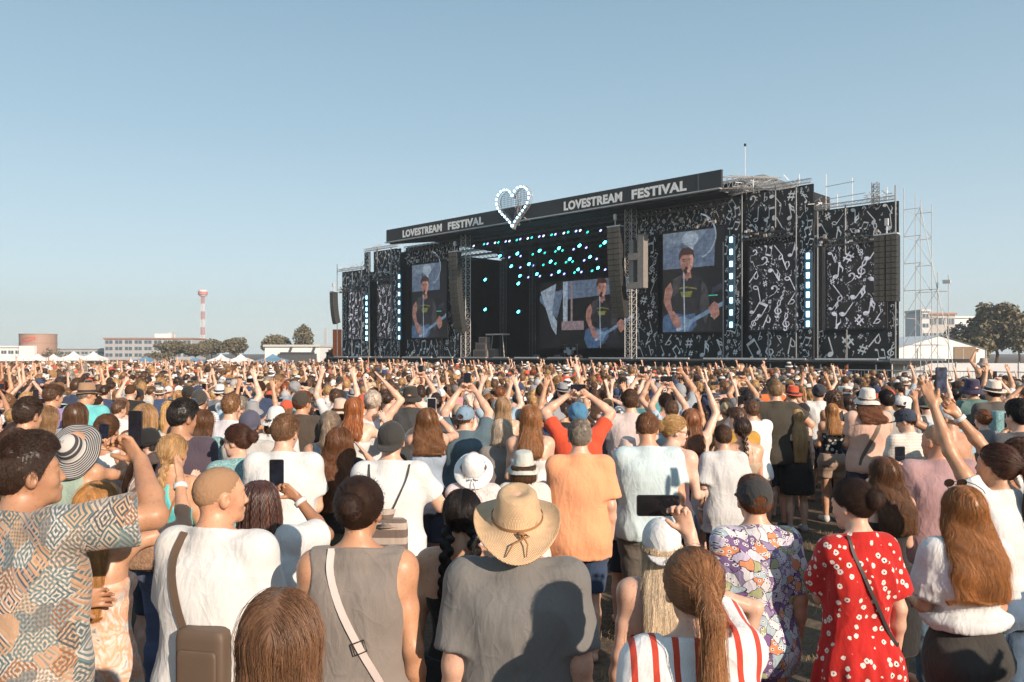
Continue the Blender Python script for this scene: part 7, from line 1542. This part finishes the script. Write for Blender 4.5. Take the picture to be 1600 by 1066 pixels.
bag(i, 'wide dark strap across the white shirt of the man in the grey cap', -1, B_BLK, .045)
i = PP('shirtless tanned man in a white cap turned to the left', 1483, 632, 6.0, skin=(.52, .30, .20), hair='buzz', hcol=H_DB, hat='cap_back', hatcol=W_, bulk=1.09, top=None, yaw=-20, head=(-30, -6), arms=('bent', 'bent'), landmark='the shirtless man')
i = PP('man in a straw trilby wearing a mint floral backpack', 1553, 594, 8.2, lod=1, skin=TN, hair='short', hcol=H_DB, hat='fedora', hatcol=(.72, .62, .52), bulk=1.09, tcol=(.10, .09, .08), arms=('bent', 'bent'), landmark='the straw-trilby man')
t = empty('backpack'); t.matrix_world = i['M']; tag(t, 'large mint floral backpack below the straw trilby', 'bag'); rbox(t, 'pouch', (0, -.22, 1.18), (.34, .18, .50), PT['tealprint']); rbox(t, 'pocket', (0, -.32, 1.06), (.27, .06, .22), simple('mint', (.38, .50, .45), .8))
i = PP('person in a dark navy bucket hat with a green backpack', 1520, 592, 8.6, lod=1, skin=TN, hair='short', hcol=H_DB, hat='bucket', hatcol=(.06, .05, .09), tcol=(.12, .20, .19), arms=('bent', 'bent'), landmark='the navy bucket hat')
i = PP('man with dark wavy hair in a charcoal t-shirt at the right edge', 1594, 630, 5.4, skin=LT, hair='quiff', hcol=H_BK, bulk=1.06, tcol=(.09, .09, .10), head=(-12, 0), landmark='the charcoal-shirt man')
i = PP('woman with curly brown hair cut off by the right edge', 1597, 692, 4.6, fem=True, skin=LT, hair='curly', hcol=(.10, .045, .02), top='tank', tcol=(.4, .35, .3), arms=('down', 'bent'), landmark='the curly woman at right')
i = PP('man in a steel-blue t-shirt and denim cap holding a phone overhead', 728, 635, 6.4, skin=LT, hair='short', hcol=H_BR, hat='cap', hatcol=(.22, .32, .42), bulk=1.18, tcol=(.10, .15, .18), head=(28, -4), arms=('phoneup', 'phoneup'), landmark='the steel-blue man')
hold(i, 'black phone held upright over the steel-blue shirt', (1, -1), off=(0, .02, .04))
i = PP('woman with very long dark-blonde hair and a white top', 786, 622, 7.4, lod=1, fem=True, skin=LT, hair='long', hcol=(.32, .21, .12), len=.50, top='tank', tcol=W_, arms=('bent', 'bent'), landmark='the dark-blonde woman')
i = PP('woman with an ash-blonde bob in front of the dark-blonde woman', 784, 658, 5.9, fem=True, skin=TN, hair='bob', hcol=(.50, .42, .34), top='tee', tcol=(.25, .22, .2), hem=1.0, arms=('bent', 'bent'), landmark='the ash-blonde bob')
i = PP('woman with long auburn hair and a strappy white dress', 829, 636, 5.7, fem=True, skin=LT, hair='long', hcol=(.24, .11, .045), len=.30, top='sundress', hem=.7, tcol=(.74, .72, .70), bottom=None, arms=('bent', 'bent'), landmark='the white-strap woman')
i = person('person in a pale grey bucket hat before the woman in the strappy white dress', X(818, 6.0), 6.0, 1.60, lod=1, skin=LT, hair='bob', hcol=H_BR, fem=True, hat='bucket', hatcol=(.52, .54, .50), tcol=(.7, .68, .62), arms=('down', 'down')); HERO.append((X(818, 6.0), 6.0, 818, 'the grey bucket hat'))
i = PP('woman with a streaked grey ponytail tied low, in a blue vest', 515, 645, 5.35, fem=True, skin=TN, hair='ponytail', hcol=(.22, .17, .13), len=.22, top='tank', tcol=(.42, .50, .56), arms=('bent', 'bent'), landmark='the grey ponytail')
i = PP('man in a dark brown t-shirt and backwards brown cap', 472, 612, 7.1, lod=1, skin=TN, hair='short', hcol=H_AU, hat='cap', hatcol=(.06, .05, .04), bulk=1.03, tcol=(.085, .065, .05), head=(30, 0), arms=('down', 'down'), landmark='the brown-shirt man')
i = PP('person under a floppy white bucket hat beside the dark brown t-shirt', 431, 634, 6.2, fem=True, skin=LT, hair='bob', hcol=H_BR, hat='bowhat', hatcol=W_, top='tee', tcol=W_, arms=('bent', 'bent'), landmark='the floppy white hat')
i = PP('fair-haired young man in a plain pale-lilac t-shirt', 360, 618, 6.35, skin=LT, hair='short', hcol=(.16, .08, .035), bulk=1.05, tcol=(.62, .60, .63), arms=('down', 'bent'), landmark='the pale-lilac man')
i = PP('man in a dark blue-grey cap behind the teal-print woman', 390, 642, 5.6, skin=TN, hair='short', hcol=H_DB, hat='cap_back', hatcol=(.09, .09, .13), tcol=(.5, .48, .45), arms=('bent', 'bent'), landmark='the blue-grey cap')
i = PP('man in a white striped t-shirt and black cap', 311, 610, 8.0, lod=1, skin=TN, hair='short', hcol=H_DB, hat='cap_back', hatcol=(.06, .055, .05), tmat=PT['hstripe'], arms=('bent', 'bent'), landmark='the striped-shirt man')
i = PP('man in a turquoise t-shirt and tan trilby', 134, 598, 8.0, lod=1, skin=TN, hair='short', hcol=H_GR, hat='fedora', hatcol=(.36, .22, .13), bulk=1.18, tcol=(.16, .56, .56), head=(40, -8), arms=('bent', 'bent'), landmark='the turquoise-shirt man')
i = PP('man in a lavender t-shirt with brown hair', 81, 604, 7.4, lod=1, skin=TN, hair='short', hcol=H_BR, bulk=1.09, tcol=(.34, .25, .46), head=(25, -10), arms=('bent', 'bent'), landmark='the lavender-shirt man')
i = PP('dark-haired man with a faded haircut in a white shirt at far left', 41, 627, 5.2, skin=TN, hair='quiff', hcol=H_DB, tcol=W_, head=(15, -4), arms=('bent', 'bent'), landmark='the faded-haircut man')
i = PP('woman with straight light-brown hair beside the faded haircut', 70, 636, 5.5, fem=True, skin=TN, hair='long', hcol=(.20, .12, .06), len=.26, top='tee', tcol=(.7, .66, .6), arms=('bent', 'bent'), landmark='the straight-haired woman')
i = PP('person with short curly brown hair above the striped sun hat', 118, 632, 6.3, fem=True, skin=LT, hair='bob', hcol=H_BR, top='tee', tcol=(.3, .4, .4), arms=('bent', 'bent'), landmark='the curly-haired person')
i = PP('woman with her brown hair pinned up in a white top', 166, 650, 5.1, fem=True, skin=TN, hair='bun', hcol=(.10, .05, .025), top='tank', tcol=W_, arms=('bent', 'bent'), landmark='the pinned-up hair')
i = PP('woman with smooth brown hair cut off by the left edge', 20, 672, 4.1, fem=True, skin=TN, hair='long', hcol=(.07, .035, .02), len=.3, top='tee', tcol=(.45, .40, .35), landmark='the smooth-haired woman')
i = PP('person with tousled light hair behind the black hat', 226, 634, 5.9, fem=True, skin=LT, hair='bob', hcol=(.30, .18, .09), top='tee', tcol=(.6, .5, .4), arms=('bent', 'bent'), landmark='the tousled hair')
i = PP('woman with long brown hair in front of the white striped t-shirt', 317, 642, 5.9, fem=True, skin=TN, hair='long', hcol=(.10, .045, .02), len=.36, top='tee', tmat=PT['tealprint'], arms=('bent', 'bent'), landmark='the long brown hair')
i = PP('woman in a white vest with both arms up and a pale headscarf', 582, 612, 7.0, lod=1, fem=True, skin=LT, hair='bun', hcol=(.55, .48, .42), top='tank', tcol=W_, arms=('down', 'clapup'), landmark='the white-vest woman')
i = PP('woman with auburn hair and a bare back left of the white vest', 553, 622, 6.6, fem=True, skin=PALE, hair='long', hcol=(.26, .09, .03), len=.28, top='strap', tcol=W_, arms=('bent', 'half'), landmark='the bare-backed woman')
i = PP('person in a peach bucket hat', 532, 622, 7.6, lod=1, fem=True, skin=LT, hair='bob', hcol=H_BR, hat='bucket', hatcol=(.66, .48, .38), top='tee', tcol=(.6, .6, .55), arms=('bent', 'bent'), landmark='the peach bucket hat')
i = PP('man in a black bucket hat', 641, 603, 7.9, lod=1, skin=TN, hair='short', hcol=H_BK, hat='bucket', hatcol=(.045, .04, .035), tcol=(.06, .06, .06), arms=('bent', 'bent'), landmark='the black bucket hat')
i = PP('woman with wavy brown hair filming with a white-cased phone', 668, 640, 6.0, fem=True, skin=LT, hair='wavy', hcol=(.17, .08, .035), len=.28, top='strap', tcol=(.35, .42, .52), arms=(((-.02, .3, 1.62), (1, .1, -.8), 'grip', (.5, -1, 0)), ((.14, .3, 1.66), (1, .1, -.8), 'grip', (-.5, -1, 0))), yaw=-14, watch=1, wcol=(.7, .7, .7), landmark='the white-phone woman')
hold(i, 'phone in a white case held upright by two hands', (1, -1), off=(0, .02, .04), case=(.7, .7, .68), s_=1.25)
i = PP('shirtless tanned man behind the auburn-haired woman in white', 847, 600, 8.2, lod=1, skin=(.56, .28, .14), hair='buzz', hcol=H_BR, top=None, bulk=1.09, arms=('bent', 'bent'), landmark='the bare-backed man')
i = PP('woman with both hands high behind the sunglasses blonde, dark hair in a bun', 1040, 616, 8.2, lod=1, fem=True, skin=LT, hair='bun', hcol=H_DB, top='tank', tcol=(.35, .40, .45), arms=('upfist', 'down'), landmark='the high-bun woman')
i = PP('man in a blue-grey t-shirt with a thin strap and a grey cap', 1062, 600, 9.2, lod=2, skin=TN, hair='short', hcol=H_BR, hat='cap_back', hatcol=(.3, .32, .34), bulk=1.12, tcol=(.36, .40, .44), arms=('bent', 'phoneup'), landmark='the grey-cap back')
i = PP('dark-haired man in a white t-shirt right of the waist-length blonde', 1279, 602, 9.9, lod=2, skin=TN, hair='short', hcol=H_BK, hat='beanie', hatcol=(.05, .05, .06), tcol=W_, arms=('bent', 'bent'), landmark='the white-shirt man behind')
i = PP('woman with thick curly dark-brown hair', 1303, 614, 9.4, lod=2, fem=True, skin=TN, hair='curly', hcol=(.06, .03, .015), top='tank', tcol=(.05, .05, .05), arms=('bent', 'bent'), landmark='the thick curls')
i = PP('woman with a fair ponytail in a white shirt', 1251, 604, 10.6, lod=2, fem=True, skin=LT, hair='ponytail', hcol=(.36, .20, .09), len=.2, top='tee', tcol=W_, arms=('bent', 'bent'), landmark='the fair ponytail')
i = PP('dark-haired man in a grey t-shirt beside the white bucket hat', 1386, 612, 7.9, lod=1, skin=TN, hair='short', hcol=H_BK, tcol=(.36, .36, .35), bottom='shorts', bmat=PT['camo'], arms=('bent', 'bent'), landmark='the grey t-shirt man')
# riding on somebody's shoulders
i = person('person in a black vest riding on shoulders above the crowd at the right', X(1537, 17.5), 17.5, 1.62, lod=2, fem=True, skin=TN, hair='short', hcol=H_BR, hat='bucket', hatcol=(.45, .35, .30), top='tank', tcol=(.05, .045, .04), arms=('phoneup', 'half')); i['root'].location.z = .62; HERO.append((X(1537, 17.5), 17.5, 1537, 'the shoulder rider'))
# ------------------------------------------------------------------ the middle rows: every person an individual
def middle():
    g_ = np.random.default_rng(77); taken = [(a[0], a[1]) for a in HERO]; marks = [(a[2], a[1], a[3]) for a in HERO if a[3]]; n0 = len(HERO); used = set(); pts = []
    def free(x, y, r): return all((x-a)**2+(y-b)**2 > r*r for a, b in taken)
    for y in np.arange(6.6, CROWD_D-.1, .055):
        for _ in range(7):
            x = g_.uniform(-.67, .67)*y; px = 800+x/y*1244
            if 1185 < px < 1440 and y < 11.2: continue
            r = .66 if y < 9 else .58
            if not free(x, y, r): continue
            if y < 8.6 and any(abs(px-800-(a-800)) < 36 and y < b < y+3.2 for a, b, _ in marks): continue      # keep the people behind in view
            if len(pts)+n0 >= 299: break
            taken.append((x, y)); pts.append((x, y, px))
    poses = [('down', 'down'), ('bent', 'bent'), ('clap', 'clap'), ('phone', 'phone'), ('down', 'up'), ('clapup', 'clapup'), ('down', 'phone'), ('phoneup', 'phoneup'), ('half', 'bent'), ('up', 'up'), ('wave', 'down'), ('bent', 'clap')]
    pw = np.array([5, 7, 4, 3, 2.5, .8, 2, 1.6, 2, 1.2, 1, 3], float); pw /= pw.sum()
    pname = ['arms down', 'arms folded in front', 'clapping', 'holding a phone up', 'one arm raised', 'clapping overhead', 'filming one-handed', 'phone held high', 'left hand lifted', 'both arms up', 'left arm waving', 'hands together']
    tops = [('white', W_), ('cream', (.70, .62, .52)), ('black', BLKc), ('grey', (.22, .22, .23)), ('orange', (.80, .20, .06)), ('navy', (.05, .07, .13)), ('peach', (.66, .42, .32)), ('sky-blue', (.38, .50, .58)), ('brown', (.10, .07, .05)), ('red', (.60, .06, .04)), ('teal', (.08, .28, .30)), ('pink', (.60, .28, .30)), ('mustard', (.50, .28, .06)), ('patterned', None)]
    tw = np.array([22, 8, 13, 8, 3, 5, 6, 5, 5, 3, 2, 3, 1, 6], float); tw /= tw.sum()
    hm_ = [('short', 'short'), ('quiff', 'thick'), ('buzz', 'cropped'), ('short', 'short')]; hf_ = [('long', 'long'), ('ponytail', 'ponytailed'), ('bun', 'bunned'), ('bob', 'bobbed'), ('wavy', 'wavy'), ('braid', 'plaited'), ('curly', 'curly')]
    hc_ = [('black', H_BK), ('dark', H_DB), ('brown', H_BR), ('auburn', H_AU), ('fair', H_BL), ('light-brown', H_LB), ('grey', H_GR)]; hw = np.array([4, 6, 6, 2, 3, 4, 1], float); hw /= hw.sum()
    hats = [('cap_back', 'cap'), ('cap', 'cap'), ('bucket', 'bucket hat'), ('fedora', 'trilby'), ('beanie', 'beanie')]; hatc = [('white', W_), ('black', BLKc), ('tan', (.50, .36, .22)), ('navy', (.05, .06, .12)), ('red', (.62, .10, .05)), ('grey', (.3, .3, .31))]
    prints = ['tealprint', 'whiteprint', 'hstripe', 'blkwhite', 'pinkprint', 'finestripe']; skins = [LT, TN, PALE, DT, (.56, .33, .21)]
    def label(parts, x, y, px):
        ms = sorted(marks, key=lambda m: abs(m[0]-px)*.010*y+abs(m[1]-y)*.45)
        for far in (0, 1):
            for m in ms[:16]:
                dd = y-m[1]; dx = (px-m[0])/1244*y
                if abs(dx) < .55 and dd > 0: rel = 'behind' if dd < 2.5 else ('well behind' if dd < 5 else 'far behind')
                elif dd > 1.2: rel = 'back left of' if dx < 0 else 'back right of'
                else: rel = ('left of' if dx < 0 else 'right of')
                l = f'{parts[0]} {parts[1]}, {rel} {m[2]}' if not far else f'{parts[0]} {parts[1]} {parts[2]}, {rel} {m[2]}'
                if l not in used and len(l.split()) <= 16: used.add(l); return l
        return f'{parts[0]} {parts[1]} {parts[2]}'
    for x, y, px in pts:
        fem = g_.random() < .52; k = g_.choice(len(poses), p=pw); ti = g_.choice(len(tops), p=tw); hi = g_.choice(len(hc_), p=hw); hk, hn = (hf_ if fem else hm_)[g_.integers(0, 7 if fem else 4)]
        kind = 'tee' if not fem else ['tee', 'tank', 'strap', 'tee', 'tube', 'sundress'][g_.integers(0, 6)]; bulk = .93 if fem else float(g_.choice([.93, 1.06])); yawh = int(g_.choice([-28, 0, 0, 28])); ar = poses[k]
        H = float(np.clip(g_.normal(1.66 if fem else 1.76, .06), 1.5, 1.92)); hat = None
        if g_.random() < .27: q = hats[g_.integers(0, 5)]; hcx = hatc[g_.integers(0, 6)]; hat = (q, hcx); hk2 = 'short' if not fem else ('long' if hk in ('wavy', 'curly', 'bun') else hk); hk = hk2
        bot = 'shorts' if not fem else ['shorts', 'skirt', 'jeans'][g_.integers(0, 3)]; tc = tops[ti]; gm = {'tee': 't-shirt', 'tank': 'vest', 'strap': 'strappy top', 'tube': 'tube top', 'sundress': 'sundress'}[kind]
        who = 'woman' if fem else 'man'; desc = f'{who} in {hat[1][0]} {hat[0][1]}' if hat else f'{hc_[hi][0]}-haired {who}'
        lab = label((f'{desc}, {tc[0]} {gm},', pname[k], ('with %s hair' % hn)), x, y, px)
        jit = 1+g_.normal()*.10; kw = dict(tmat=PT[prints[g_.integers(0, 6)]]) if tc[1] is None else dict(tcol=tuple(min(.85, c*jit) for c in tc[1]))
        if hat: kw.update(hat=hat[0][0], hatcol=hat[1][1])
        if bot and kind == 'sundress': bot = None
        sd = int(g_.integers(0, 2)); key = (fem, k, kind, bot, yawh, bulk, sd) 
        i = person(lab, x, y, H, yaw=float(g_.normal()*9)+math.degrees(math.atan2(2-x, 86-y)), skin=skins[g_.integers(0, 5)], lod=2, cache=key, fem=fem, arms=ar, top=kind, hem=(.62 if kind == 'sundress' else (1.0 if kind != 'tee' else (.86 if not fem else .93))), bottom=bot, bulk=bulk, head=(yawh, int(g_.choice([-6, 0, 6]))*0), hair=hk, hcol=tuple(c*jit for c in hc_[hi][1]), len=.3, seed=sd*7+k, bcol=[(.03, .03, .035), (.08, .11, .18), (.28, .22, .16), (.5, .5, .5)][g_.integers(0, 4)], **kw)
        if k in (3, 7, 6):
            land = g_.random() < .5; who_ = lab.split(',')[0]; rel = lab.rsplit(', ', 1)[-1]
            pl = f'phone of the {who_}, {rel}'
            if pl in used: pl = f'{"sideways" if land else "upright"} phone of the {who_}, {rel}'
            if pl in used: pl = f'dark phone {pname[k].split()[0]} by the {who_}, {rel}'
            used.add(pl); hold(i, pl, (1, -1) if k != 6 else (1,), land, off=(0, .02, .04) if k != 6 else (-.045, .02, .04), screen=[(.02, .03, .06), (.10, .12, .16), (.01, .01, .01)][g_.integers(0, 3)])
    print('middle', len(pts), 'heroes', n0, 'meshes', len(MESHES))
middle()

# ------------------------------------------------------------------ summer haze over the field
b = MB(); b.box((0, 290, 24), (1500, 900, 50)); m = bpy.data.materials.new('haze'); m.use_nodes = True; nt = m.node_tree; nt.nodes.clear()
vo = nt.nodes.new('ShaderNodeVolumePrincipled'); vo.inputs['Color'].default_value = (.93, .94, .96, 1); vo.inputs['Density'].default_value = 0.0006; vo.inputs['Anisotropy'].default_value = 0.3
ou = nt.nodes.new('ShaderNodeOutputMaterial'); nt.links.new(vo.outputs[0], ou.inputs['Volume']); o = b.build('haze', m); tag(o, 'thin summer haze hanging over the field', 'haze', kind='stuff')
